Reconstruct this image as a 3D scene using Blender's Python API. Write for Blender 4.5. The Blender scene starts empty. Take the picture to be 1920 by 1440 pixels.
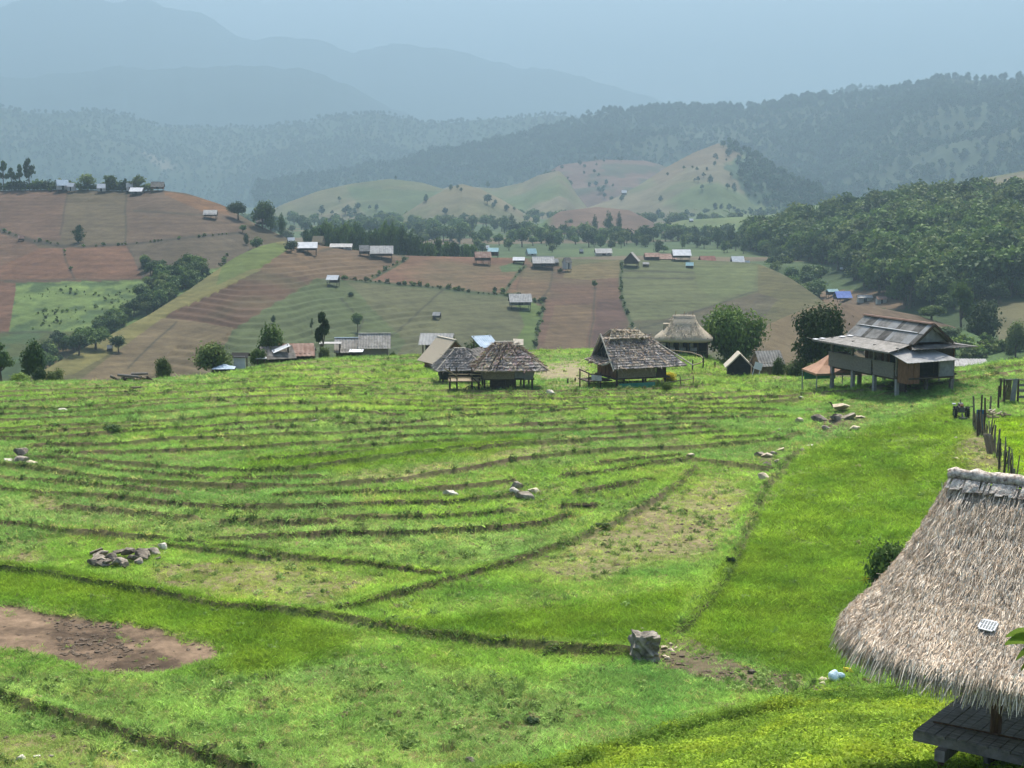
import bpy, bmesh, math, random
import numpy as np
from mathutils import Vector, Matrix, Euler
R = math.radians
rng = np.random.default_rng(7)
random.seed(11)
SC = bpy.context.scene
COL = SC.collection

# ------------------------------------------------------------------ camera
F = 2788.0                      # focal length in photo pixels (1920 wide)
CAMZ = 15.5
PITCH = math.atan((720 - 350) / F)
cam_d = bpy.data.cameras.new('camera')
cam = bpy.data.objects.new('camera', cam_d)
COL.objects.link(cam)
cam.location = (0, 0, CAMZ)
cam.rotation_euler = (math.pi / 2 - PITCH, 0, 0)
cam_d.sensor_width = 36.0
cam_d.lens = F / 1920 * 36.0
cam_d.clip_start = 0.1
cam_d.clip_end = 60000
SC.camera = cam

# ------------------------------------------------------------------ world, sun, exposure
SUN_EL, SUN_AZ = R(60), R(12)
world = bpy.data.worlds.new('World')
SC.world = world
world.use_nodes = True
wn = world.node_tree
wn.nodes.clear()
sky = wn.nodes.new('ShaderNodeTexSky')
sky.sky_type = 'NISHITA'
sky.sun_disc = False
sky.sun_elevation = SUN_EL
sky.sun_rotation = SUN_AZ
sky.altitude = 900
sky.air_density = 1.0
sky.dust_density = 5.0
sky.ozone_density = 1.0
wb = wn.nodes.new('ShaderNodeBackground')
wb.inputs['Strength'].default_value = 0.15
wo = wn.nodes.new('ShaderNodeOutputWorld')
wn.links.new(sky.outputs[0], wb.inputs[0])
wn.links.new(wb.outputs[0], wo.inputs[0])

sun_d = bpy.data.lights.new('sun', 'SUN')
sun_d.energy = 4.5
sun_d.angle = R(0.6)
sun_d.color = (1.0, 0.95, 0.86)
sun = bpy.data.objects.new('sun', sun_d)
COL.objects.link(sun)
sdir = Vector((math.sin(SUN_AZ) * math.cos(SUN_EL), math.cos(SUN_AZ) * math.cos(SUN_EL), math.sin(SUN_EL)))
sun.rotation_euler = sdir.to_track_quat('Z', 'Y').to_euler()
sun.location = (40, 60, 120)

SC.view_settings.view_transform = 'Standard'
SC.view_settings.look = 'None'
SC.view_settings.exposure = 1.23
SC.view_settings.gamma = 1.0
SC.view_settings.use_curve_mapping = False
SC.render.engine = 'CYCLES'
cy = SC.cycles
cy.use_denoising = True
cy.use_adaptive_sampling = True
cy.adaptive_threshold = 0.02
cy.max_bounces = 6
cy.diffuse_bounces = 2
cy.glossy_bounces = 2
cy.transmission_bounces = 3
cy.transparent_max_bounces = 8
cy.volume_bounces = 1
cy.caustics_reflective = False
cy.caustics_refractive = False
HAZE_DENSITY = 3.9e-4
HAZE_COLOR = (0.308, 0.430, 0.520)

# ------------------------------------------------------------------ helpers: pixels of the photograph <-> rays, noise
CP, SP = math.cos(PITCH), math.sin(PITCH)

def ray(px, py):
    """slope of the view ray through a photo pixel: (X per Y, z per Y)"""
    rx = (px - 960) / F
    ry = (720 - py) / F
    dy = CP + ry * SP
    return rx / dy, (-SP + ry * CP) / dy

def at(px, py, Y):
    u, s = ray(px, py)
    return Vector((u * Y, Y, CAMZ + s * Y))

def project(X, Y, Z):
    dz = Z - CAMZ
    zc = Y * CP - dz * SP
    yc = Y * SP + dz * CP
    return 960 + F * X / zc, 720 - F * yc / zc

_tab = np.random.default_rng(3).random((256, 256))

def vnoise(x, y):
    xi = np.floor(x).astype(np.int64)
    yi = np.floor(y).astype(np.int64)
    fx = x - xi
    fy = y - yi
    fx = fx * fx * (3 - 2 * fx)
    fy = fy * fy * (3 - 2 * fy)
    a = _tab[xi & 255, yi & 255]
    b = _tab[(xi + 1) & 255, yi & 255]
    c = _tab[xi & 255, (yi + 1) & 255]
    d = _tab[(xi + 1) & 255, (yi + 1) & 255]
    return (a * (1 - fx) + b * fx) * (1 - fy) + (c * (1 - fx) + d * fx) * fy

def fbm(x, y, n=4, seed=0):
    x = np.asarray(x, float) + seed * 17.3
    y = np.asarray(y, float) + seed * 31.7
    s = 0.0
    a = 0.5
    for i in range(n):
        s = s + a * (vnoise(x, y) - 0.5)
        x = x * 2.03 + 11.1
        y = y * 2.03 + 5.7
        a *= 0.5
    return s            # about -0.5 .. 0.5

def inpoly(px, py, poly):
    poly = np.asarray(poly, float)
    ins = np.zeros(np.shape(px), bool)
    n = len(poly)
    j = n - 1
    for i in range(n):
        xi, yi = poly[i]
        xj, yj = poly[j]
        if yi != yj:
            c = ((yi > py) != (yj > py)) & (px < (xj - xi) * (py - yi) / (yj - yi) + xi)
            ins ^= c
        j = i
    return ins

def segdist(px, py, line):
    """distance to a polyline"""
    d = np.full(np.shape(px), 1e9)
    for (x0, y0), (x1, y1) in zip(line[:-1], line[1:]):
        dx, dy = x1 - x0, y1 - y0
        L = dx * dx + dy * dy + 1e-9
        t = np.clip(((px - x0) * dx + (py - y0) * dy) / L, 0, 1)
        d = np.minimum(d, np.hypot(px - x0 - t * dx, py - y0 - t * dy))
    return d

def sm(a, b, x):
    t = np.clip((x - a) / (b - a), 0, 1)
    return t * t * (3 - 2 * t)

def lin(r, g, b):
    """8-bit sRGB -> linear"""
    f = lambda c: (c / 255 / 12.92) if c / 255 <= 0.04045 else ((c / 255 + 0.055) / 1.055) ** 2.4
    return (f(r), f(g), f(b))

# ------------------------------------------------------------------ materials
MAT = {}

def new_mat(name):
    m = bpy.data.materials.new(name)
    m.use_nodes = True
    nt = m.node_tree
    b = nt.nodes['Principled BSDF']
    b.inputs['Specular IOR Level'].default_value = 0.2
    MAT[name] = m
    return m, nt, b

def N(nt, kind, **kw):
    n = nt.nodes.new(kind)
    for k, v in kw.items():
        setattr(n, k, v)
    return n

def mat_noise(name, c1, c2, scale=6.0, rough=0.9, bump=0.3, detail=6.0, stretch=None, coord='Object', spec=0.2, lo=0.35, hi=0.65, metal=0.0):
    """two-tone noise material with fine relief"""
    m, nt, b = new_mat(name)
    tc = N(nt, 'ShaderNodeTexCoord')
    mp = N(nt, 'ShaderNodeMapping')
    if stretch:
        mp.inputs['Scale'].default_value = stretch
    nt.links.new(tc.outputs[coord], mp.inputs[0])
    nz = N(nt, 'ShaderNodeTexNoise')
    nz.inputs['Scale'].default_value = scale
    nz.inputs['Detail'].default_value = detail
    nz.inputs['Roughness'].default_value = 0.65
    nt.links.new(mp.outputs[0], nz.inputs['Vector'])
    rp = N(nt, 'ShaderNodeValToRGB')
    rp.color_ramp.elements[0].position = lo
    rp.color_ramp.elements[1].position = hi
    rp.color_ramp.elements[0].color = (*c1, 1)
    rp.color_ramp.elements[1].color = (*c2, 1)
    nt.links.new(nz.outputs['Fac'], rp.inputs[0])
    nt.links.new(rp.outputs[0], b.inputs['Base Color'])
    b.inputs['Roughness'].default_value = rough
    b.inputs['Specular IOR Level'].default_value = spec
    b.inputs['Metallic'].default_value = metal
    if bump:
        bp = N(nt, 'ShaderNodeBump')
        bp.inputs['Strength'].default_value = bump
        bp.inputs['Distance'].default_value = 0.05
        nt.links.new(nz.outputs['Fac'], bp.inputs['Height'])
        nt.links.new(bp.outputs[0], b.inputs['Normal'])
    return m

def mat_ground(name, scale, amp=0.35, bump=0.4, bdist=0.2):
    """albedo from the vertex attribute 'col' times fine noise"""
    m, nt, b = new_mat(name)
    at_ = N(nt, 'ShaderNodeAttribute', attribute_name='col')
    tc = N(nt, 'ShaderNodeTexCoord')
    nz = N(nt, 'ShaderNodeTexNoise')
    nz.inputs['Scale'].default_value = scale
    nz.inputs['Detail'].default_value = 8
    nz.inputs['Roughness'].default_value = 0.7
    nt.links.new(tc.outputs['Object'], nz.inputs['Vector'])
    mr = N(nt, 'ShaderNodeMapRange')
    mr.inputs['From Min'].default_value = 0.3
    mr.inputs['From Max'].default_value = 0.7
    mr.inputs['To Min'].default_value = 1 - amp
    mr.inputs['To Max'].default_value = 1 + amp
    nt.links.new(nz.outputs['Fac'], mr.inputs[0])
    mx = N(nt, 'ShaderNodeVectorMath', operation='SCALE')
    nt.links.new(at_.outputs['Color'], mx.inputs[0])
    nt.links.new(mr.outputs[0], mx.inputs['Scale'])
    nt.links.new(mx.outputs[0], b.inputs['Base Color'])
    b.inputs['Roughness'].default_value = 0.95
    b.inputs['Specular IOR Level'].default_value = 0.1
    bp = N(nt, 'ShaderNodeBump')
    bp.inputs['Strength'].default_value = bump
    bp.inputs['Distance'].default_value = bdist
    nt.links.new(nz.outputs['Fac'], bp.inputs['Height'])
    nt.links.new(bp.outputs[0], b.inputs['Normal'])
    return m

def mat_leaf(name, c1, c2, scale=0.5, trans=0.35, attr=None, ior=0.08, rand=True):
    """leaf: diffuse + translucent, colour from world noise (and the instance's tint)"""
    m, nt, b = new_mat(name)
    geo = N(nt, 'ShaderNodeNewGeometry')
    nz = N(nt, 'ShaderNodeTexNoise')
    nz.inputs['Scale'].default_value = scale
    nz.inputs['Detail'].default_value = 5
    nt.links.new(geo.outputs['Position'], nz.inputs['Vector'])
    rp = N(nt, 'ShaderNodeValToRGB')
    rp.color_ramp.elements[0].position = 0.33
    rp.color_ramp.elements[1].position = 0.67
    rp.color_ramp.elements[0].color = (*c1, 1)
    rp.color_ramp.elements[1].color = (*c2, 1)
    nt.links.new(nz.outputs['Fac'], rp.inputs[0])
    col = rp.outputs[0]
    if attr:
        a = N(nt, 'ShaderNodeAttribute', attribute_name=attr, attribute_type='INSTANCER')
        mm = N(nt, 'ShaderNodeVectorMath', operation='MULTIPLY')
        nt.links.new(col, mm.inputs[0])
        nt.links.new(a.outputs['Color'], mm.inputs[1])
        col = mm.outputs[0]
    if rand:
        oi = N(nt, 'ShaderNodeObjectInfo')
        mr = N(nt, 'ShaderNodeMapRange')
        mr.inputs['To Min'].default_value = 0.65
        mr.inputs['To Max'].default_value = 1.5
        nt.links.new(oi.outputs['Random'], mr.inputs[0])
        m2 = N(nt, 'ShaderNodeVectorMath', operation='SCALE')
        nt.links.new(col, m2.inputs[0])
        nt.links.new(mr.outputs[0], m2.inputs['Scale'])
        col = m2.outputs[0]
    nt.links.new(col, b.inputs['Base Color'])
    b.inputs['Roughness'].default_value = 0.6
    b.inputs['Specular IOR Level'].default_value = ior
    tr = N(nt, 'ShaderNodeBsdfTranslucent')
    nt.links.new(col, tr.inputs['Color'])
    ms = N(nt, 'ShaderNodeMixShader')
    ms.inputs[0].default_value = trans
    out = nt.nodes['Material Output']
    nt.links.new(b.outputs[0], ms.inputs[1])
    nt.links.new(tr.outputs[0], ms.inputs[2])
    nt.links.new(ms.outputs[0], out.inputs['Surface'])
    return m

# ------------------------------------------------------------------ object helpers
def link(o, parent=None):
    COL.objects.link(o)
    if parent is not None:
        o.parent = parent
    return o

def tag(o, label=None, cat=None, group=None, kind=None):
    if label:
        o['label'] = label
    if cat:
        o['category'] = cat
    if group:
        o['group'] = group
    if kind:
        o['kind'] = kind
    return o

def empty(name, loc, rz=0.0, scale=None):
    o = bpy.data.objects.new(name, None)
    o.empty_display_size = 0.3
    o.location = loc
    o.rotation_euler = (0, 0, rz)
    if scale is not None:
        o.scale = scale
    return link(o)

def np_mesh(name, verts, faces, mat=None, smooth=False, attrs=None):
    """mesh from numpy arrays: verts n x 3, faces m x k (all the same k)"""
    me = bpy.data.meshes.new(name)
    verts = np.ascontiguousarray(verts, np.float32)
    faces = np.ascontiguousarray(faces, np.int32)
    k = faces.shape[1]
    me.vertices.add(len(verts))
    me.vertices.foreach_set('co', verts.ravel())
    me.loops.add(faces.size)
    me.loops.foreach_set('vertex_index', faces.ravel())
    me.polygons.add(len(faces))
    me.polygons.foreach_set('loop_start', np.arange(0, faces.size, k, dtype=np.int32))
    me.polygons.foreach_set('loop_total', np.full(len(faces), k, np.int32))
    if smooth:
        me.polygons.foreach_set('use_smooth', np.ones(len(faces), bool))
    me.update(calc_edges=True)
    if attrs:
        for an, arr in attrs.items():
            if arr.ndim == 2:
                a = me.attributes.new(an, 'FLOAT_COLOR', 'POINT')
                c = np.ones((len(verts), 4), np.float32)
                c[:, :3] = arr
                a.data.foreach_set('color', c.ravel())
            else:
                a = me.attributes.new(an, 'FLOAT', 'POINT')
                a.data.foreach_set('value', arr.astype(np.float32))
    if mat:
        me.materials.append(MAT[mat])
    return me

def grid_faces(nr, nc):
    i = np.arange(nr - 1)[:, None] * nc + np.arange(nc - 1)[None, :]
    i = i.ravel()
    return np.stack([i, i + 1, i + nc + 1, i + nc], 1)

# ------------------------------------------------------------------ terrain: height of each piece of land as a function of (u = X/Y, Y)
def tabf(pts, win=31):
    """table of (px, py, Y) -> functions of u giving crest distance and crest height"""
    us, Ys, zs = [], [], []
    for px, py, Y in pts:
        u, s = ray(px, py)
        us.append(u)
        Ys.append(Y)
        zs.append(CAMZ + s * Y)
    us, Ys, zs = map(np.array, (us, Ys, zs))
    k = np.argsort(us)
    us, Ys, zs = us[k], Ys[k], zs[k]
    def smooth(vals):
        uu = np.linspace(us[0] - .05, us[-1] + .05, 1200)
        v = np.interp(uu, us, vals)
        w = np.hanning(win)
        w /= w.sum()
        vp = np.pad(v, win // 2, mode='edge')
        v2 = np.convolve(vp, w, 'valid')
        return lambda u: np.interp(u, uu, v2)
    return smooth(Ys), smooth(zs)

U = lambda px, py=600: ray(px, py)[0]

# --- terrace plateau
_cY, _cZ = tabf([(-900, 700, 118), (-200, 722, 112), (0, 716, 115), (250, 712, 118), (400, 703, 122), (500, 684, 128), (640, 671, 135), (760, 667, 140), (850, 664, 143),
                 (1000, 657, 148), (1100, 655, 150), (1230, 650, 152), (1320, 658, 150), (1352, 690, 141), (1400, 703, 131), (1500, 708, 121), (1600, 708, 114),
                 (1700, 700, 111), (1800, 690, 109), (1850, 682, 110), (1920, 673, 112), (2150, 655, 112), (2700, 640, 110)])
_r100 = (np.array([U(p) for p in (-600, 0, 500, 950, 1200, 1480, 1540, 1610, 1700, 1780, 1920, 2400)]),
         np.array([.6, .7, .8, 1.0, 1.0, 1.0, 1.25, 1.6, 2.1, 2.45, 2.8, 3.2]))
_foot = (np.array([U(p, 1400) for p in (-600, 800, 1080, 1300, 1500, 1700, 2000, 3000)]),
         np.array([34.0, 35.5, 37.6, 40.0, 42.5, 42.9, 43.0, 42.5]))

def terrace_base(u, Y):
    Yc, zc = _cY(u), _cZ(u)
    z100 = np.interp(u, *_r100)
    z = np.where(Y < 70, 0.3 * sm(40, 70, Y),
        np.where(Y < 100, 0.3 + (z100 - 0.3) * (Y - 70) / 30, z100 + (zc - z100) * sm(0, 1, (Y - 100) / np.maximum(Yc - 100, 4))))
    over = np.maximum(Y - Yc, 0)
    z = np.where(Y > Yc, zc - 0.24 * over - 0.12 * np.minimum(over, 8) ** 2 / 8 * 0.5, z)
    yf = np.interp(u, *_foot)
    d = (yf - Y) / 2.0
    bank = 0.310 * 2.0 * np.where(d > 20, d, np.log1p(np.exp(np.minimum(d, 20))))
    bank = bank + 0.45 * fbm(u * Y / 3.0, Y / 3.0, 3, 5) * sm(0, 6, yf - Y)
    return np.maximum(z, -42) + bank

def lay(crest, slope, back=0.12, bend=1.0, noise=0.0, nscale=40.0, seed=1, jag=0.0):
    cY, cZ0 = tabf(crest, 31 if not jag else 9)
    cZ = (lambda u: cZ0(u) + jag * fbm(np.asarray(u) * 45, np.asarray(u) * 0 + seed, 5, seed)) if jag else cZ0
    def f(u, Y):
        Yc, zc = cY(u), cZ(u)
        d = Yc - Y
        s = slope(u) if callable(slope) else slope
        z = np.where(d > 0, zc - s * np.maximum(d, 0) ** bend, zc - back * np.maximum(-d, 0))
        if noise:
            w = sm(0, nscale * 1.5, np.abs(d))
            z = z + noise * w * fbm(u * Y / nscale, Y / nscale, 4, seed)
        return z
    f.cY, f.cZ = cY, cZ
    return f

L1 = lay([(-60, 790, 230), (40, 715, 255), (85, 692, 264), (150, 656, 280), (210, 626, 297), (280, 590, 318), (350, 546, 340), (400, 511, 358), (440, 482, 372),
          (490, 460, 390), (545, 449, 405), (600, 460, 410), (700, 473, 412), (760, 479, 415), (900, 482, 425), (1000, 484, 430), (1160, 487, 435),
          (1310, 487, 440), (1420, 493, 430), (1480, 520, 400), (1540, 562, 370), (1600, 610, 350), (1680, 680, 330)], 0.125, 0.25, 1.0, 1.2, 60, 2)
L1b = lay([(1330, 700, 215), (1400, 640, 230), (1430, 612, 238), (1500, 581, 255), (1560, 564, 265), (1640, 575, 272), (1720, 590, 275), (1800, 615, 272),
           (1860, 640, 262), (1920, 655, 255), (2100, 660, 255)], 0.16, 0.3, 1.0, 0.6, 40, 3)
L2 = lay([(-500, 360, 520), (-100, 355, 510), (0, 357, 500), (130, 355, 495), (240, 358, 490), (300, 356, 485), (350, 362, 480), (420, 385, 470), (470, 415, 460),
          (540, 447, 452), (600, 480, 440), (660, 540, 420)], 0.21, 0.15, 1.0, 2.5, 80, 4)
L3 = lay([(1300, 490, 610), (1380, 470, 600), (1450, 442, 600), (1560, 422, 590), (1650, 407, 580), (1760, 396, 570), (1920, 390, 560), (2200, 380, 560)],
         0.088, 0.2, 1.0, 4.0, 60, 6)

def G0(u, Y):
    return np.interp(Y, [0, 390, 470, 1200, 30000], [-46, -46, -9.5, -10, -10]) + 2.5 * fbm(u * Y / 120, Y / 120, 3, 8) * sm(430, 520, Y)

HILLS = {
 'hill_a': (lay([(380, 470, 1250), (470, 412, 1280), (530, 382, 1300), (600, 356, 1320), (660, 343, 1330), (730, 334, 1330), (790, 341, 1320), (840, 356, 1290), (900, 392, 1250), (960, 440, 1180)], 0.19, 0.25, 1.0, 44, 110, 11), 360, 980),
 'hill_b': (lay([(690, 450, 1050), (755, 402, 1090), (800, 372, 1110), (840, 351, 1120), (865, 343, 1120), (900, 352, 1115), (940, 372, 1110), (985, 400, 1090), (1040, 430, 1060), (1090, 460, 1010)], 0.2, 0.3, 1.0, 28, 80, 12), 690, 1090),
 'hill_c': (lay([(760, 372, 1480), (850, 347, 1480), (930, 352, 1470), (980, 341, 1460), (1010, 327, 1450), (1048, 318, 1440), (1065, 335, 1420), (1080, 362, 1390), (1110, 400, 1340), (1150, 440, 1280)], 0.2, 0.3, 1.0, 26, 85, 13), 770, 1150),
 'hill_d': (lay([(1000, 340, 1750), (1050, 308, 1760), (1130, 298, 1780), (1210, 300, 1780), (1280, 320, 1740), (1330, 360, 1650)], 0.2, 0.3, 1.0, 38, 110, 14), 1000, 1330),
 'hill_e': (lay([(1040, 420, 1280), (1090, 392, 1330), (1150, 372, 1380), (1200, 345, 1430), (1250, 312, 1480), (1300, 285, 1520), (1350, 266, 1540), (1400, 285, 1520), (1470, 330, 1460), (1560, 370, 1380), (1640, 410, 1250)], 0.19, 0.3, 1.0, 40, 110, 15), 1040, 1640),
 'hill_f': (lay([(960, 450, 800), (1015, 418, 850), (1050, 395, 880), (1120, 387, 900), (1180, 393, 890), (1225, 416, 850), (1270, 445, 800)], 0.14, 0.3, 1.0, 5, 80, 16), 970, 1270),
 'hill_g': (lay([(1120, 455, 880), (1180, 436, 900), (1280, 411, 930), (1440, 402, 950), (1560, 377, 980), (1700, 356, 1000), (1790, 345, 1010), (1860, 330, 1010), (1920, 319, 1000), (2200, 300, 1000)], 0.13, 0.3, 1.0, 8, 90, 17), 1120, 2200),
 'forest_hill': (lay([(500, 345, 2300), (640, 325, 2350), (750, 302, 2400), (880, 272, 2450), (1000, 247, 2500), (1100, 218, 2550), (1200, 206, 2600), (1270, 198, 2600), (1330, 198, 2600), (1400, 206, 2550), (1450, 198, 2550), (1520, 181, 2550),
                      (1600, 183, 2500), (1700, 163, 2450), (1790, 143, 2400), (1850, 147, 2350), (1920, 142, 2300), (2250, 120, 2250)], 0.235, 0.3, 1.0, 75, 240, 18, 30), 480, 2250),
 'forest_ridge': (lay([(1480, 200, 3300), (1550, 178, 3300), (1600, 165, 3300), (1650, 166, 3300), (1700, 180, 3300), (1800, 200, 3300)], 0.3, 0.3, 1.0, 40, 300, 19), 1480, 1800),
 'ridge_near': (lay([(330, 370, 2900), (420, 330, 3000), (480, 298, 3050), (560, 272, 3100), (640, 264, 3100), (720, 277, 3050), (800, 298, 3000), (900, 330, 2900)], 0.25, 0.3, 1.0, 40, 260, 20), 330, 900),
 'ridge_far': (lay([(-500, 215, 3300), (-100, 200, 3300), (0, 203, 3300), (50, 208, 3300), (100, 213, 3300), (150, 206, 3300), (200, 215, 3350), (300, 232, 3400), (420, 240, 3450), (480, 238, 3450), (560, 228, 3450), (640, 218, 3450), (700, 215, 3450),
                    (760, 222, 3450), (850, 229, 3450), (950, 223, 3450), (1050, 216, 3450), (1120, 230, 3450), (1300, 270, 3450)], 0.24, 0.3, 1.0, 95, 360, 21, 30), -500, 1300),
 'mountain_near': (lay([(-600, 120, 4900), (-100, 135, 4900), (0, 139, 4900), (60, 145, 4900), (110, 134, 4900), (200, 128, 4900), (300, 126, 4900), (420, 122, 4900), (480, 122, 4900), (560, 128, 4900), (610, 141, 4900), (680, 176, 4900), (760, 206, 4900), (830, 240, 4900), (1000, 300, 4900)], 0.3, 0.3, 1.0, 110, 480, 22, 45), -600, 1000),
 'mountain_far': (lay([(-700, 0, 7200), (-100, 8, 7200), (0, 4, 7200), (30, -4, 7200), (150, -14, 7200), (280, 0, 7200), (305, 8, 7200), (340, 14, 7200), (380, 24, 7200), (430, 50, 7200), (480, 63, 7200), (560, 75, 7200), (620, 72, 7200), (690, 98, 7200),
                       (740, 86, 7200), (800, 96, 7200), (850, 98, 7200), (900, 110, 7200), (980, 130, 7200), (1040, 136, 7200), (1120, 155, 7200), (1250, 185, 7200), (1450, 220, 7200)], 0.32, 0.3, 1.0, 150, 700, 23, 110), -700, 1450),
}

def hit(f, px, py, Y0, Y1, n=1500):
    """first ground point of surface f(u,Y) along the ray of a photo pixel"""
    u, s = ray(px, py)
    Y = np.linspace(Y0, Y1, n)
    d = CAMZ + s * Y - f(np.full(n, u), Y)
    k = np.where((d[:-1] > 0) & (d[1:] <= 0))[0]
    if len(k) == 0:
        k0 = int(np.argmin(np.abs(d)))
        Yh = Y[k0]
    else:
        i = k[0]
        Yh = Y[i] + (Y[i + 1] - Y[i]) * d[i] / (d[i] - d[i + 1])
    return Vector((u * Yh, Yh, float(f(np.array([u]), np.array([Yh]))[0])))

# ------------------------------------------------------------------ terrace: bunds between the paddies, bare patches
BUNDS_PX = [
 [(70, 860), (120, 862), (200, 870), (290, 878), (380, 884), (460, 886), (560, 883), (640, 872), (700, 864), (800, 850), (900, 840), (1000, 830), (1080, 826)],
 [(0, 875), (60, 880), (150, 893), (240, 905), (310, 912), (400, 917), (480, 917), (560, 915), (640, 913), (740, 905), (800, 895), (860, 888), (960, 868), (1040, 858), (1100, 851), (1160, 845), (1290, 841), (1380, 836), (1440, 828), (1500, 815)],
 [(-60, 912), (0, 918), (60, 925), (140, 930), (220, 938), (300, 948), (380, 955), (460, 957), (560, 956), (640, 953), (740, 950), (850, 947), (930, 938), (975, 930)],
 [(-60, 975), (0, 985), (60, 990), (120, 1000), (180, 1005), (260, 1012), (340, 1018), (400, 1027), (480, 1040), (560, 1050), (640, 1055), (700, 1060), (760, 1070), (845, 1082)],
 [(370, 1016), (460, 1010), (560, 1006), (640, 1004), (740, 1003), (840, 999), (940, 994), (1010, 985), (1060, 973)],
 [(-40, 1300), (0, 1312), (60, 1330), (140, 1352), (220, 1376), (300, 1400), (380, 1425), (470, 1452)],
 [(-40, 1058), (0, 1065), (80, 1077), (200, 1098), (300, 1115), (400, 1135), (480, 1145), (560, 1153), (640, 1165), (700, 1175), (760, 1187), (840, 1196), (900, 1207), (980, 1216), (1060, 1222), (1180, 1227)],
 [(620, 1150), (720, 1122), (860, 1085), (960, 1055), (1060, 1020), (1150, 985), (1220, 945), (1265, 915), (1300, 878)],
 [(1060, 898), (1150, 886), (1220, 872), (1300, 860)],
 [(1300, 862), (1360, 872), (1430, 882), (1465, 886)],
 [(1500, 846), (1475, 868), (1460, 890), (1432, 922), (1415, 960), (1402, 1000), (1385, 1040), (1360, 1090), (1330, 1130), (1300, 1162), (1278, 1182)],
 [(0, 757), (100, 752), (220, 744), (400, 735), (560, 728), (700, 724)],
 [(0, 770), (160, 765), (320, 752), (480, 746), (640, 740), (760, 741), (900, 750), (1050, 750), (1200, 747), (1320, 738)],
 [(0, 790), (160, 783), (320, 772), (480, 760), (640, 756), (800, 764), (960, 763), (1060, 765), (1280, 756)],
 [(0, 828), (120, 823), (220, 815), (320, 808), (440, 800), (540, 793), (640, 787)],
 [(60, 840), (200, 836), (340, 826), (460, 822), (600, 814), (760, 806), (960, 799), (1100, 795), (1280, 788), (1470, 782)],
 [(110, 851), (240, 851), (340, 848), (480, 843), (600, 832), (720, 822), (840, 818), (960, 812), (1100, 806), (1320, 798)],
 [(0, 808), (120, 802), (260, 794), (400, 784), (540, 776), (640, 772), (760, 780)],
 [(640, 728), (800, 734), (960, 737), (1120, 735), (1300, 727), (1420, 718), (1520, 712)],
 [(640, 795), (760, 795), (880, 782), (1000, 776), (1095, 768)],
 [(1080, 758), (1250, 752), (1400, 747), (1520, 741), (1620, 735)],
 [(1140, 769), (1300, 768), (1450, 770)],
 [(860, 850), (960, 837), (1080, 830), (1200, 822), (1360, 812)],
 [(470, 700), (560, 695), (640, 690), (760, 684), (830, 682)],
 [(430, 712), (540, 708), (650, 702), (780, 698)],
 [(500, 690), (580, 683), (680, 678), (780, 674)],
 [(0, 738), (180, 730), (360, 722), (520, 716), (700, 712), (820, 712)],
 [(1660, 740), (1760, 722), (1860, 706), (1940, 694)],
 [(1780, 702), (1860, 694), (1940, 684)],
 [(1840, 672 + 20), (1900, 684), (1980, 676)],
 [(1060, 955), (1120, 952)],
 [(1500, 1335), (1380, 1358), (1250, 1392), (1140, 1425), (1080, 1448)],
 # thinner steps between the long bunds
 [(0, 900), (120, 905), (230, 918), (330, 930)], [(420, 900), (520, 900), (600, 896)], [(120, 868), (260, 888), (380, 898)], [(700, 930), (800, 925), (900, 915), (960, 905)],
 [(0, 817), (90, 814), (200, 806), (300, 800)], [(380, 815), (480, 808), (560, 803)], [(0, 779), (140, 774), (280, 762), (420, 753)], [(460, 737), (600, 733), (720, 733)], [(0, 747), (120, 741), (260, 736)],
 [(820, 745), (960, 744), (1100, 742), (1230, 737)], [(700, 748), (820, 756), (930, 757)], [(980, 770), (1120, 762), (1240, 760)], [(700, 773), (820, 772), (930, 770)], [(1160, 779), (1300, 777), (1420, 776)],
 [(1220, 742), (1360, 738), (1460, 733)], [(1120, 815), (1240, 808), (1340, 804)], [(640, 842), (760, 833), (860, 828)], [(480, 866), (600, 856), (700, 846)], [(520, 932), (640, 930), (720, 926)], [(640, 975), (760, 974), (860, 970), (960, 962)],
 [(120, 955), (240, 966), (360, 975)], [(420, 980), (520, 984), (620, 982)], [(1080, 930), (1160, 915), (1220, 900)], [(1300, 760), (1420, 758), (1500, 752)], [(1340, 826), (1420, 820), (1470, 812)], [(1100, 722), (1240, 716), (1380, 708)],
 [(560, 722), (640, 718), (760, 720), (840, 722)], [(0, 730), (140, 724), (300, 718)], [(300, 1025), (420, 1040), (500, 1052)], [(1120, 872), (1200, 862), (1270, 856)],
]
_fT = lambda u, Y: terrace_base(u, Y)
BUNDS = []
N_THICK = 32
for b in BUNDS_PX:
    pts = [hit(_fT, x, y, 30, 160) for x, y in b]
    BUNDS.append([(p.x, p.y) for p in pts])

SOIL_P = [(-60, 1122), (0, 1130), (60, 1140), (130, 1153), (230, 1162), (300, 1180), (350, 1203), (400, 1210), (422, 1228), (355, 1246), (312, 1262), (240, 1266), (150, 1252), (100, 1228), (0, 1212), (-60, 1205)]
DRY_P = [[(270, 1058), (400, 1052), (560, 1058), (720, 1080), (660, 1110), (640, 1142), (560, 1142), (430, 1112), (280, 1092)],
         [(960, 1060), (1100, 1010), (1250, 930), (1350, 900), (1405, 925), (1370, 970), (1330, 1045), (1200, 1065), (1080, 1090)],
         [(590, 902), (700, 890), (860, 868), (1000, 840), (1105, 834), (1060, 850), (900, 880), (760, 905), (610, 912)],
         [(1170, 840), (1300, 831), (1312, 839), (1190, 849)], [(-20, 1040), (60, 1030), (100, 1050), (40, 1062), (-20, 1062)],
         [(1790, 850), (1828, 800), (1850, 800), (1880, 885), (1810, 890)], [(-30, 1390), (90, 1370), (240, 1420), (240, 1460), (-30, 1460)], [(60, 925), (140, 945), (120, 965), (50, 955)]]
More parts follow.
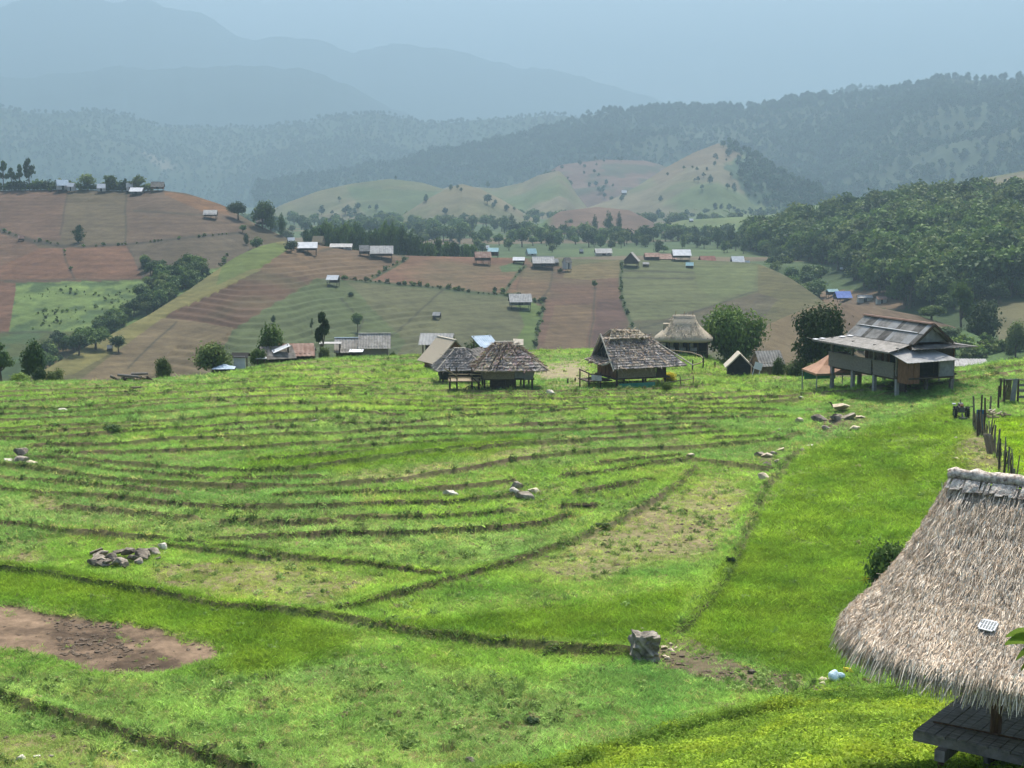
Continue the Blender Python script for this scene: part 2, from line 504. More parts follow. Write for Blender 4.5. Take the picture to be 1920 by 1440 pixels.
WEED_P = [[(-60, 1262), (420, 1275), (640, 1240), (900, 1260), (1100, 1320), (1000, 1420), (900, 1470), (-60, 1470)],
          [(640, 960), (1000, 1000), (1120, 960), (1180, 940), (1050, 1010), (900, 1060), (760, 1065), (640, 1045), (420, 1020)],
          [(420, 800), (640, 780), (860, 780), (1080, 775), (1080, 800), (860, 806), (640, 815), (420, 830)],
          [(0, 935), (300, 955), (640, 960), (640, 1000), (380, 1010), (100, 985), (0, 975)]]
VIVID_P = [[(-60, 1056), (130, 1075), (300, 1105), (560, 1155), (660, 1200), (640, 1240), (480, 1275), (420, 1260), (430, 1220), (340, 1190), (160, 1148), (-60, 1118)],
           [(1500, 850), (1800, 750), (1830, 900), (1700, 1060), (1560, 1170), (1600, 1290), (1300, 1200), (1290, 1170), (1400, 1020)],
           [(640, 1180), (1180, 1120), (1290, 1100), (1270, 1190), (1180, 1215), (900, 1200)],
           [(450, 860), (1000, 815), (1000, 840), (640, 890), (450, 880)], [(1848, 782), (1960, 782), (1960, 905), (1885, 880)]]
MUD_P = [(1175, 1222), (1290, 1192), (1420, 1248), (1560, 1275), (1560, 1312), (1460, 1303), (1290, 1268)]
TAN_P = [[(990, 690), (1085, 672), (1110, 690), (1100, 716), (1010, 716)], [(1600, 728), (1665, 715), (1690, 728), (1620, 742)], [(1390, 702), (1470, 697), (1480, 706), (1390, 710)]]

_inpoly = inpoly
def terrace_zones(X, Y, Z):
    px, py = project(X, Y, Z)
    z = {}
    jit = [(px + a * fbm(X / s, Y / s, 4, 31 + q) + b, py + a * .5 * fbm(X / s, Y / s, 4, 36 + q) + c)
           for q, (a, s, b, c) in enumerate(((90, 2.6, 0, 0), (60, 1.2, 8, 4), (60, .8, -8, -4), (40, 3.0, 14, -7), (40, 2.0, -14, 7)))]
    def inpoly(_x, _y, poly):
        return sum(_inpoly(x, y, poly).astype(float) for x, y in jit) / len(jit)
    jx, jy = jit[0]
    z['soil'] = sm(.1, .7, sum(_inpoly(px + (x - px) * .55, py + (y - py) * .55, SOIL_P).astype(float) for x, y in jit) / len(jit))
    z['dry'] = np.zeros(len(X))
    for p in DRY_P:
        z['dry'] = np.maximum(z['dry'], inpoly(jx, jy, p))
    z['weed'] = np.zeros(len(X))
    for p in WEED_P:
        z['weed'] = np.maximum(z['weed'], inpoly(jx, jy, p))
    z['vivid'] = np.zeros(len(X))
    for p in VIVID_P:
        z['vivid'] = np.maximum(z['vivid'], inpoly(jx, jy, p))
    z['mud'] = np.maximum(inpoly(jx, jy, MUD_P), np.maximum(inpoly(jx, jy, [(1525, 806), (1545, 785), (1600, 768), (1625, 795), (1560, 815)]), inpoly(jx, jy, [(1410, 866), (1440, 845), (1470, 850), (1462, 880), (1435, 882)])))
    z['tan'] = np.zeros(len(X))
    for p in TAN_P:
        z['tan'] = np.maximum(z['tan'], inpoly(jx, jy, p))
    yf = np.interp(X / Y, *_foot)
    z['bank'] = sm(-0.5, 1.5, yf - Y)
    bd = np.full(len(X), 9.0)
    bs = np.ones(len(X))
    for bi, b in enumerate(BUNDS):
        bb = np.array(b)
        k = (X > bb[:, 0].min() - 2) & (X < bb[:, 0].max() + 2) & (Y > bb[:, 1].min() - 2) & (Y < bb[:, 1].max() + 2)
        if k.any():
            wob = 0.35 * fbm(X[k] / 1.1, Y[k] / 1.1, 2, 41)
            dd, sg = segside(X[k] + wob, Y[k] + wob, b)
            dd = dd * (1.0 if bi < N_THICK else 1.35)
            nearer = dd < bd[k]
            bd[k] = np.where(nearer, dd, bd[k])
            bs[k] = np.where(nearer, sg, bs[k])
    z['bund'] = bd
    z['side'] = bs
    return z

def segside(px, py, line):
    """distance to a polyline and which side: +1 beyond it, -1 on the near side"""
    d = np.full(np.shape(px), 1e9)
    sg = np.ones(np.shape(px))
    for (x0, y0), (x1, y1) in zip(line[:-1], line[1:]):
        dx, dy = x1 - x0, y1 - y0
        if dx < 0:
            x0, y0, dx, dy = x1, y1, -dx, -dy
        L = dx * dx + dy * dy + 1e-9
        t = np.clip(((px - x0) * dx + (py - y0) * dy) / L, 0, 1)
        q = np.hypot(px - x0 - t * dx, py - y0 - t * dy)
        s = np.where((py - y0) * dx - (px - x0) * dy >= 0, 1.0, -1.0)
        sg = np.where(q < d, s, sg)
        d = np.minimum(d, q)
    return d, sg

def bund_profile(bd, X, Y, side=1.0):
    h = (0.34 + 0.5 * fbm(X / 2.5, Y / 2.5, 2, 44)) * (1 - .35 * sm(75, 105, Y))
    w = np.where(np.asarray(side) > 0, .42, .14)
    return (.55 * h + .07) * np.exp(-(bd / w) ** 2)

MOUNDS = [(p.x, p.y, h_, r_) for p, h_, r_ in ((hit(_fT, 1574, 796, 30, 160), .5, 1.5), (hit(_fT, 1444, 866, 30, 160), .22, .9), (hit(_fT, 1838, 842, 30, 160), .55, 1.5), (hit(_fT, 1856, 872, 30, 160), .5, 1.3))]
def terrace_z(X, Y, zones=None):
    u = X / Y
    base = terrace_base(u, Y)
    z = base
    if zones is None:
        zones = terrace_zones(X, Y, base)
    z = z + bund_profile(zones['bund'], X, Y, zones['side'])
    z = z + 0.09 * fbm(X / 0.9, Y / 0.9, 3, 45) + 0.25 * fbm(X / 6, Y / 6, 2, 46)
    for mx, my, mh, mr in MOUNDS:
        z = z + mh * np.exp(-((X - mx) ** 2 + (Y - my) ** 2) / mr ** 2)
    z = z - 0.10 * zones['soil'] - 0.12 * zones['mud'] * (fbm(X / .5, Y / .5, 2, 47) + .5)
    return z

def tz(x, y):
    return float(terrace_z(np.array([x]), np.array([y]))[0])

def thit(px, py, Y0=16, Y1=165):
    """point of the terrace under a photo pixel"""
    u, s = ray(px, py)
    Y = np.linspace(Y0, Y1, 700)
    d = CAMZ + s * Y - terrace_base(np.full(700, u), Y)
    k = np.where((d[:-1] > 0) & (d[1:] <= 0))[0]
    i = k[0] if len(k) else int(np.argmin(np.abs(d)))
    return Vector((u * Y[i], Y[i], tz(u * Y[i], Y[i])))

def mix(c, w, col):
    return c * (1 - w[:, None]) + np.asarray(col)[None, :] * w[:, None]

mat_ground('terrace_soil', 2.2, 0.45, 0.6, 0.15)
mat_ground('field_soil', 0.35, 0.30, 0.5, 0.6)
mat_ground('hill_ground', 0.05, 0.30, 0.5, 3.0)
mat_ground('mountain_ground', 0.006, 0.25, 0.4, 12.0)

def structure(name, me):
    o = bpy.data.objects.new(name, me)
    o['kind'] = 'structure'
    return link(o)

def build_terrace():
    nc = 520
    us = np.linspace(-0.62, 0.62, nc)
    Ys = np.concatenate([np.linspace(0.6, 16, 30)[:-1], np.linspace(16, 36, 70)[:-1], np.linspace(36, 72, 240)[:-1], np.linspace(72, 112, 260)[:-1],
                         np.linspace(112, 160, 110)[:-1], np.linspace(160, 260, 20)])
    uu, YY = np.meshgrid(us, Ys)
    u, Y = uu.ravel(), YY.ravel()
    X = u * Y
    base = terrace_base(u, Y)
    zn = terrace_zones(X, Y, base)
    Z = terrace_z(X, Y, zn)
    n1 = fbm(X / 5, Y / 5, 4, 51) + .5
    n2 = fbm(X / 0.7, Y / 0.7, 3, 52) + .5
    c = np.tile(np.array((0.15, 0.165, 0.05)), (len(X), 1))
    c = mix(c, sm(.35, .75, n1) * .6, (0.115, 0.105, 0.035))
    c = mix(c, sm(.5, .7, n2) * .5, (0.15, 0.115, 0.06))
    c = mix(c, zn['vivid'] * .8, (0.12, 0.185, 0.03))
    c = mix(c, zn['dry'] * (0.35 + .6 * n2), (0.20, 0.155, 0.09))
    c = mix(c, zn['weed'] * .5 * n2, (0.16, 0.13, 0.07))
    soilc = np.array((0.155, 0.108, 0.07))[None, :] * (0.35 + 1.3 * (fbm(X / 2.2, Y / 1.0, 4, 53) + .5))[:, None]
    qx, qy = project(X, Y, Z)
    damp = sm(.2, .8, sum(inpoly(qx + 50 * fbm(X / 1.5, Y / 1.5, 3, 55 + q), qy + 25 * fbm(X / 1.5, Y / 1.5, 3, 58 + q), [(95, 1150), (180, 1155), (255, 1200), (345, 1240), (310, 1264), (200, 1252), (105, 1225)]).astype(float) for q in range(3)) / 3)
    soilc = soilc * (1 - .42 * damp * sm(.42, .58, fbm(X / .9, Y / .7, 3, 57) + .5))[:, None]
    w = zn['soil'][:, None]
    c = c * (1 - w) + soilc * w
    c = mix(c, zn['mud'] * .85, (0.11, 0.085, 0.055))
    c = mix(c, zn['tan'] * .9, (0.24, 0.20, 0.12))
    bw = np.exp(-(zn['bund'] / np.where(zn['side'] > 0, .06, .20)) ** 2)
    c = mix(c, bw * (.8 - .3 * sm(70, 100, Y)) * (.65 + .7 * (fbm(X / 4, Y / 4, 2, 56) + .5)).clip(0, 1), (0.028, 0.036, 0.012))  # near faces of the bunds: dark grass, plus their shade painted into the colour
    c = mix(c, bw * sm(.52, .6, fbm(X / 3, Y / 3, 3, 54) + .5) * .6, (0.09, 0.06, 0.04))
    c = mix(c, zn['bank'] * .9, (0.055, 0.08, 0.018))
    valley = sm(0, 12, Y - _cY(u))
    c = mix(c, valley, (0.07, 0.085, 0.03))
    me = np_mesh('terrace_ground', np.stack([X, Y, Z], 1), grid_faces(len(Ys), nc), 'terrace_soil', True, {'col': c})
    return structure('terrace_ground', me)
build_terrace()

def layer_mesh(name, f, px0, px1, nc, Yrange, nr, mat, colour, zmod=None):
    """Yrange(u) -> (near, far) distances of the sheet"""
    us = np.linspace(U(px0), U(px1), nc)
    t = np.linspace(0, 1, nr)
    y0, y1 = Yrange(us)
    Y = y0[None, :] + (y1 - y0)[None, :] * t[:, None]
    uu = np.broadcast_to(us[None, :], Y.shape)
    u, Yv = uu.ravel(), Y.ravel()
    Z = f(u, Yv)
    X = u * Yv
    px, py = project(X, Yv, Z)
    c = colour(X, Yv, Z, px, py, u)
    if zmod is not None:
        Z = zmod(X, Yv, Z, px, py)
    me = np_mesh(name, np.stack([X, Yv, Z], 1), grid_faces(nr, nc), mat, True, {'col': c})
    return structure(name, me)

def paint(px, py, X, Y, base, polys, lines=(), jit=5.0, js=12.0):
    c = np.tile(np.asarray(base, float), (len(px), 1))
    jx = px + jit * fbm(X / js, Y / js, 2, 61)
    jy = py + jit * .6 * fbm(X / js, Y / js, 2, 62)
    for poly, col in polys:
        c[inpoly(jx, jy, poly)] = col
    return c, jx, jy

# fields of the far slope (photo outlines, seen on the slope itself)
BR = lambda r, g, b, k=1.0: tuple(v * k for v in lin(r, g, b))
K = 0.29
FIELD_POLYS = [
 ([(60, 720), (85, 692), (210, 622), (350, 540), (440, 475), (520, 440), (545, 470), (500, 500), (310, 592), (230, 650), (140, 700)], BR(158, 158, 108, K)),
 ([(140, 720), (230, 650), (310, 592), (440, 614), (420, 660), (380, 740)], BR(152, 138, 112, K)),
 ([(425, 470), (500, 450), (560, 470), (520, 492), (470, 505), (405, 535)], BR(132, 154, 92, K)),
 ([(495, 503), (592, 520), (442, 613), (308, 592), (400, 548)], BR(132, 108, 94, K)),
 ([(480, 505), (545, 464), (640, 452), (700, 470), (762, 482), (690, 527), (592, 521)], BR(152, 130, 108, K)),
 ([(690, 527), (762, 478), (980, 476), (1000, 497), (968, 548), (940, 552), (800, 540)], BR(160, 124, 106, K)),
 ([(592, 521), (690, 528), (800, 541), (940, 553), (1010, 568), (1022, 580), (1002, 660), (1000, 720), (380, 720), (440, 614)], BR(126, 132, 104, K)),
 ([(592, 521), (650, 526), (760, 640), (700, 720), (380, 720), (440, 614)], BR(116, 134, 98, K)),
 ([(960, 560), (1020, 570), (1016, 610), (1002, 660), (960, 650), (985, 610)], BR(122, 150, 90, K)),
 ([(975, 495), (1062, 500), (1160, 488), (1166, 560), (1178, 605), (1160, 720), (1000, 720), (1004, 650), (1020, 580), (968, 548)], BR(138, 112, 98, K)),
 ([(1062, 500), (1160, 488), (1164, 520), (1100, 524), (1055, 520)], BR(158, 144, 110, K)),
 ([(985, 502), (1035, 510), (1030, 560), (1010, 566), (968, 548)], BR(150, 126, 104, K)),
 ([(1120, 560), (1166, 560), (1178, 605), (1160, 655), (1110, 655)], BR(124, 100, 94, K)),
 ([(1040, 572), (1110, 570), (1100, 650), (1020, 650)], BR(144, 124, 102, K)),
 ([(1166, 485), (1420, 488), (1420, 545), (1320, 585), (1230, 615), (1178, 600), (1166, 560)], BR(128, 140, 106, K)),
 ([(1300, 498), (1420, 495), (1410, 545), (1340, 560), (1310, 540)], BR(132, 148, 108, K)),
 ([(1178, 600), (1240, 600), (1420, 548), (1460, 560), (1400, 640), (1160, 720)], BR(124, 118, 100, K)),
 ([(935, 500), (985, 488), (975, 508), (940, 510)], BR(110, 140, 100, K)),
]
HEDGES_PX = [[(640, 524), (690, 528), (760, 535), (830, 541), (880, 548), (940, 553), (990, 562), (1018, 570)], [(692, 524), (720, 508), (745, 494), (765, 484)],
             [(942, 552), (958, 530), (972, 510), (985, 500)], [(1165, 490), (1164, 525), (1166, 560), (1176, 590), (1186, 612)], [(1003, 655), (1008, 620), (1018, 575)]]
TRACKS_PX = [[(835, 540), (800, 570), (745, 620), (700, 650)], [(760, 480), (700, 470), (640, 462), (600, 470)], [(1190, 618), (1260, 600), (1330, 575), (1400, 550), (1420, 545)], [(1035, 500), (1032, 540), (1010, 566)],
             [(640, 560), (680, 600), (660, 640)], [(240, 690), (290, 640), (330, 605)], [(1115, 540), (1112, 600), (1105, 650)], [(1166, 508), (1300, 512)], [(1166, 520), (1300, 524)]]
TERR_P = [[(440, 612), (592, 521), (660, 560), (830, 590), (800, 640), (760, 662), (380, 720), (330, 720), (395, 655)], [(300, 596), (400, 548), (500, 503), (592, 520), (440, 614)],
          [(470, 505), (545, 470), (760, 490), (690, 528), (592, 520)], [(260, 720), (330, 650), (420, 640), (440, 720)]]

def warm(c):
    brown = (c[:, 0] > c[:, 1])[:, None]
    return np.where(brown, c * np.array([1.02, .955, .83]), c * np.array([1.06, .97, .80]))

def l1_colour(X, Y, Z, px, py, u):
    c, jx, jy = paint(px, py, X, Y, BR(128, 128, 96, K), FIELD_POLYS, jit=6)
    c = warm(c)
    c *= (0.7 + 0.6 * (fbm(X / 9, Y / 9, 4, 63) + .5))[:, None]
    rows = fbm(X / 14, Z / .22, 3, 64) + .5
    c *= (0.72 + 0.56 * rows)[:, None]
    c *= (.93 + .14 * (.5 + .5 * np.sin(Z * 2 * math.pi / .55 + 3 * fbm(X / 20, Y / 20, 2, 68))))[:, None]
    g = sm(.5, .8, fbm(X / 30, Y / 30, 3, 65) + .5)
    c = mix(c, g * .35, BR(120, 140, 95, K))
    for ln in HEDGES_PX:
        c = mix(c, np.exp(-(segdist(jx, jy, ln) / 3.2) ** 2), (0.03, 0.045, 0.018))
    for ln in TRACKS_PX:
        c = mix(c, .75 * np.exp(-(segdist(jx, jy, ln) / 1.9) ** 2), (0.03, 0.03, 0.02))
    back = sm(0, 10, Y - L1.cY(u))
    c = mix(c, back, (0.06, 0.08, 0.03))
    return c

def l1_zmod(X, Y, Z, px, py):
    w = np.zeros(len(X))
    for p in TERR_P:
        w = np.maximum(w, inpoly(px, py, p))
    st = 0.82
    zz = Z + 0.5 * fbm(X / 25, Y / 25, 2, 66)
    k = np.floor(zz / st)
    fr = zz / st - k
    stair = (k + sm(.62, 1.0, fr)) * st - (zz - Z)
    return Z + w * (stair - Z) * .95

layer_mesh('field_slope', L1, -60, 1690, 800, lambda u: (np.maximum(L1.cY(u) - 190, 195), L1.cY(u) + 60), 250, 'field_soil', l1_colour, l1_zmod)

def l1b_colour(X, Y, Z, px, py, u):
    c, jx, jy = paint(px, py, X, Y, BR(160, 142, 110, K), [
        ([(1700, 620), (1960, 600), (1960, 720), (1640, 720)], BR(118, 150, 90, K)),
        ([(1560, 560), (1780, 585), (1800, 620), (1600, 640)], BR(150, 128, 104, K))], jit=8)
    c *= (0.8 + 0.4 * (fbm(X / 6, Y / 6, 4, 67) + .5))[:, None]
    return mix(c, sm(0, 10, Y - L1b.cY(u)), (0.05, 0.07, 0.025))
layer_mesh('field_spur', L1b, 1330, 2100, 260, lambda u: (L1b.cY(u) - 75, L1b.cY(u) + 45), 90, 'field_soil', l1b_colour)

L2_POLYS = [
 ([(-400, 350), (132, 350), (112, 452), (60, 450), (0, 430), (-400, 410)], BR(142, 118, 104, K)),
 ([(132, 350), (238, 355), (236, 456), (150, 464), (112, 454)], BR(134, 124, 104, K)),
 ([(238, 352), (330, 352), (440, 400), (470, 432), (236, 458)], BR(138, 120, 106, K)),
 ([(300, 350), (420, 378), (430, 402), (380, 396), (310, 366)], BR(160, 126, 98, K)),
 ([(-400, 410), (0, 432), (60, 452), (76, 470), (0, 500), (-400, 500)], BR(146, 120, 104, K)),
 ([(-400, 500), (0, 500), (76, 465), (150, 464), (240, 460), (268, 526), (-400, 532)], BR(152, 118, 100, K)),
 ([(240, 458), (460, 432), (490, 450), (400, 520), (268, 526)], BR(126, 116, 102, K)),
 ([(-400, 532), (30, 530), (16, 622), (-400, 630)], BR(152, 118, 102, K)),
 ([(30, 530), (268, 524), (420, 500), (330, 560), (220, 640), (16, 624)], BR(124, 152, 96, K * 1.4)),
 ([(-400, 628), (220, 620), (150, 720), (-400, 760)], BR(112, 128, 86, K)),
 ([(100, 640), (160, 640), (140, 690), (60, 690)], BR(150, 138, 104, K)),
]
L2_TRACKS = [[(-200, 425), (0, 430), (60, 450), (110, 460), (150, 463), (240, 458), (340, 447), (450, 436)], [(0, 434), (60, 455), (115, 462)]]
L2_LINES = [[(237, 362), (236, 400), (235, 455), (250, 480)], [(118, 462), (124, 490), (140, 524)], [(252, 395), (390, 403)], [(-100, 527), (140, 524), (270, 524)], [(128, 362), (112, 440)], [(420, 378), (350, 364), (300, 356)], [(-40, 624), (100, 622)]]

def l2_colour(X, Y, Z, px, py, u):
    c, jx, jy = paint(px, py, X, Y, BR(130, 120, 100, K), L2_POLYS, jit=7)
    green = ((c[:, 1] > c[:, 0] * 1.25)).astype(float)
    c = warm(c)
    c = mix(c, green * sm(.44, .62, fbm(X / 5, Y / 4, 4, 77) + .5) * .85, (0.035, 0.060, 0.024))
    c *= (0.7 + 0.6 * (fbm(X / 9, Y / 9, 4, 71) + .5))[:, None]
    c *= (0.72 + 0.56 * (fbm(X / 12, Z / .4, 3, 72) + .5))[:, None]
    c *= (.94 + .12 * (.5 + .5 * np.sin(Z * 2 * math.pi / 1.0 + 3 * fbm(X / 20, Y / 20, 2, 69))))[:, None]
    for ln in L2_TRACKS:
        c = mix(c, .9 * np.exp(-(segdist(jx, jy, ln) / 2.6) ** 2), (0.03, 0.028, 0.02))
    for ln in L2_LINES:
        c = mix(c, .75 * np.exp(-(segdist(jx, jy, ln) / 1.9) ** 2), (0.03, 0.03, 0.02))
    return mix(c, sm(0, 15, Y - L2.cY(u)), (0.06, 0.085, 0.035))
layer_mesh('field_hill', L2, -400, 660, 640, lambda u: (L2.cY(u) - 200, L2.cY(u) + 120), 250, 'field_soil', l2_colour)

def wood_colour(X, Y, Z, px, py, u):
    c = np.tile(np.array((0.035, 0.055, 0.02)), (len(X), 1))
    return c * (0.7 + 0.6 * (fbm(X / 12, Y / 12, 3, 73) + .5))[:, None]
def l3_colour(X, Y, Z, px, py, u):
    c = wood_colour(X, Y, Z, px, py, u)
    c[inpoly(px, py, [(1410, 500), (1560, 530), (1560, 570), (1480, 590), (1420, 560)])] = BR(108, 135, 90, K)
    c[inpoly(px, py, [(1530, 545), (1690, 545), (1700, 580), (1540, 580)])] = BR(165, 140, 112, K)
    c[inpoly(px, py, [(1300, 440), (1450, 440), (1440, 500), (1300, 500)])] = BR(120, 130, 95, K)
    c[inpoly(px, py, [(1870, 565), (2200, 560), (2200, 640), (1870, 640)])] = BR(150, 145, 105, K)
    return c
layer_mesh('wooded_slope', L3, 1300, 2200, 220, lambda u: (L3.cY(u) - 290, L3.cY(u) + 90), 110, 'hill_ground', l3_colour)

def valley_colour(X, Y, Z, px, py, u):
    n = fbm(X / 70, Y / 70, 4, 74) + .5
    c = np.tile(np.array(BR(108, 132, 88, K)), (len(X), 1))
    c = mix(c, sm(.5, .62, n), BR(128, 150, 98, K))
    c = mix(c, sm(.55, .5, n) * .6, (0.05, 0.075, 0.03))
    c = mix(c, sm(.62, .66, fbm(X / 90, Y / 60, 3, 75) + .5), BR(156, 140, 112, K))
    return c
_uu = np.array([U(-3000), U(5000)])
layer_mesh('valley_ground', G0, -3000, 4900, 160, lambda u: (np.full(len(u), 150.0), np.full(len(u), 1400.0)), 240, 'hill_ground', valley_colour)

def plain_colour(X, Y, Z, px, py, u):
    return np.tile(np.array((0.06, 0.085, 0.035)), (len(X), 1))
layer_mesh('ground', lambda u, Y: np.interp(Y, [0, 1390, 1500, 40000], [-60, -11, -20, -60]), -6000, 8000, 40, lambda u: (np.full(len(u), 1380.0), np.full(len(u), 13000.0)), 40, 'mountain_ground', plain_colour)

GR_TAN, GR_GREEN, GR_PINK, GR_WOOD = BR(172, 160, 124, K), BR(136, 154, 96, K), BR(162, 130, 112, K), (0.020, 0.040, 0.020)
def hill_colour(kind, f):
    def g(X, Y, Z, px, py, u):
        n = fbm(X / 130, Y / 90, 4, 81) + .5
        n2 = fbm(X / 35, Y / 35, 4, 82) + .5
        if kind in ('hill_a', 'hill_b'):
            c = np.tile(np.array(GR_TAN), (len(X), 1))
            c = mix(c, sm(.5, .68, n), BR(150, 152, 108, K))
            c = mix(c, sm(.6, .72, n2) * .5, BR(108, 126, 84, K))
            gully = inpoly(px, py, [(650, 350), (850, 360), (760, 410), (750, 430), (700, 420), (660, 370)]) if kind == 'hill_a' else inpoly(px, py, [(0, 0), (1, 0), (0, 1)])
            c = mix(c, gully * .6, BR(104, 136, 84, K))
        elif kind == 'hill_c':
            c = np.tile(np.array(GR_GREEN), (len(X), 1))
            c = mix(c, sm(.45, .65, n), GR_TAN)
        elif kind == 'hill_d':
            c = np.tile(np.array(GR_PINK), (len(X), 1))
            c = mix(c, sm(.52, .62, n2), BR(118, 118, 90, K))
        elif kind == 'hill_e':
            c = np.tile(np.array(BR(140, 158, 100, K)), (len(X), 1))
            c = mix(c, sm(.45, .6, n), GR_TAN)
            c[inpoly(px, py, [(1210, 330), (1290, 260), (1400, 260), (1390, 300), (1290, 315), (1240, 345)])] = BR(166, 146, 112, K)
            wood = inpoly(px + 90 * (n2 - .5), py + 20 * (n - .5), [(1352, 262), (1440, 300), (1700, 380), (1700, 440), (1430, 380), (1360, 330), (1380, 290)])
            c[wood] = (0.034, 0.058, 0.03)
        elif kind == 'hill_f':
            c = np.tile(np.array(BR(156, 128, 108, K)), (len(X), 1))
            c = mix(c, sm(1040, 1015, px + 30 * (n2 - .5)), BR(128, 158, 98, K))
        elif kind == 'hill_g':
            c = np.tile(np.array(BR(146, 168, 100, K)), (len(X), 1))
            c = mix(c, sm(.4, .6, n), BR(166, 160, 112, K))
            c = mix(c, sm(1560, 1780, px) * sm(.2, .5, n), BR(170, 156, 118, K))
        elif kind in ('forest_hill', 'forest_ridge', 'ridge_near', 'ridge_far'):
            c = np.tile(np.array(GR_WOOD), (len(X), 1)) * (.75 + .6 * n2)[:, None]
            c = mix(c, sm(.60, .66, fbm(X / 260, Y / 200, 3, 83) + .5) * .5, BR(110, 120, 84, K))
            if kind == 'ridge_far':
                c[inpoly(px, py, [(262, 282), (285, 290), (345, 318), (310, 318), (280, 300)])] = BR(190, 175, 140, K)
        else:
            c = np.tile(np.array((0.02, 0.04, 0.04)), (len(X), 1))
        return c * (.85 + .3 * n2)[:, None]
    return g
for nm, (f, p0, p1) in HILLS.items():
    far = nm.startswith('mountain')
    mid = nm in ('forest_hill', 'ridge_far', 'forest_ridge', 'ridge_near')
    depth = {'forest_hill': 1150, 'ridge_far': 1500, 'ridge_near': 900, 'forest_ridge': 900, 'mountain_near': 1900, 'mountain_far': 2600, 'hill_f': 260, 'hill_g': 420}.get(nm, 480)
    layer_mesh({'mountain_near': 'mountain', 'mountain_far': 'mountain', 'ridge_near': 'wooded_ridge', 'ridge_far': 'wooded_ridge', 'forest_ridge': 'wooded_ridge', 'forest_hill': 'wooded_hill'}.get(nm, 'grass_hill'),
               f, p0, p1, 300 if (far or mid) else 200, lambda u, f=f, d=depth: (f.cY(u) - d, f.cY(u) + d * .5), 60 if far else 110, 'mountain_ground' if far or mid else 'hill_ground', hill_colour(nm, f))

# ------------------------------------------------------------------ the air
def build_haze():
    me = bpy.data.meshes.new('haze')
    bm = bmesh.new()
    bmesh.ops.create_cube(bm, size=1.0)
    bm.to_mesh(me)
    bm.free()
    o = bpy.data.objects.new('haze', me)
    zlo, zhi = -620.0, 1200.0
    o.scale = (34000, 27000, zhi - zlo)
    o.location = (0, 0, (zhi + zlo) / 2)
    m = bpy.data.materials.new('haze_air')
    m.use_nodes = True
    nt = m.node_tree
    nt.nodes.clear()
    out = nt.nodes.new('ShaderNodeOutputMaterial')
    pv = nt.nodes.new('ShaderNodeVolumePrincipled')
    pv.inputs['Color'].default_value = (*HAZE_COLOR, 1)
    pv.inputs['Density'].default_value = HAZE_DENSITY
    pv.inputs['Anisotropy'].default_value = 0.25
    nt.links.new(pv.outputs[0], out.inputs['Volume'])
    me.materials.append(m)
    link(o)
    tag(o, 'pale blue haze hanging over the valley and mountains', 'haze', kind='stuff')
build_haze()

# ------------------------------------------------------------------ vegetation
mat_leaf('grass_blade', (0.18, 0.305, 0.040), (0.295, 0.405, 0.056), 0.35, 0.5, 'tint')
mat_leaf('weed_leaf', (0.13, 0.205, 0.05), (0.20, 0.28, 0.075), 0.8, 0.3, 'tint')
mat_leaf('bank_leaf', (0.15, 0.24, 0.028), (0.26, 0.35, 0.045), 0.9, 0.4, 'tint')
mat_leaf('tree_leaf', (0.045, 0.085, 0.022), (0.10, 0.155, 0.035), 0.35, 0.28)
mat_leaf('dark_leaf', (0.030, 0.060, 0.022), (0.065, 0.105, 0.032), 0.4, 0.22)
mat_leaf('olive_leaf', (0.065, 0.095, 0.03), (0.135, 0.175, 0.05), 0.35, 0.28)
mat_leaf('fresh_leaf', (0.075, 0.13, 0.022), (0.15, 0.21, 0.035), 1.2, 0.35)
mat_leaf('yellow_leaf', (0.28, 0.26, 0.02), (0.5, 0.42, 0.03), 3.0, 0.35)
mat_leaf('far_leaf', (0.022, 0.052, 0.028), (0.044, 0.086, 0.040), 0.02, 0.2)
mat_leaf('straw_leaf', (0.20, 0.145, 0.09), (0.32, 0.24, 0.15), 2.0, 0.3)
mat_noise('bark', (0.05, 0.035, 0.022), (0.13, 0.10, 0.075), 5, 0.95, 0.6)

def strips(base, dirs, width, length, bend, nseg=2, taper=0.15, rs=None):
    """many bent tapered strips: base n x 3, dirs n x 3 (unit), bend n x 3 added along the length; two-sided thin blades"""
    rs = rs or rng
    n = len(base)
    side = np.cross(dirs, rs.normal(size=(n, 3)))
    side /= np.linalg.norm(side, axis=1)[:, None] + 1e-9
    V = []
    for k in range(nseg + 1):
        t = k / nseg
        c = base + dirs * (length * t)[:, None] + bend * (t * t)
        w = width * ((1 - t) * (1 - taper) + taper) * .5
        V.append(c - side * w[:, None])
        V.append(c + side * w[:, None])
    V = np.stack(V, 1)                      # n, 2(nseg+1), 3
    m = 2 * (nseg + 1)
    i = np.arange(n)[:, None] * m
    Fs = np.concatenate([i + np.array([[2 * k, 2 * k + 1, 2 * k + 3, 2 * k + 2]]) for k in range(nseg)], 0)
    return V.reshape(-1, 3), Fs

def leaves(cent, nrm, size, aspect=0.55, rs=None):
    """one diamond leaf (quad) per centre"""
    rs = rs or rng
    n = len(cent)
    a = np.cross(nrm, rs.normal(size=(n, 3)))
    a /= np.linalg.norm(a, axis=1)[:, None] + 1e-9
    b = np.cross(nrm, a)
    b /= np.linalg.norm(b, axis=1)[:, None] + 1e-9
    s = np.asarray(size)[:, None]
    bow = nrm / (np.linalg.norm(nrm, axis=1)[:, None] + 1e-9) * s * .18
    V = np.stack([cent - a * s - bow, cent - b * s * aspect + bow * .5, cent + a * s - bow, cent + b * s * aspect + bow * .5], 1)
    return V.reshape(-1, 3), np.arange(4 * n).reshape(n, 4)

def unit(v):
    return v / (np.linalg.norm(v, axis=1)[:, None] + 1e-9)

def mesh_obj(name, V, Fs, mat, smooth=False):
    return np_mesh(name, V, Fs, mat, smooth)

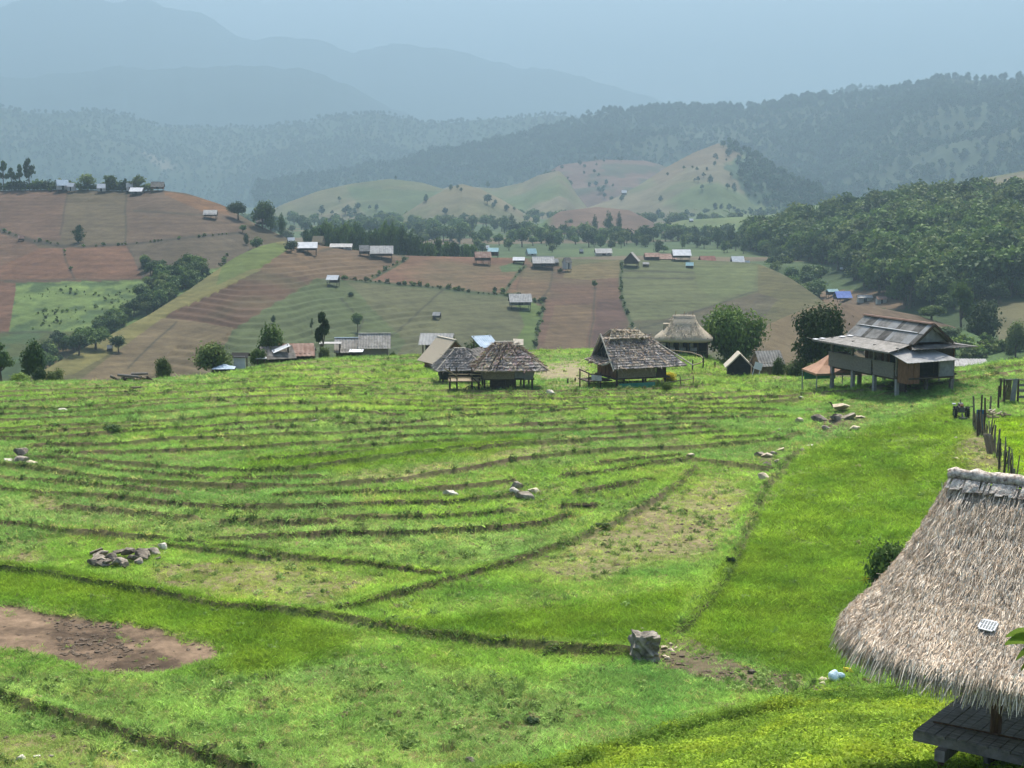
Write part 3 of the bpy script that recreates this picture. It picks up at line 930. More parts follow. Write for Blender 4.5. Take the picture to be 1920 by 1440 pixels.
def tuft_mesh(name, n, rad, h, w, mat, seed, lean=.45):
    rs = np.random.default_rng(seed)
    a = rs.random(n) * 2 * math.pi
    r = rad * np.sqrt(rs.random(n))
    base = np.stack([r * np.cos(a), r * np.sin(a), np.full(n, -0.03)], 1)
    d = np.stack([lean * rs.normal(size=n), lean * rs.normal(size=n), np.ones(n)], 1)
    d = unit(d)
    L = h * (.55 + .6 * rs.random(n))
    bend = np.stack([rs.normal(size=n), rs.normal(size=n), -.5 * np.ones(n)], 1) * (L * .28)[:, None]
    V, Fs = strips(base, d, w * (.7 + .6 * rs.random(n)), L, bend, 2, .12, rs)
    return np_mesh(name, V, Fs, mat)

def leafy_mesh(name, n, rad, h, leaf, mat, seed, stem=True):
    rs = np.random.default_rng(seed)
    p = unit(rs.normal(size=(n, 3)))
    p[:, 2] = np.abs(p[:, 2])
    r = rs.random(n) ** .4
    c = p * r[:, None] * np.array([rad, rad, h])[None, :]
    nr = unit(p + .7 * rs.normal(size=(n, 3)) + np.array([0, 0, .5]))
    V, Fs = leaves(c, nr, leaf * (.6 + .8 * rs.random(n)), .5, rs)
    return np_mesh(name, V, Fs, mat)

def scatter(name, pts, scale, tint, var, protos, label, cat, zs=None):
    """points carrying copies of small meshes (stuff)"""
    me = bpy.data.meshes.new(name)
    me.vertices.add(len(pts))
    me.vertices.foreach_set('co', np.ascontiguousarray(pts, np.float32).ravel())
    a = me.attributes.new('sc', 'FLOAT_VECTOR', 'POINT')
    s3 = np.stack([scale, scale, scale * (1 if zs is None else zs)], 1).astype(np.float32)
    a.data.foreach_set('vector', s3.ravel())
    a = me.attributes.new('rot', 'FLOAT_VECTOR', 'POINT')
    rr = np.zeros((len(pts), 3), np.float32)
    rr[:, 2] = rng.random(len(pts)) * 6.283
    rr[:, :2] = rng.normal(size=(len(pts), 2)) * .06
    a.data.foreach_set('vector', rr.ravel())
    a = me.attributes.new('tint', 'FLOAT_COLOR', 'POINT')
    c = np.ones((len(pts), 4), np.float32)
    c[:, :3] = tint
    a.data.foreach_set('color', c.ravel())
    a = me.attributes.new('var', 'INT', 'POINT')
    a.data.foreach_set('value', np.ascontiguousarray(var, np.int32))
    o = bpy.data.objects.new(name, me)
    link(o)
    tag(o, label, cat, kind='stuff')
    ng = bpy.data.node_groups.new(name + '_nodes', 'GeometryNodeTree')
    ng.interface.new_socket('Geometry', in_out='INPUT', socket_type='NodeSocketGeometry')
    ng.interface.new_socket('Geometry', in_out='OUTPUT', socket_type='NodeSocketGeometry')
    gi = ng.nodes.new('NodeGroupInput')
    go = ng.nodes.new('NodeGroupOutput')
    jn = ng.nodes.new('GeometryNodeJoinGeometry')
    def named(nm, ty):
        n = ng.nodes.new('GeometryNodeInputNamedAttribute')
        n.data_type = ty
        n.inputs[0].default_value = nm
        return n.outputs[0]
    sc_, rt, vr = named('sc', 'FLOAT_VECTOR'), named('rot', 'FLOAT_VECTOR'), named('var', 'INT')
    for i, pm in enumerate(protos):
        po = bpy.data.objects.new(name + '_piece', pm)          # source mesh, not itself in the scene
        oi = ng.nodes.new('GeometryNodeObjectInfo')
        oi.inputs['Object'].default_value = po
        oi.inputs['As Instance'].default_value = True
        cmp_ = ng.nodes.new('FunctionNodeCompare')
        cmp_.data_type = 'INT'
        cmp_.operation = 'EQUAL'
        ia = [s for s in cmp_.inputs if s.type == 'INT']
        ng.links.new(vr, ia[0])
        ia[1].default_value = i
        ip = ng.nodes.new('GeometryNodeInstanceOnPoints')
        ng.links.new(gi.outputs[0], ip.inputs['Points'])
        ng.links.new(cmp_.outputs[0], ip.inputs['Selection'])
        ng.links.new(oi.outputs['Geometry'], ip.inputs['Instance'])
        ng.links.new(rt, ip.inputs['Rotation'])
        ng.links.new(sc_, ip.inputs['Scale'])
        ng.links.new(ip.outputs[0], jn.inputs[0])
    ng.links.new(jn.outputs[0], go.inputs[0])
    md = o.modifiers.new('scatter', 'NODES')
    md.node_group = ng
    return o

# --- grass, weeds and bank plants of the terrace
def sample_terrace(n, Y0, Y1, umax=.40, power=1.0):
    u = (rng.random(n) * 2 - 1) * umax
    t = rng.random(n) ** power
    Y = np.sqrt(Y0 * Y0 + t * (Y1 * Y1 - Y0 * Y0))
    return u * Y, Y, u

def build_grass():
    protos = [tuft_mesh('grass_tuft', 15, .17, .20, .022, 'grass_blade', 100 + i, .75) for i in range(4)]
    P, S, T, V = [], [], [], []
    for n, Y0, Y1, big in ((150000, 34, 62, 1.0), (110000, 62, 100, 1.3), (60000, 100, 158, 1.75)):
        X, Y, u = sample_terrace(n, Y0, Y1)
        base = terrace_base(u, Y)
        zn = terrace_zones(X, Y, base)
        Z = terrace_z(X, Y, zn)
        n1 = fbm(X / 4, Y / 4, 4, 91) + .5
        n2 = fbm(X / 1.2, Y / 1.2, 3, 92) + .5
        n3 = fbm(X / 14, Y / 9, 3, 93) + .5
        dens = np.full(n, .80)
        dens = dens * (1 - zn['dry']) + zn['dry'] * (.30 + .6 * sm(.42, .6, n2))
        dens = np.where(zn['weed'] > .5, .55 + .3 * (n2 > .5), dens)
        dens = np.where(zn['vivid'] > .5, .95, dens)
        dens *= 1 - .4 * sm(.56, .68, n2)
        dens = dens * (1 - .92 * zn['mud'])
        dens = dens * (1 - .99 * zn['soil'])
        dens = np.where(zn['tan'] > .5, .05, dens)
        side = np.exp(-(zn['bund'] / np.where(zn['side'] > 0, .06, .24)) ** 2)
        dens *= 1 - .55 * side
        dens = np.where(zn['bank'] > .5, .15, dens)
        dens = np.where(Y > _cY(u) + 3, 0, dens)
        k = rng.random(n) < dens
        sc = big * (.6 + .8 * n1) * (.55 + .9 * rng.random(n) ** 1.5)
        sc *= np.where(zn['vivid'] > .5, 1.15, 1) * np.where(zn['dry'] > .5, .7, 1) * (1 - .25 * side)
        t = np.ones((n, 3))
        lush = sm(.42, .62, n1)
        t = mix(t, lush * .6, (1.15, 1.08, .9))
        t = mix(t, sm(.5, .68, n3), (.82, .88, 1.15))
        t = mix(t, zn['vivid'] * .8, (.90, .97, .62))
        t = mix(t, zn['weed'] * .6, (1.15, 1.05, 1.7))
        t = mix(t, zn['dry'] * .7, (1.45, 1.05, 1.6))
        t = mix(t, side * .7, (.45, .48, .6))  # tufts on the near bund faces tinted dark, shade put into the tint
        t *= 1 + (1 - zn['vivid'])[:, None] * np.array([.22, .30, .70])[None, :] * (1 - side)[:, None]
        straw = (rng.random(n) < .08 * (1 - zn['vivid']) * (.3 + 1.6 * sm(.45, .65, fbm(X / 2.5, Y / 2.5, 3, 89) + .5))).astype(float)
        t = mix(t, straw * .8, (2.1, 1.25, 3.2))
        t *= (.62 + .76 * (fbm(X / 1.6, Y / 1.1, 4, 88) + .5))[:, None]
        t *= (.7 + .6 * rng.random(n))[:, None]
        qx, qy = project(X, Y, Z)
        t = np.where(inpoly(qx, qy, [(1852, 784), (2100, 784), (2100, 905), (1890, 885)])[:, None], t * np.array([1.45, 1.35, .8]), t)
        P.append(np.stack([X, Y, Z], 1)[k])
        S.append(sc[k])
        T.append(t[k])
        V.append(rng.integers(0, 4, k.sum()))
    scatter('grass', np.concatenate(P), np.concatenate(S), np.concatenate(T), np.concatenate(V), protos,
            'short green rice grass covering the terraced paddies', 'grass')
build_grass()

def build_weeds():
    protos = [leafy_mesh('weed_tuft', 26, .17, .17, .055, 'weed_leaf', 120 + i) for i in range(3)] + \
             [tuft_mesh('weed_tall', 18, .12, .34, .03, 'weed_leaf', 130 + i, .6) for i in range(2)]
    n = 120000
    X, Y, u = sample_terrace(n, 34, 150, .40, 1.35)
    zn = terrace_zones(X, Y, terrace_base(u, Y))
    Z = terrace_z(X, Y, zn)
    n2 = fbm(X / 1.1, Y / 1.1, 3, 94) + .5
    n3 = fbm(X / 6, Y / 6, 3, 95) + .5
    d = .03 + .25 * sm(.55, .62, n3)
    d = np.where(zn['weed'] > .3, .08 + .5 * sm(.52, .62, n2), d)
    d = np.where(zn['dry'] > .5, .05 + .35 * sm(.58, .66, n2), d)
    d += .14 * np.exp(-(zn['bund'] / .5) ** 2)
    d = np.where((zn['soil'] + zn['tan'] > .5) | (zn['bank'] > .5), .004, d)
    d = np.where(zn['vivid'] > .5, .02, d)
    d = np.where(Y > _cY(u) + 2, 0, d)
    k = rng.random(n) < d
    m = int(k.sum())
    sc = (.5 + .95 * rng.random(m) ** 1.5) * np.where(Y[k] > 90, 1.15, 1)
    t = np.ones((m, 3)) * (.85 + .8 * rng.random(m))[:, None]
    t = mix(t, (rng.random(m) < .12).astype(float), (1.5, .95, 1.6))
    t = mix(t, np.exp(-(zn['bund'][k] / .4) ** 2) * .5, (.6, .62, .6))
    scatter('weeds', np.stack([X, Y, Z], 1)[k], sc, t, rng.integers(0, 5, m), protos, 'dark leafy weeds scattered between the rice and along the bunds', 'weeds')
build_weeds()

def build_bank():
    protos = [leafy_mesh('bank_plant', 110, .26, .24, .032, 'bank_leaf', 140 + i) for i in range(3)] + [tuft_mesh('bank_grass', 26, .2, .34, .022, 'bank_leaf', 150, .5)]
    n = 52000
    X, Y, u = sample_terrace(n, 5, 46, .5)
    yf = np.interp(u, *_foot)
    k = (yf - Y > -.4 + .8 * fbm(X / 2, Y / 2, 2, 96))
    k &= rng.random(n) < .75
    X, Y, u = X[k], Y[k], u[k]
    zn = terrace_zones(X, Y, terrace_base(u, Y))
    Z = terrace_z(X, Y, zn)
    m = len(X)
    low = sm(4.5, 0, np.interp(u, *_foot) - Y)
    n1 = fbm(X / 1.6, Y / 1.6, 3, 97) + .5
    t = np.ones((m, 3)) * (.75 + .5 * rng.random(m))[:, None]
    t = mix(t, low * .8, (.55, .66, .85))
    t = mix(t, sm(.5, .65, n1) * .6, (1.25, 1.12, .8))
    t = mix(t, sm(.45, .36, n1) * .5, (.45, .55, .7))
    t *= np.array([1.22, 1.22, 1.0])[None, :]
    scatter('bank_plants', np.stack([X, Y, Z + .02], 1), (.65 + .75 * rng.random(m)) * (.75 + .5 * n1), t, rng.integers(0, 4, m), protos,
            'bright yellow green leafy ground cover on the bank below the viewpoint', 'plants')
build_bank()

# --- trees
def tube(path, radii, nseg=6):
    V, Fs = [], []
    for i, (p, r) in enumerate(zip(path, radii)):
        p = np.asarray(p, float)
        d = np.asarray(path[min(i + 1, len(path) - 1)], float) - np.asarray(path[max(i - 1, 0)], float)
        d /= np.linalg.norm(d) + 1e-9
        a = np.cross(d, (0.3, 1, 0.2))
        a /= np.linalg.norm(a) + 1e-9
        b = np.cross(d, a)
        for k in range(nseg):
            t = 2 * math.pi * k / nseg
            V.append(p + r * (math.cos(t) * a + math.sin(t) * b))
    for i in range(len(path) - 1):
        for k in range(nseg):
            k2 = (k + 1) % nseg
            Fs.append((i * nseg + k, i * nseg + k2, (i + 1) * nseg + k2, (i + 1) * nseg + k))
    return np.array(V), np.array(Fs)

def join(parts):
    V, Fs, o = [], [], 0
    for v, f in parts:
        V.append(v)
        Fs.append(f + o)
        o += len(v)
    return np.concatenate(V), np.concatenate(Fs)

def tree_mesh(kind, seed, nleaf, leaf, leafmat):
    """unit tree: height 1, crown width about 1 (scaled when placed)"""
    rs = np.random.default_rng(seed)
    blobs = []
    if kind == 'broad':
        for i in range(11):
            a = rs.random() * 6.28
            r = .30 * math.sqrt(rs.random())
            blobs.append((r * math.cos(a), r * math.sin(a), .42 + .38 * rs.random(), .17 + .10 * rs.random(), .13 + .09 * rs.random()))
        blobs += [(0, 0, .62, .33, .25), (.05, 0, .8, .2, .17)]
        th = .34
    elif kind == 'oval':
        for i in range(10):
            a = rs.random() * 6.28
            h = rs.random()
            r = .22 * math.sin(math.pi * (.2 + .7 * h))
            blobs.append((r * math.cos(a), r * math.sin(a), .25 + .6 * h, .24, .16))
        blobs.append((0, 0, .55, .34, .38))
        th = .2
    elif kind == 'column':
        for i in range(9):
            h = i / 8
            blobs.append((.08 * rs.normal(), .08 * rs.normal(), .16 + .76 * h, .42 * math.sin(math.pi * (.18 + .7 * h)) + .05, .13))
        th = .14
    elif kind == 'pine':
        for i in range(9):
            h = rs.random()
            a = rs.random() * 6.28
            r = .28 * (1 - h * .7)
            blobs.append((r * math.cos(a), r * math.sin(a), .45 + .48 * h, .2 - .06 * h, .08))
        blobs.append((0, 0, .92, .14, .08))
        th = .4
    elif kind == 'tiered':
        for i in range(4):
            h = i / 3
            for q in range(4):
                a = q * 1.57 + rs.random()
                r = .30 * (1 - .75 * h)
                blobs.append((r * math.cos(a), r * math.sin(a), .33 + .62 * h, .22 * (1 - .55 * h), .05))
        th = .25
    elif kind == 'shrub':
        for i in range(9):
            a = rs.random() * 6.28
            r = .34 * math.sqrt(rs.random())
            blobs.append((r * math.cos(a), r * math.sin(a), .25 + .5 * rs.random() * (1 - r), .24, .24))
        th = .1
    B = np.array(blobs)
    w = B[:, 3] ** 2 * np.maximum(B[:, 4], .05)
    pick = rs.choice(len(B), nleaf, p=w / w.sum())
    d = unit(rs.normal(size=(nleaf, 3)))
    rr = rs.random(nleaf) ** .35
    c = B[pick, :3] + d * rr[:, None] * np.stack([B[pick, 3], B[pick, 3], B[pick, 4]], 1) * (1 + .18 * rs.normal(size=nleaf))[:, None]
    c[:, 2] = np.clip(c[:, 2], .03, 1.03)
    nr = unit(d + .6 * rs.normal(size=(nleaf, 3)) + np.array([0, 0, .35]))
    V, Fs = leaves(c, nr, leaf * (.55 + .9 * rs.random(nleaf)), .6, rs)
    crown = np_mesh('crown', V, Fs, leafmat)
    jx = rs.normal(size=(4, 2)) * .02
    path = [(jx[0][0] * .3, jx[0][1] * .3, -.06), (jx[1][0], jx[1][1], th * .6), (jx[2][0], jx[2][1], th * 1.3), (jx[3][0], jx[3][1], min(.85, th * 2.2))]
    parts = [tube(path, [.045, .032, .024, .010])]
    for i in rs.choice(len(B), min(6, len(B)), replace=False):
        b = B[i]
        s = np.array(path[1]) * .5 + np.array(path[2]) * .5
        e = b[:3]
        mid = (s + e) / 2 + np.array([0, 0, -.02])
        parts.append(tube([s, mid, e], [.018, .012, .004], 4))
    v, f = join(parts)
    return np_mesh('trunk', v, f, 'bark', True), crown

TREES = {}
def tree_proto(kind, var, size, mat):
    key = (kind, var, size, mat)
    if key not in TREES:
        n, lf = {'far': (260, .085), 'mid': (750, .060), 'near': (3200, .034), 'close': (7500, .026)}[size]
        TREES[key] = tree_mesh(kind, 1000 + 37 * var + hash_(kind), n, lf, mat)
    return TREES[key]

def hash_(s):
    return sum(ord(c) * (i + 3) for i, c in enumerate(s)) % 997

def put_tree(name, loc, H, W, kind, var, size, mat, label, group=None, cat='tree'):
    tr, cr = tree_proto(kind, var, size, mat)
    e = empty(name, loc, random.random() * 6.28, (W, W, H))
    tag(e, label, cat, group)
    link(bpy.data.objects.new('trunk', tr), e)
    link(bpy.data.objects.new('crown', cr), e)
    return e

def lz(f, x, y):
    return float(f(np.array([x / y]), np.array([y]))[0])

def px2m(Y):
    return Y / F

LAYF = {'T': (lambda u, Y: terrace_base(u, Y), 16, 200), 'L1': (L1, 200, 470), 'L1b': (L1b, 170, 300), 'L2': (L2, 280, 560), 'L3': (L3, 300, 640), 'G': (G0, 455, 1390)}

def spot(layer, px, py, Y=None):
    """ground point under a photo pixel on one piece of land; with Y given, the land at that distance in that direction"""
    f, a, b = LAYF[layer]
    if Y is not None:
        u, s = ray(px, py)
        return Vector((u * Y, Y, float(f(np.array([u]), np.array([float(Y)]))[0])))
    if layer == 'T':
        return thit(px, py)
    return hit(f, px, py, a, b)

# single trees: name, layer, px, base py, top py, width px, kind, variant, size, leaf, Y or None, label
SINGLE_TREES = [
 ('leafy_tree', 'T', 1378, 688, 566, 118, 'broad', 1, 'close', 'tree_leaf', 148, 'big leafy green tree beside the thatched pavilion'),
 ('leafy_tree', 'T', 1541, 690, 562, 122, 'broad', 2, 'close', 'dark_leaf', 126, 'dark round tree with reddish flank in front of the tan slope'),
 ('shrub', 'T', 1498, 690, 655, 60, 'shrub', 1, 'near', 'olive_leaf', 125, 'olive shrub between the dark round tree and the small grey hut'),
 ('shrub', 'T', 1462, 692, 662, 30, 'shrub', 2, 'near', 'tree_leaf', 129, 'small dark shrub against the wall of the grey roofed hut'),
 ('shrub', 'T', 1530, 700, 672, 44, 'shrub', 3, 'near', 'olive_leaf', 121, 'low olive shrub behind the orange canopy'),
 ('banana_clump', 'T', 1350, 695, 668, 36, 'shrub', 4, 'near', 'fresh_leaf', 144, 'fresh green clump beside the little thatched gable hut'),
 ('leafy_tree', 'T', 398, 702, 637, 80, 'broad', 3, 'near', 'olive_leaf', 127, 'spreading olive tree beside the blue tented roof'),
 ('leafy_tree', 'T', 512, 684, 606, 50, 'oval', 1, 'near', 'tree_leaf', 134, 'tall round headed tree above the dark shacks'),
 ('leafy_tree', 'T', 484, 690, 650, 44, 'broad', 4, 'near', 'tree_leaf', 131, 'low bushy tree in front of the dark shacks'),
 ('leafy_tree', 'T', 503, 672, 625, 30, 'oval', 6, 'near', 'olive_leaf', 133, 'lighter green tree leaning on the tall round headed one'),
 ('tiered_tree', 'T', 606, 668, 584, 34, 'pine', 9, 'near', 'dark_leaf', 138, 'slim tree with flat tiers of branches behind the pale awning'),
 ('shrub', 'T', 604, 676, 640, 30, 'shrub', 5, 'near', 'olive_leaf', 136.5, 'shrub under the tiered tree beside the pale awning'),
 ('leafy_tree', 'T', 64, 716, 632, 56, 'broad', 5, 'near', 'dark_leaf', 121, 'dark ragged tree above the terrace edge at its far end'),
 ('conifer', 'T', 2, 718, 642, 54, 'pine', 10, 'near', 'dark_leaf', 119, 'dark conifer cut by the left edge of the picture'),
 ('shrub', 'T', 72, 716, 680, 34, 'shrub', 6, 'near', 'dark_leaf', 119, 'dark shrub under the ragged tree'),
 ('shrub', 'T', 36, 718, 694, 46, 'shrub', 7, 'near', 'fresh_leaf', 117, 'bright green shrub at the foot of the dark conifer'),
 ('shrub', 'T', 104, 716, 684, 40, 'shrub', 8, 'near', 'olive_leaf', 120, 'pale green shrub right of the dark ragged tree'),
 ('leafy_tree', 'T', 306, 708, 668, 30, 'oval', 2, 'near', 'olive_leaf', 124, 'thin grey green tree above the big log heap'),
 ('shrub', 'T', 892, 660, 622, 70, 'shrub', 9, 'near', 'tree_leaf', 152, 'green bushes behind the tan gable roof'),
 ('shrub', 'T', 692, 680, 650, 36, 'shrub', 10, 'near', 'yellow_leaf', 142, 'yellow green bush before the wall of the twin roofed house'),
 ('shrub', 'T', 736, 672, 653, 14, 'shrub', 11, 'near', 'dark_leaf', 144, 'small dark bush right of the twin roofed house'),
 ('shrub', 'T', 1252, 716, 694, 40, 'shrub', 12, 'near', 'yellow_leaf', 112, 'yellow flowering bush beside the patchwork thatched hut'),
 ('shrub', 'T', 1250, 724, 708, 22, 'shrub', 13, 'near', 'fresh_leaf', 106, 'small round green bush below the yellow bush'),
 ('lone_tree', 'L2', 147, 455, 421, 20, 'column', 1, 'mid', 'dark_leaf', None, 'lone dark tree in the middle of the brown hillside'),
 ('round_tree', 'L2', 447, 412, 376, 40, 'broad', 6, 'near', 'dark_leaf', None, 'big ball shaped dark tree on the shoulder of the brown hill'),
 ('round_tree', 'L2', 491, 410, 374, 44, 'broad', 7, 'mid', 'tree_leaf', 455, 'broad tree behind the two narrow trees on the hill shoulder'),
 ('oval_tree', 'L2', 507, 426, 382, 24, 'oval', 3, 'mid', 'dark_leaf', None, 'egg shaped dark tree on the hill shoulder'),
 ('oval_tree', 'L2', 528, 428, 387, 14, 'column', 2, 'mid', 'dark_leaf', None, 'narrowest upright tree on the hill shoulder'),
 ('small_tree', 'L2', 481, 472, 443, 28, 'broad', 8, 'mid', 'tree_leaf', None, 'small tree on the bright green strip below the hill shoulder'),
 ('small_tree', 'L2', 462, 459, 437, 10, 'column', 3, 'mid', 'dark_leaf', None, 'slim dark tree at the end of the hillside track'),
 ('small_tree', 'L2', 455, 437, 420, 16, 'broad', 9, 'mid', 'tree_leaf', None, 'small pale tree under the ball shaped tree'),
 ('small_tree', 'L2', 420, 504, 485, 16, 'tiered', 3, 'mid', 'tree_leaf', None, 'palm like small tree on the green strip'),
 ('dark_bush', 'L1', 546, 472, 448, 24, 'oval', 4, 'mid', 'dark_leaf', None, 'dark bush against the white tarp roofed house'),
 ('small_tree', 'L1', 671, 622, 585, 24, 'broad', 10, 'mid', 'tree_leaf', None, 'blue green lone tree on the striped field'),
 ('small_tree', 'L1', 513, 606, 590, 8, 'column', 4, 'mid', 'dark_leaf', None, 'tiny upright tree on the striped green field'),
 ('small_tree', 'L1', 585, 625, 596, 8, 'pine', 1, 'mid', 'olive_leaf', None, 'thin bare tree on the striped green field'),
 ('small_tree', 'L1', 658, 556, 545, 12, 'shrub', 14, 'mid', 'dark_leaf', None, 'dark bush below the white roofed field hut'),
 ('small_tree', 'L1', 1115, 540, 524, 12, 'broad', 11, 'mid', 'tree_leaf', None, 'small tree on the upright brown field'),
 ('small_tree', 'L1', 928, 549, 536, 8, 'oval', 5, 'mid', 'tree_leaf', None, 'small tree on the hedge line under the reddish field'),
 ('small_tree', 'L1', 1018, 565, 553, 16, 'shrub', 15, 'mid', 'dark_leaf', None, 'bush at the corner beside the grey roofed field hut'),
 ('small_tree', 'L1', 1050, 512, 500, 12, 'shrub', 16, 'mid', 'dark_leaf', None, 'bush between the tower hut and the long roofed house'),
 ('leafy_tree', 'L1', 222, 660, 626, 32, 'broad', 12, 'mid', 'dark_leaf', None, 'dark round tree beside the tiny white shed'),
 ('leafy_tree', 'L1', 180, 672, 612, 62, 'broad', 13, 'near', 'tree_leaf', 282, 'wide crowned tree on the lower end of the spur'),
 ('leafy_tree', 'L1', 148, 668, 620, 40, 'broad', 14, 'mid', 'dark_leaf', 276, 'second wide tree on the lower end of the spur'),
 ('tall_tree', 'L2', 7, 352, 296, 24, 'pine', 2, 'mid', 'dark_leaf', None, 'first tall tree of the row on the hill crest'),
 ('tall_tree', 'L2', 22, 352, 310, 20, 'pine', 3, 'mid', 'dark_leaf', None, 'short broad tree of the row on the hill crest'),
 ('tall_tree', 'L2', 37, 352, 304, 18, 'pine', 4, 'mid', 'dark_leaf', None, 'slim tree of the row on the hill crest'),
 ('tall_tree', 'L2', 55, 350, 291, 26, 'pine', 5, 'mid', 'dark_leaf', None, 'tallest tree of the row on the hill crest'),
 ('round_tree', 'L2', 209, 352, 322, 26, 'broad', 15, 'mid', 'tree_leaf', None, 'round tree among the white roofs on the hill crest'),
 ('round_tree', 'L2', 260, 352, 321, 26, 'broad', 16, 'mid', 'olive_leaf', None, 'pale round tree behind the white roofed shed on the crest'),
 ('round_tree', 'L2', 165, 353, 322, 34, 'broad', 17, 'mid', 'olive_leaf', None, 'pale feathery tree among the crest roofs'),
 ('small_tree', 'L2', 235, 350, 326, 10, 'pine', 6, 'mid', 'dark_leaf', None, 'small dark tree by the crest roofs'),
 ('leafy_tree', 'L1b', 1842, 628, 556, 62, 'oval', 7, 'near', 'dark_leaf', 272, 'tall dark tree right of the house roof before the wood'),
 ('leafy_tree', 'L1b', 1800, 612, 530, 60, 'pine', 8, 'near', 'tree_leaf', 285, 'tree with layered branches behind the stilt house'),
 ('leafy_tree', 'L1b', 1745, 640, 570, 62, 'broad', 18, 'near', 'tree_leaf', 276, 'pale green tree just above the stilt house gable'),
 ('leafy_tree', 'L1b', 1775, 665, 610, 60, 'broad', 19, 'near', 'dark_leaf', 262, 'dark tree hanging over the right eave of the stilt house'),
 ('leafy_tree', 'L1b', 1905, 640, 600, 50, 'broad', 20, 'near', 'olive_leaf', 250, 'olive tree at the far right field edge'),
]
for nm, ly, px, py, pt, w, kind, var, size, lf, Y, lab in SINGLE_TREES:
    p = spot(ly, px, py, Y)
    H = (py - pt) * px2m(p.y)
    if Y is not None:                       # rooted on the land behind an edge: keep the top where it is seen
        H = at(px, pt, p.y).z - p.z
    put_tree(nm, p - Vector((0, 0, .05)), H, w * px2m(p.y) * {'broad': 1.05, 'oval': 1.35, 'column': 1.15, 'pine': 1.15, 'tiered': 1.05, 'shrub': 1.0}[kind], kind, var, size, lf, lab, cat='shrub' if 'shrub' in nm or 'bush' in nm else 'tree')

# rows and groves: trees that nothing tells apart
def grove(name, spots, label, group, sizes, kinds, mats, cat='tree', size='mid'):
    for i, (p, Hm, Wm) in enumerate(spots):
        kind = kinds[i % len(kinds)]
        put_tree(name, p - Vector((0, 0, .1)), Hm, Wm, kind, 30 + (i * 7) % 5, size, mats[(i * 3 + i // 4) % len(mats)], label, group, cat)

rsT = random.Random(5)
def in_poly_px(poly, n):
    xs = [p[0] for p in poly]
    ys = [p[1] for p in poly]
    out = []
    while len(out) < n:
        x, y = rsT.uniform(min(xs), max(xs)), rsT.uniform(min(ys), max(ys))
        if inpoly(np.array([x]), np.array([y]), poly)[0]:
            out.append((x, y))
    return out

def grove_spots(layer, pts, hpx, wpx):
    out = []
    for x, y in pts:
        p = spot(layer, x, y)
        k = px2m(p.y)
        h = rsT.uniform(*hpx) * k
        out.append((p, h, rsT.uniform(*wpx) * k))
    return out

# wooded ravine between the two hills
pts = in_poly_px([(258, 500), (300, 500), (385, 505), (395, 520), (330, 555), (250, 600), (215, 625), (150, 655), (95, 690), (70, 680), (120, 650), (190, 620), (260, 560), (280, 530)], 46)
grove('ravine_tree', grove_spots('L2', pts, (22, 36), (24, 36)), 'dark green tree in the wooded ravine below the brown hill', 'ravine trees', None, ['broad', 'oval', 'broad'], ['dark_leaf', 'tree_leaf', 'tree_leaf'])
RAV = [(258, 492), (300, 492), (388, 500), (395, 522), (335, 560), (255, 605), (215, 632), (150, 662), (95, 695), (60, 690), (115, 645), (185, 612), (255, 560), (285, 525)]
_p = [spot('L2', x, y) for x, y in in_poly_px(RAV, 95)]
_ravine = _p
# tree belt behind the crest of the ploughed field
sp = []
for i in range(44):
    x = 575 + i * 7.6 + rsT.uniform(-4, 4)
    u = U(x, 470)
    Y = float(L1.cY(np.array([u]))[0]) + rsT.uniform(6, 24)
    z = float(L1(np.array([u]), np.array([Y]))[0])
    top = np.interp(x, [560, 600, 640, 700, 730, 790, 830, 880, 910], [432, 415, 412, 424, 414, 440, 452, 458, 466]) + rsT.uniform(-8, 10)
    sp.append((Vector((u * Y, Y, z)), max(at(x, top, Y).z - z, 2), rsT.uniform(20, 32) * px2m(Y)))
grove('belt_tree', sp, 'dark tree in the belt along the crest behind the ploughed field', 'trees along the field crest', None, ['oval', 'broad', 'column', 'broad'], ['dark_leaf', 'tree_leaf', 'tree_leaf'])
# village trees in the valley beyond
pts = in_poly_px([(880, 448), (960, 440), (1060, 430), (1200, 440), (1300, 442), (1420, 446), (1420, 478), (1300, 474), (1160, 478), (1000, 476), (890, 474)], 64)
grove('valley_tree', grove_spots('G', pts, (16, 30), (16, 26)), 'tree in the green valley among the far village roofs', 'valley trees', None, ['broad', 'oval', 'column', 'broad'], ['dark_leaf', 'tree_leaf', 'olive_leaf'])
for x, y, t, w in ((1142, 428, 396, 16), (1116, 430, 404, 14), (1252, 432, 412, 16), (1372, 452, 424, 24), (1345, 452, 424, 18), (862, 444, 424, 14), (960, 420, 402, 18), (946, 424, 404, 16), (1160, 428, 398, 12)):
    p = spot('G', x, y + 14)
    put_tree('valley_tree', p, (y + 14 - t) * px2m(p.y), w * px2m(p.y), 'column', 31, 'mid', 'dark_leaf', 'tall dark tree standing above the valley trees', 'tall valley trees')
# trees of the hollow right of the green field
pts = in_poly_px([(1415, 530), (1470, 505), (1530, 520), (1545, 560), (1500, 590), (1450, 622), (1425, 612)], 30)
grove('hollow_tree', grove_spots('L3', pts, (30, 46), (32, 46)), 'tree in the hollow right of the olive field', 'hollow trees', None, ['broad', 'oval', 'broad'], ['tree_leaf', 'dark_leaf', 'olive_leaf'])
# front of the wooded slope
pts = in_poly_px([(1440, 470), (1560, 500), (1610, 545), (1690, 560), (1760, 590), (1880, 575), (1930, 560), (1930, 500), (1700, 480), (1560, 460), (1450, 450)], 95)
grove('wood_tree', grove_spots('L3', pts, (38, 60), (34, 50)), 'rounded tree on the lower edge of the wooded slope', 'trees of the wooded slope', None, ['broad', 'oval', 'broad'], ['tree_leaf', 'olive_leaf', 'tree_leaf', 'dark_leaf'])

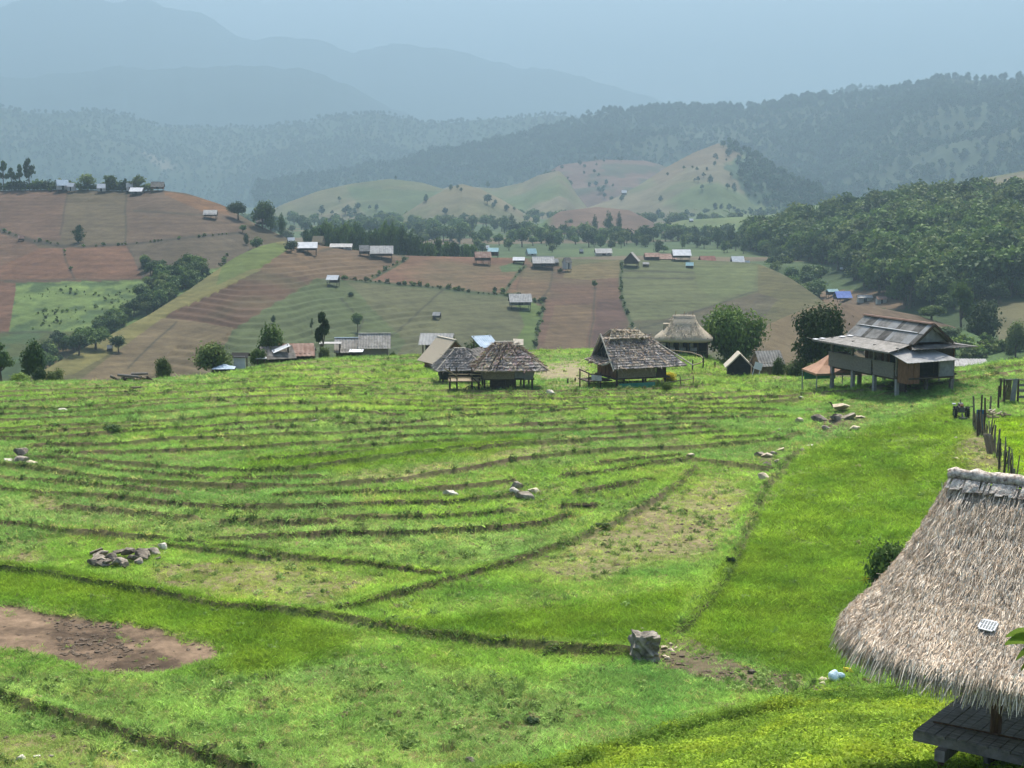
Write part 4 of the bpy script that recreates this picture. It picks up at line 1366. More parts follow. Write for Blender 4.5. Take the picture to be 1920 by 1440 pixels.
def crown_stuff(kind, seed, n, leaf, mat):
    tr, cr = tree_mesh(kind, seed, n, leaf, mat)
    vt = np.empty(len(tr.vertices) * 3, np.float32); tr.vertices.foreach_get('co', vt)
    bm = bmesh.new()
    bm.from_mesh(tr)
    k = len(bm.faces)
    bm.from_mesh(cr)
    bm.faces.ensure_lookup_table()
    for i, f in enumerate(bm.faces):
        f.material_index = 0 if i < k else 1
    me = bpy.data.meshes.new('forest_piece')
    bm.to_mesh(me)
    bm.free()
    me.materials.append(MAT['bark'])
    me.materials.append(MAT[mat])
    return me

FOREST_PROTOS = [crown_stuff('broad', 501, 800, .062, 'tree_leaf'), crown_stuff('oval', 502, 800, .062, 'tree_leaf'), crown_stuff('broad', 503, 800, .062, 'olive_leaf'), crown_stuff('broad', 504, 800, .062, 'dark_leaf')]
FAR_PROTOS = [crown_stuff('broad', 511, 160, .11, 'far_leaf'), crown_stuff('oval', 512, 160, .11, 'far_leaf'), crown_stuff('pine', 513, 120, .10, 'far_leaf')]

_pa = np.array([tuple(q) for q in _ravine])
scatter('ravine_wood', _pa - np.array([0, 0, .2]), 2.2 + 2.4 * rng.random(len(_pa)), np.ones((len(_pa), 3)), rng.integers(0, 4, len(_pa)), FOREST_PROTOS, 'thicket filling the ravine between the brown hill and the spur', 'forest')

def forest(name, f, n, px0, px1, dY, hm, protos, label, keep=None, wide=.9):
    u = np.array([U(px0)]) + rng.random(n) * (U(px1) - U(px0))
    Yc = f.cY(u)
    Y = Yc + dY[0] + rng.random(n) * (dY[1] - dY[0])
    Z = f(u, Y)
    X = u * Y
    if keep is not None:
        px, py = project(X, Y, Z)
        k = keep(X, Y, px, py)
        X, Y, Z = X[k], Y[k], Z[k]
    m = len(X)
    H = hm[0] + (hm[1] - hm[0]) * rng.random(m) ** 1.5
    o = scatter(name, np.stack([X, Y, Z - .2], 1), H * wide, np.ones((m, 3)), rng.integers(0, len(protos), m), protos, label, 'forest', zs=1 / wide)
    return o

L3_WOOD = [(1400, 470), (1450, 425), (1560, 400), (1760, 380), (1960, 370), (2200, 370), (2200, 560), (1880, 560), (1720, 585), (1620, 540), (1560, 500), (1440, 488)]
forest('forest', L3, 3000, 1390, 2200, (-250, 20), (4.0, 13.5), FOREST_PROTOS, 'dense broadleaf wood on the slope behind the stilt house', lambda X, Y, px, py: inpoly(px, py, L3_WOOD), .95)
forest('far_forest', HILLS['forest_hill'][0], 30000, 480, 2250, (-1000, 60), (6, 13), FAR_PROTOS, 'hazy forest covering the long hill across the valley',
       lambda X, Y, px, py: fbm(X / 260, Y / 200, 3, 83) + .5 + .12 * rng.normal(size=len(X)) < .66)
forest('far_forest', HILLS['forest_ridge'][0], 900, 1480, 1800, (-300, 40), (8, 14), FAR_PROTOS, 'sliver of blue forest behind the long hill')
forest('far_forest', HILLS['ridge_near'][0], 5000, 330, 900, (-700, 50), (6, 11), FAR_PROTOS, 'dark blue forest on the low ridge in the middle distance')
forest('far_forest', HILLS['ridge_far'][0], 11000, -500, 1300, (-1000, 60), (6, 11), FAR_PROTOS, 'pale blue forest on the long ridge under the mountains')
forest('far_forest', HILLS['hill_e'][0], 2600, 1330, 1640, (-420, 30), (4, 10), FAR_PROTOS, 'forest on the right flank of the grassy spur',
       lambda X, Y, px, py: inpoly(px + 60 * fbm(X / 60, Y / 60, 3, 87) + 12 * rng.normal(size=len(X)), py + 8 * rng.normal(size=len(X)), [(1350, 268), (1440, 300), (1700, 380), (1700, 440), (1450, 385), (1385, 345), (1400, 300)]))
def dots(name, key, n, label, thr, hm=(3.5, 8.5)):
    f, p0, p1 = HILLS[key]
    forest(name, f, n, p0, p1, (-400 if key not in ('hill_f',) else -200, 10), hm, FAR_PROTOS, label, lambda X, Y, px, py: (fbm(X / 90, Y / 90, 3, 99) + .5 > thr) | (rng.random(len(X)) < .05))
dots('scattered_trees', 'hill_a', 520, 'small trees scattered over the pale grassy hill', .60)
dots('scattered_trees', 'hill_b', 240, 'small trees scattered over the pointed pale hill', .62)
dots('scattered_trees', 'hill_c', 120, 'few small trees on the bright green hill', .66)
dots('scattered_trees', 'hill_d', 200, 'bushes on the cleared pinkish slope', .6, (4, 9))
dots('scattered_trees', 'hill_e', 260, 'trees dotted along the grassy spur', .62)
dots('scattered_trees', 'hill_g', 240, 'trees dotted along the bright grass ridge above the wood', .6)
u_ = rng.random(1300) * (U(1900) - U(380)) + U(380)
Y_ = 620 + rng.random(1300) * 650
Z_ = G0(u_, Y_)
k_ = fbm(u_ * Y_ / 110, Y_ / 110, 3, 98) + .5 > .47
scatter('valley_wood', np.stack([u_ * Y_, Y_, Z_ - .2], 1)[k_], 4 + 5 * rng.random(k_.sum()), np.ones((k_.sum(), 3)), rng.integers(0, 4, k_.sum()), FOREST_PROTOS, 'trees and thickets on the valley floor before the pale hills', 'forest')

# scrub: hedges between the far fields and on the hill crest
def scrub(name, lines, layer, n, hm, label, spread=2.0, mats=('tree_leaf', 'dark_leaf', 'olive_leaf')):
    protos = [crown_stuff('shrub', 520 + i, 70, .15, m) for i, m in enumerate(mats)]
    P, S = [], []
    for ln in lines:
        L = np.cumsum([0] + [math.dist(a, b) for a, b in zip(ln[:-1], ln[1:])])
        k = max(int(n * L[-1] / 100), 3)
        for t in rng.random(k) * L[-1]:
            x = np.interp(t, L, [a[0] for a in ln]) + rng.normal() * spread
            y = np.interp(t, L, [a[1] for a in ln]) + rng.normal() * spread * .4
            P.append(spot(layer, x, y))
            S.append(hm[0] + (hm[1] - hm[0]) * rng.random() ** 2)
    return scatter(name, np.array([tuple(p) for p in P]), np.array(S), np.ones((len(P), 3)), rng.integers(0, len(protos), len(P)), protos, label, 'scrub')
scrub('hedge_scrub', HEDGES_PX, 'L1', 22, (.5, 1.7), 'low dark scrub along the edges of the far fields', 1.6)
scrub('crest_scrub', [[(-60, 352), (60, 352), (150, 353), (240, 354), (280, 354)]], 'L2', 60, (1.6, 4.6), 'dark green hedge along the crest of the brown hill', 6)
scrub('track_scrub', [[(0, 432), (60, 452), (150, 464), (240, 459), (340, 448), (450, 437)], [(120, 464), (126, 490), (142, 522)]], 'L2', 7, (.6, 1.6), 'low scrub along the track on the brown hill', 1.2)
scrub('field_scrub', [[(40, 560), (120, 545), (200, 560), (260, 545)], [(60, 590), (150, 580), (240, 570)], [(60, 610), (130, 600), (180, 605)]], 'L2', 22, (.3, 1.1), 'bushes and rows of crops on the bright green plot of the hill', 9, ('tree_leaf', 'fresh_leaf', 'olive_leaf'))
scrub('edge_scrub', [[(1560, 660), (1700, 640), (1800, 650), (1920, 650)], [(1790, 670), (1920, 655)]], 'L1b', 40, (1.0, 2.6), 'green scrub on the slope behind the stilt house', 12, ('tree_leaf', 'fresh_leaf', 'olive_leaf'))
scrub('edge_scrub', [[(440, 470), (400, 515), (360, 540)], [(470, 490), (500, 478)]], 'L2', 10, (.8, 2.0), 'bushes on the bright green strip below the hill shoulder', 5)

# ------------------------------------------------------------------ building kit
class MB:
    def __init__(self):
        self.v, self.f, self.c = [], [], []
    def add(self, V, Fs, col=None):
        o = len(self.v)
        self.v += [tuple(p) for p in V]
        self.f += [tuple(i + o for i in f) for f in Fs]
        self.c += [col or (1, 1, 1)] * len(V)
        return self
    def box(self, x0, x1, y0, y1, z0, z1):
        V = [(x, y, z) for z in (z0, z1) for y in (y0, y1) for x in (x0, x1)]
        return self.add(V, [(0, 2, 3, 1), (4, 5, 7, 6), (0, 1, 5, 4), (2, 6, 7, 3), (0, 4, 6, 2), (1, 3, 7, 5)])
    def bar(self, p, q, w, h=None, up=(0, 0, 1), col=None):
        h = h or w
        p, q = Vector(p), Vector(q)
        d = (q - p).normalized()
        s = d.cross(Vector(up))
        if s.length < 1e-4:
            s = d.cross(Vector((1, 0, 0)))
        s.normalize()
        t = s.cross(d)
        s, t = s * w / 2, t * h / 2
        V = [p - s - t, p + s - t, p + s + t, p - s + t, q - s - t, q + s - t, q + s + t, q - s + t]
        return self.add(V, [(3, 2, 1, 0), (4, 5, 6, 7), (0, 1, 5, 4), (1, 2, 6, 5), (2, 3, 7, 6), (3, 0, 4, 7)], col)
    def pole(self, p, q, r, r2=None, n=7, wob=0.0):
        p, q = Vector(p), Vector(q)
        path = [p, p.lerp(q, .35) + Vector((random.uniform(-wob, wob), random.uniform(-wob, wob), 0)), p.lerp(q, .7) + Vector((random.uniform(-wob, wob), random.uniform(-wob, wob), 0)), q]
        r2 = r2 or r * .85
        V, Fs = tube([tuple(a) for a in path], [r, r * .7 + r2 * .3, r * .3 + r2 * .7, r2], n)
        Fs = [tuple(f) for f in Fs] + [tuple(range(n))[::-1], tuple(range(3 * n, 4 * n))]
        return self.add(V, Fs)
    def slab(self, A, B, C, D, th=.03, nu=1, nv=1, wave=0.0, nw=0, sag=0.0, rough=0.0, col=None):
        """thick sheet between four corners A-B (eave) and D-C (ridge); optional corrugation along A-B"""
        A, B, C, D = map(Vector, (A, B, C, D))
        nrm = (B - A).cross(D - A).normalized()
        nu = max(nu, nw * 4)
        top, bot = [], []
        for j in range(nv + 1):
            t = j / nv
            for i in range(nu + 1):
                s = i / nu
                p = (A * (1 - s) + B * s) * (1 - t) + (D * (1 - s) + C * s) * t
                h = wave * math.sin(2 * math.pi * nw * s) if nw else 0
                h += -sag * math.sin(math.pi * t) + rough * random.uniform(-1, 1)
                top.append(p + nrm * (h + th / 2))
                bot.append(p + nrm * (h - th / 2))
        n = nu + 1
        V = top + bot
        o = len(top)
        Fs = []
        for j in range(nv):
            for i in range(nu):
                a = j * n + i
                Fs.append((a, a + 1, a + n + 1, a + n))
                Fs.append((o + a + n, o + a + n + 1, o + a + 1, o + a))
        for i in range(nu):
            Fs.append((o + i, o + i + 1, i + 1, i))
            a = nv * n + i
            Fs.append((a, a + 1, o + a + 1, o + a))
        for j in range(nv):
            a = j * n
            Fs.append((a, a + n, o + a + n, o + a))
            a = j * n + nu
            Fs.append((o + a, o + a + n, a + n, a))
        return self.add(V, Fs, col)
    def prism(self, pts, off):
        """flat polygon thickened by the vector off"""
        n = len(pts)
        off = Vector(off)
        V = [Vector(p) for p in pts] + [Vector(p) + off for p in pts]
        Fs = [tuple(range(n))[::-1], tuple(range(n, 2 * n))] + [(i, (i + 1) % n, n + (i + 1) % n, n + i) for i in range(n)]
        return self.add(V, Fs)
    def mesh(self, name, mat, smooth=False, colours=False):
        me = bpy.data.meshes.new(name)
        me.from_pydata([tuple(p) for p in self.v], [], self.f)
        me.update()
        if smooth:
            me.polygons.foreach_set('use_smooth', np.ones(len(me.polygons), bool))
        if colours:
            a = me.attributes.new('col', 'FLOAT_COLOR', 'POINT')
            c = np.ones((len(self.v), 4), np.float32)
            c[:, :3] = np.array(self.c)
            a.data.foreach_set('color', c.ravel())
        if mat:
            me.materials.append(MAT[mat])
        return me
    def build(self, name, mat, parent=None, smooth=False, colours=False):
        return link(bpy.data.objects.new(name, self.mesh(name, mat, smooth, colours)), parent)

def mat_attr(name, scale, amp, rough=.9, bump=.4, bdist=.03):
    return mat_ground(name, scale, amp, bump, bdist)

mat_attr('leaf_tile', 9, .3)
_mn = mat_noise
DIM = 0.76
def mat_noise(name, c1, c2, *a, **k):
    return _mn(name, tuple(v * DIM for v in c1), tuple(v * DIM for v in c2), *a, **k)
mat_noise('wood_dark', (0.040, 0.027, 0.019), (0.115, 0.082, 0.058), 4, .85, .4, stretch=(1, 1, 6))
mat_noise('wood_brown', (0.13, 0.06, 0.03), (0.29, 0.15, 0.08), 3, .8, .4, stretch=(6, 6, 1))
mat_noise('wood_grey', (0.15, 0.132, 0.115), (0.31, 0.28, 0.245), 4, .85, .4, stretch=(6, 1, 6))
mat_noise('wood_tan', (0.20, 0.145, 0.085), (0.34, 0.26, 0.165), 5, .85, .4)
mat_noise('bamboo', (0.24, 0.18, 0.10), (0.42, 0.33, 0.20), 7, .7, .3)
mat_noise('bamboo_mat', (0.19, 0.155, 0.10), (0.36, 0.30, 0.205), 14, .85, .4)
mat_noise('panel_grey', (0.20, 0.205, 0.21), (0.32, 0.325, 0.32), 2, .7, .2)
mat_noise('tin_grey', (0.25, 0.232, 0.205), (0.46, 0.43, 0.385), 2.2, .9, .2, spec=.08)
mat_noise('tin_dark', (0.12, 0.108, 0.095), (0.26, 0.24, 0.21), 2.2, .9, .2, spec=.08)
mat_noise('tin_pale', (0.34, 0.33, 0.31), (0.55, 0.53, 0.50), 1.5, .9, .2, spec=.08)
mat_noise('tin_white', (0.60, 0.61, 0.62), (0.80, 0.80, 0.80), 1.0, .9, .2, spec=.08)
mat_noise('tin_rust', (0.23, 0.125, 0.09), (0.42, 0.30, 0.24), 1.2, .9, .2, spec=.08)
mat_noise('tin_red', (0.26, 0.11, 0.085), (0.42, 0.22, 0.17), 1.0, .9, .2, spec=.08)
mat_noise('tin_blue', (0.36, 0.46, 0.55), (0.58, 0.66, 0.72), 1.8, .9, .2, spec=.08)
mat_noise('tin_teal', (0.30, 0.50, 0.52), (0.50, 0.68, 0.70), 1.5, .9, .2, spec=.08)
mat_noise('tarp_blue', (0.07, 0.15, 0.52), (0.12, 0.24, 0.68), 1.5, .5, .2, spec=.4)
mat_noise('tarp_orange', (0.40, 0.215, 0.125), (0.52, 0.30, 0.185), 1.5, .6, .2)
mat_noise('tarp_white', (0.78, 0.79, 0.80), (0.88, 0.88, 0.87), 2, .6, .2)
mat_noise('tarp_green', (0.05, 0.26, 0.16), (0.09, 0.36, 0.24), 2, .6, .2)
mat_noise('steel_green', (0.28, 0.34, 0.26), (0.38, 0.44, 0.35), 6, .5, .1)
mat_noise('concrete', (0.27, 0.265, 0.25), (0.40, 0.39, 0.37), 5, .9, .3)
mat_noise('plaster', (0.50, 0.46, 0.40), (0.66, 0.62, 0.55), 3, .9, .2)
mat_noise('thatch_tan', (0.36, 0.30, 0.22), (0.58, 0.50, 0.38), 16, .95, .6, stretch=(3, 3, .6))
mat_noise('thatch_grey', (0.15, 0.135, 0.125), (0.29, 0.265, 0.24), 18, .95, .6, stretch=(3, 3, .6))
mat_noise('thatch_edge', (0.46, 0.40, 0.31), (0.72, 0.64, 0.52), 16, .95, .5)
mat_noise('shade_dark', (0.012, 0.012, 0.012), (0.035, 0.032, 0.03), 3, .9, .1)  # near-black: shade painted into openings and under roofs; also dark hut walls
mat_noise('cloth_blue', (0.03, 0.10, 0.20), (0.06, 0.20, 0.34), 6, .8, .4)
mat_noise('cloth_brown', (0.24, 0.18, 0.13), (0.42, 0.33, 0.25), 9, .9, .6, stretch=(4, 4, .6))
mat_noise('cloth_light', (0.45, 0.45, 0.46), (0.75, 0.74, 0.72), 5, .9, .3)
mat_noise('rock_grey', (0.17, 0.14, 0.105), (0.50, 0.43, 0.34), 3.2, .95, .8)
mat_noise('rock_pale', (0.48, 0.42, 0.33), (0.90, 0.83, 0.70), 3, .95, .6)
mat_noise('rock_dark', (0.10, 0.082, 0.062), (0.32, 0.27, 0.21), 4, .95, .8)
mat_noise('rock_tan', (0.48, 0.38, 0.25), (0.85, 0.72, 0.52), 4, .95, .5)
mat_noise('earth', (0.10, 0.072, 0.048), (0.22, 0.165, 0.115), 6, .95, .8)
mat_noise('rubber', (0.012, 0.012, 0.012), (0.03, 0.028, 0.026), 8, .8, .3)
mat_noise('machine_grey', (0.06, 0.062, 0.06), (0.14, 0.14, 0.13), 6, .5, .2, spec=.5)

def roof_slopes(e, L, W, z0, hr, ovx, ovy, mat, th, nw, dx=0.0, rows=1, part='roof_slope', cap=None):
    """two slopes of a gable roof, ridge along local x"""
    tanv = hr / (W / 2)
    ze = z0 - ovy * tanv
    zr = z0 + hr
    xl, xr = -L / 2 - ovx + dx, L / 2 + ovx + dx
    ye = W / 2 + ovy
    MB().slab((xl, -ye, ze), (xr, -ye, ze), (xr, -.01, zr), (xl, -.01, zr), th, 4, rows + 1, .022, nw, .02).build(part, mat, e)
    MB().slab((xr, ye, ze), (xl, ye, ze), (xl, .01, zr), (xr, .01, zr), th, 4, rows + 1, .022, nw, .02).build(part, mat, e)
    if cap:
        MB().bar((xl, 0, zr + .03), (xr, 0, zr + .03), .22, .06).build('ridge_cap', cap, e)

def gable_house(name, label, loc, rz, L, W, hf, hw, hr, roof='tin_grey', wall='wood_dark', post='wood_dark', ov=(.35, .45), nw=0, th=.04, walls='fblr', door=True, cat='hut', sink=.5, cap=None, group=None, rail=False, window=False, gable=True):
    e = empty(name, loc, rz)
    tag(e, label, cat, group)
    xs = [-L / 2 + .08, L / 2 - .08] if L < 3.2 else [-L / 2 + .08, 0, L / 2 - .08]
    for x in xs:
        for y in (-W / 2 + .08, W / 2 - .08):
            MB().pole((x, y, -sink), (x, y, hf + hw), .07, .06, 6, .01).build('post', post, e)
    if hf > .15:
        MB().box(-L / 2 - .1, L / 2 + .1, -W / 2 - .1, W / 2 + .1, hf - .1, hf).build('floor', post, e)
    zb = hf + .002 if hf > .15 else -.3
    t = .05
    zt = hf + hw
    if 'f' in walls:
        if door:
            dx0, dx1 = -L * .12, L * .12
            MB().box(-L / 2, dx0, -W / 2 - t, -W / 2, zb, zt).box(dx1, L / 2, -W / 2 - t, -W / 2, zb, zt).box(dx0 + .001, dx1 - .001, -W / 2 - t + .003, -W / 2 - .003, hf + hw * .82, zt - .002).build('wall', wall, e)
            MB().box(dx0 + .02, dx1 - .02, -W / 2 + .06, -W / 2 + .10, max(hf, 0) + .01, hf + hw * .8).build('door', 'shade_dark', e)  # near-black sheet paints the shade inside the door opening
        else:
            MB().box(-L / 2, L / 2, -W / 2 - t, -W / 2, zb, zt).build('wall', wall, e)
        if window:
            w = MB().box(L * .22, L * .38, -W / 2 - t - .03, -W / 2 - t - .004, hf + hw * .35, hf + hw * .75).build('window', 'shade_dark', e)
            MB().bar((L * .21, -W / 2 - t - .05, hf + hw * .33), (L * .39, -W / 2 - t - .05, hf + hw * .33), .06).build('sill', post, w)
    if 'b' in walls:
        MB().box(-L / 2, L / 2, W / 2, W / 2 + t, zb, zt).build('wall', wall, e)
    if 'l' in walls:
        MB().box(-L / 2 - t, -L / 2 - .002, -W / 2 + .002, W / 2 - .002, zb, zt).build('wall', wall, e)
    if 'r' in walls:
        MB().box(L / 2 + .002, L / 2 + t, -W / 2 + .002, W / 2 - .002, zb, zt).build('wall', wall, e)
    if gable:
        for s in (-1, 1):
            x = s * (L / 2 - .02)
            MB().prism([(x, -W / 2, zt + .003), (x, W / 2, zt + .003), (x, 0, zt + hr - .08)], (s * .03, 0, 0)).build('gable', wall, e)
    if rail:
        MB().bar((-L / 2, -W / 2 - .55, hf + .55), (L / 2, -W / 2 - .55, hf + .55), .06).bar((-L / 2, -W / 2 - .55, hf + .3), (L / 2, -W / 2 - .55, hf + .3), .05).bar((-L / 2, -W / 2 - .35, hf - .03), (L / 2, -W / 2 - .35, hf - .03), .5, .06).build('railing', post, e)
    roof_slopes(e, L, W, zt, hr, ov[0], ov[1], roof, th, nw, cap=cap)
    return e

def lean_roof(name, label, loc, rz, L, W, h0, h1, mat, post='wood_dark', cat='shelter', nw=0, th=.04, group=None, tilt=0.0):
    """single pitch roof on four poles: front eave h0, back h1"""
    e = empty(name, loc, rz)
    tag(e, label, cat, group)
    for x in (-L / 2 + .15, L / 2 - .15):
        MB().pole((x, -W / 2 + .15, -.5), (x, -W / 2 + .15, h0 + tilt * x), .05, .045, 6).build('post', post, e)
        MB().pole((x, W / 2 - .15, -.5), (x, W / 2 - .15, h1 + tilt * x), .05, .045, 6).build('post', post, e)
    MB().slab((-L / 2, -W / 2, h0 - tilt * L / 2), (L / 2, -W / 2, h0 + tilt * L / 2), (L / 2, W / 2, h1 + tilt * L / 2), (-L / 2, W / 2, h1 - tilt * L / 2), th, 6, 4, .02, nw, .06).build('roof', mat, e)
    return e

def hut_at(layer, px, py, wpx, fn, name, label, rz=0, Y=None, **kw):
    """place a building by its ground point and pixel width"""
    p = spot(layer, px, py, Y)
    k = px2m(p.y)
    return p, k

# ------------------------------------------------------------------ the stilt house on the right
def stilt_house():
    C = at(1680, 705, 97.0)
    gz = 1.75
    FZ = C.z - gz            # floor above the local ground
    e = empty('stilt_house', (C.x, C.y, gz), math.atan2(-.93, .37))
    tag(e, 'big wooden stilt house with grey corrugated roof at the terrace edge', 'house')
    UZ, RZ, EZ = 5.2 - gz, 6.45 - gz, 4.8 - gz
    for x, y in ((-7.5, .1), (-5.0, .1), (-2.5, .1), (0, .1), (-7.5, 2.4), (-2.5, 2.4), (0, 2.4), (-7.5, 4.5), (-5, 4.5), (-2.5, 4.5), (0, 4.5), (1.2, 3.5)):
        gx = C.x + .37 * x + .93 * y
        gy = C.y - .93 * x + .37 * y
        zb = tz(gx, gy) - gz - .4
        MB().box(x - .11, x + .11, y - .11, y + .11, zb, FZ - .22).build('stilt', 'concrete' if y < .2 else 'wood_grey', e)
    MB().box(-7.7, .2, -.05, 4.7, FZ - .12, FZ).box(.201, 1.3, .05, 3.6, FZ - .12, FZ - .003).build('floor', 'wood_dark', e)
    for y in (.1, 2.4, 4.5):
        MB().box(-7.72, .18, y - .07, y + .07, FZ - .30, FZ - .121).build('floor_beam', 'wood_dark', e)
    for x in (-7.5, -5.0, -2.5, 0):
        MB().box(x - .07, x + .07, -.04, .10, FZ + .001, EZ + .22).build('veranda_post', 'wood_grey', e)
    # plank parapet of the veranda
    for i in range(4):
        z = FZ - .16 + i * .235
        for x0, x1 in ((-7.68, -2.62), (-2.40, -.12)):
            MB().box(x0, x1, -.12 - .006 * (i % 2), -.07, z, z + .228).build('parapet_board', 'wood_grey', e)
    MB().box(-7.7, -.1, -.15, -.04, FZ + .79, FZ + .85).build('handrail', 'wood_grey', e)
    # left end parapet
    for i in range(4):
        z = FZ - .16 + i * .235
        MB().box(-7.76, -7.71, -.05, 1.5, z, z + .228).build('parapet_board', 'wood_grey', e)
    # room behind the veranda
    MB().box(-5.1, -.1, 1.15, 1.22, FZ + .002, EZ + .33).build('wall', 'wood_brown', e)
    for x0, x1 in ((-4.7, -3.2), (-2.9, -2.55)):
        d = MB().box(x0, x1, 1.09, 1.145, FZ + .3, EZ - .1).build('wall_panel', 'wood_tan', e)
    MB().box(-2.2, -.5, 1.09, 1.14, FZ + .15, EZ + .1).build('doorway_shade', 'shade_dark', e)  # near-black sheet on the wall, painted shade of an opening
    MB().box(-5.17, -5.1, 1.16, 4.5, FZ + .002, EZ + .4).build('wall', 'wood_brown', e)
    MB().box(-7.6, .1, 4.5, 4.57, FZ + .002, EZ + .35).build('wall', 'wood_brown', e)
    MB().box(-.05, .02, 1.2, 4.5, FZ + .002, UZ - .2).build('wall', 'wood_dark', e)
    # annexe under the lean-to roof
    MB().box(1.22, 1.28, 0, .42, FZ - .4, 4.15 - gz).build('wall_panel', 'wood_brown', e)
    MB().box(1.22, 1.28, .45, .9, FZ - .4, 4.15 - gz).build('wall_panel', 'wood_brown', e)
    MB().box(.2, 1.2, -.02, .04, FZ - .4, 4.35 - gz).build('wall', 'wood_brown', e)
    MB().box(.5, .56, .92, 2.5, FZ, 4.3 - gz).build('doorway_shade', 'shade_dark', e)  # near-black sheet set back, painted shade of the annexe opening
    MB().box(1.22, 1.27, 2.5, 3.58, FZ - .1, 4.2 - gz).build('wall_panel', 'panel_grey', e)
    MB().box(1.21, 1.29, 2.42, 2.5, FZ - .3, 4.2 - gz).build('corner_post', 'wood_grey', e)
    MB().box(1.2, 1.28, 3.58, 3.66, FZ - .3, 4.25 - gz).build('corner_post', 'wood_grey', e)
    MB().box(.02, 1.2, 3.58, 3.63, FZ, 4.3 - gz).build('wall', 'panel_grey', e)
    MB().slab((1.65, -.35, 4.18 - gz), (1.65, 3.75, 4.24 - gz), (-.55, 2.75, 4.93 - gz), (-.55, -.65, 4.86 - gz), .035, 6, 3, .02, 16).build('lean_to_roof', 'tin_pale', e)
    for y, x in ((1.2, .4), (1.0, .85)):
        MB().slab((x + .3, y, 4.44 - gz - .25 * (x - .2) * .9), (x + .3, y + .75, 4.45 - gz - .25 * (x - .2) * .9), (x - .15, y + .75, 4.66 - gz - .25 * (x - .2)), (x - .15, y, 4.65 - gz - .25 * (x - .2)), .02).build('skylight_sheet', 'tin_white', e)
    # upper gable roof of single sheets, two courses with a pale band between them
    x0, x1, n = -7.35, .25, 17
    yr, yu = 2.6, 1.05
    for side in (-1, 1):
        for i in range(n):
            a, b = x0 + (x1 - x0) * i / n, x0 + (x1 - x0) * (i + 1) / n + .03
            for r in range(2):
                t0, t1 = (0, .56) if r == 0 else (.5, 1.0)
                f = lambda t: yr + side * (yr - yu) * (1 - t)
                g = lambda t: UZ + (RZ - UZ) * t + (.035 if r else 0) + random.uniform(0, .008)
                q = [(a, f(t0), g(t0)), (b, f(t0), g(t0)), (b, f(t1), g(t1)), (a, f(t1), g(t1))]
                if side > 0:
                    q = [q[1], q[0], q[3], q[2]]
                MB().slab(*q, .018, 8, 1, .022, 3).build('roof_sheet', ('tin_grey', 'tin_dark', 'tin_grey', 'tin_pale')[(i * 5 + r * 2 + (i * i) % 3) % 4], e)
        MB().bar((x0 + .5, yr + side * .76, UZ + (RZ - UZ) * .53 + .06), (x1 - .6, yr + side * .76, UZ + (RZ - UZ) * .53 + .06), .13, .03).build('pale_batten', 'tin_white', e)
    MB().bar((x0 - .1, yr, RZ + .07), (x1 + .1, yr, RZ + .07), .34, .06).bar((x0 - .1, yr, RZ + .12), (x1 + .1, yr, RZ + .12), .16, .05).build('ridge_cap', 'tin_rust', e)
    # skirt roof all round: front, back and the two ends
    xa, xb, ya, yb = -8.35, .45, -.95, 6.15
    MB().slab((xa, ya, EZ), (xb, ya, EZ), (x1 - .3, yu + .1, UZ - .02), (x0 + .2, yu + .1, UZ - .02), .03, 8, 3, .02, 30, .03).build('skirt_roof', 'tin_grey', e)
    MB().slab((xb, yb, EZ + .1), (xa, yb, EZ + .1), (x0 + .2, 4.05, UZ - .02), (x1 - .3, 4.05, UZ - .02), .03, 8, 3, .02, 30).build('skirt_roof', 'tin_grey', e)
    MB().slab((xa, yb - .02, EZ + .08), (xa, ya + .02, EZ - .02), (x0 + .15, yu + .1, UZ - .06), (x0 + .15, 4.05, UZ - .06), .03, 8, 3, .02, 24).build('skirt_roof', 'tin_dark', e)
    MB().slab((xb + .3, ya + 1.6, EZ + .12), (xb + .3, yb - .2, EZ + .14), (x1 - .4, 4.0, UZ - .10), (x1 - .4, yu + .2, UZ - .10), .03, 8, 3, .02, 20).build('skirt_roof', 'tin_dark', e)
    for k, (x, y) in enumerate(((-8.2, -.9), (-7.9, -.55), (-6.9, .4), (-6.6, .85))):
        zz = EZ + (UZ - EZ) * (y + .95) / 2.1 + .035
        MB().slab((x - .25, y - .1, zz), (x + .3, y - .12, zz), (x + .35, y + .12, zz + .04), (x - .2, y + .12, zz + .04), .02).build('patch_sheet', 'tin_white', e)
    MB().prism([(x1 - .35, 1.35, UZ + .1), (x1 - .35, 3.85, UZ + .1), (x1 - .35, yr, RZ - .12)], (.03, 0, 0)).build('gable', 'panel_grey', e)
    MB().prism([(x0 + .3, 1.35, UZ + .1), (x0 + .3, 3.85, UZ + .1), (x0 + .3, yr, RZ - .12)], (-.03, 0, 0)).build('gable', 'panel_grey', e)
    MB().bar((x1 + .2, yu, UZ + .02), (x1 + .2, yr, RZ + .02), .05, .16).bar((x1 + .2, 4.15, UZ + .02), (x1 + .2, yr, RZ + .02), .05, .16).build('bargeboard', 'wood_dark', e)
    MB().bar((xa - .1, ya - .02, EZ - .05), (xb + .05, ya - .02, EZ - .05), .05, .10).build('eave_board', 'wood_grey', e)
    # store under the floor
    MB().box(-1.4, -.2, .9, 1.0, -.2, FZ - .31).box(-1.4, -1.3, 1.001, 2.2, -.2, FZ - .31).build('under_store', 'wood_dark', e)
    MB().pole((-8.3, -.6, EZ - .12), (-9.3, -.9, EZ + .08), .03, .02).build('roof_pole', 'wood_grey', e)
stilt_house()

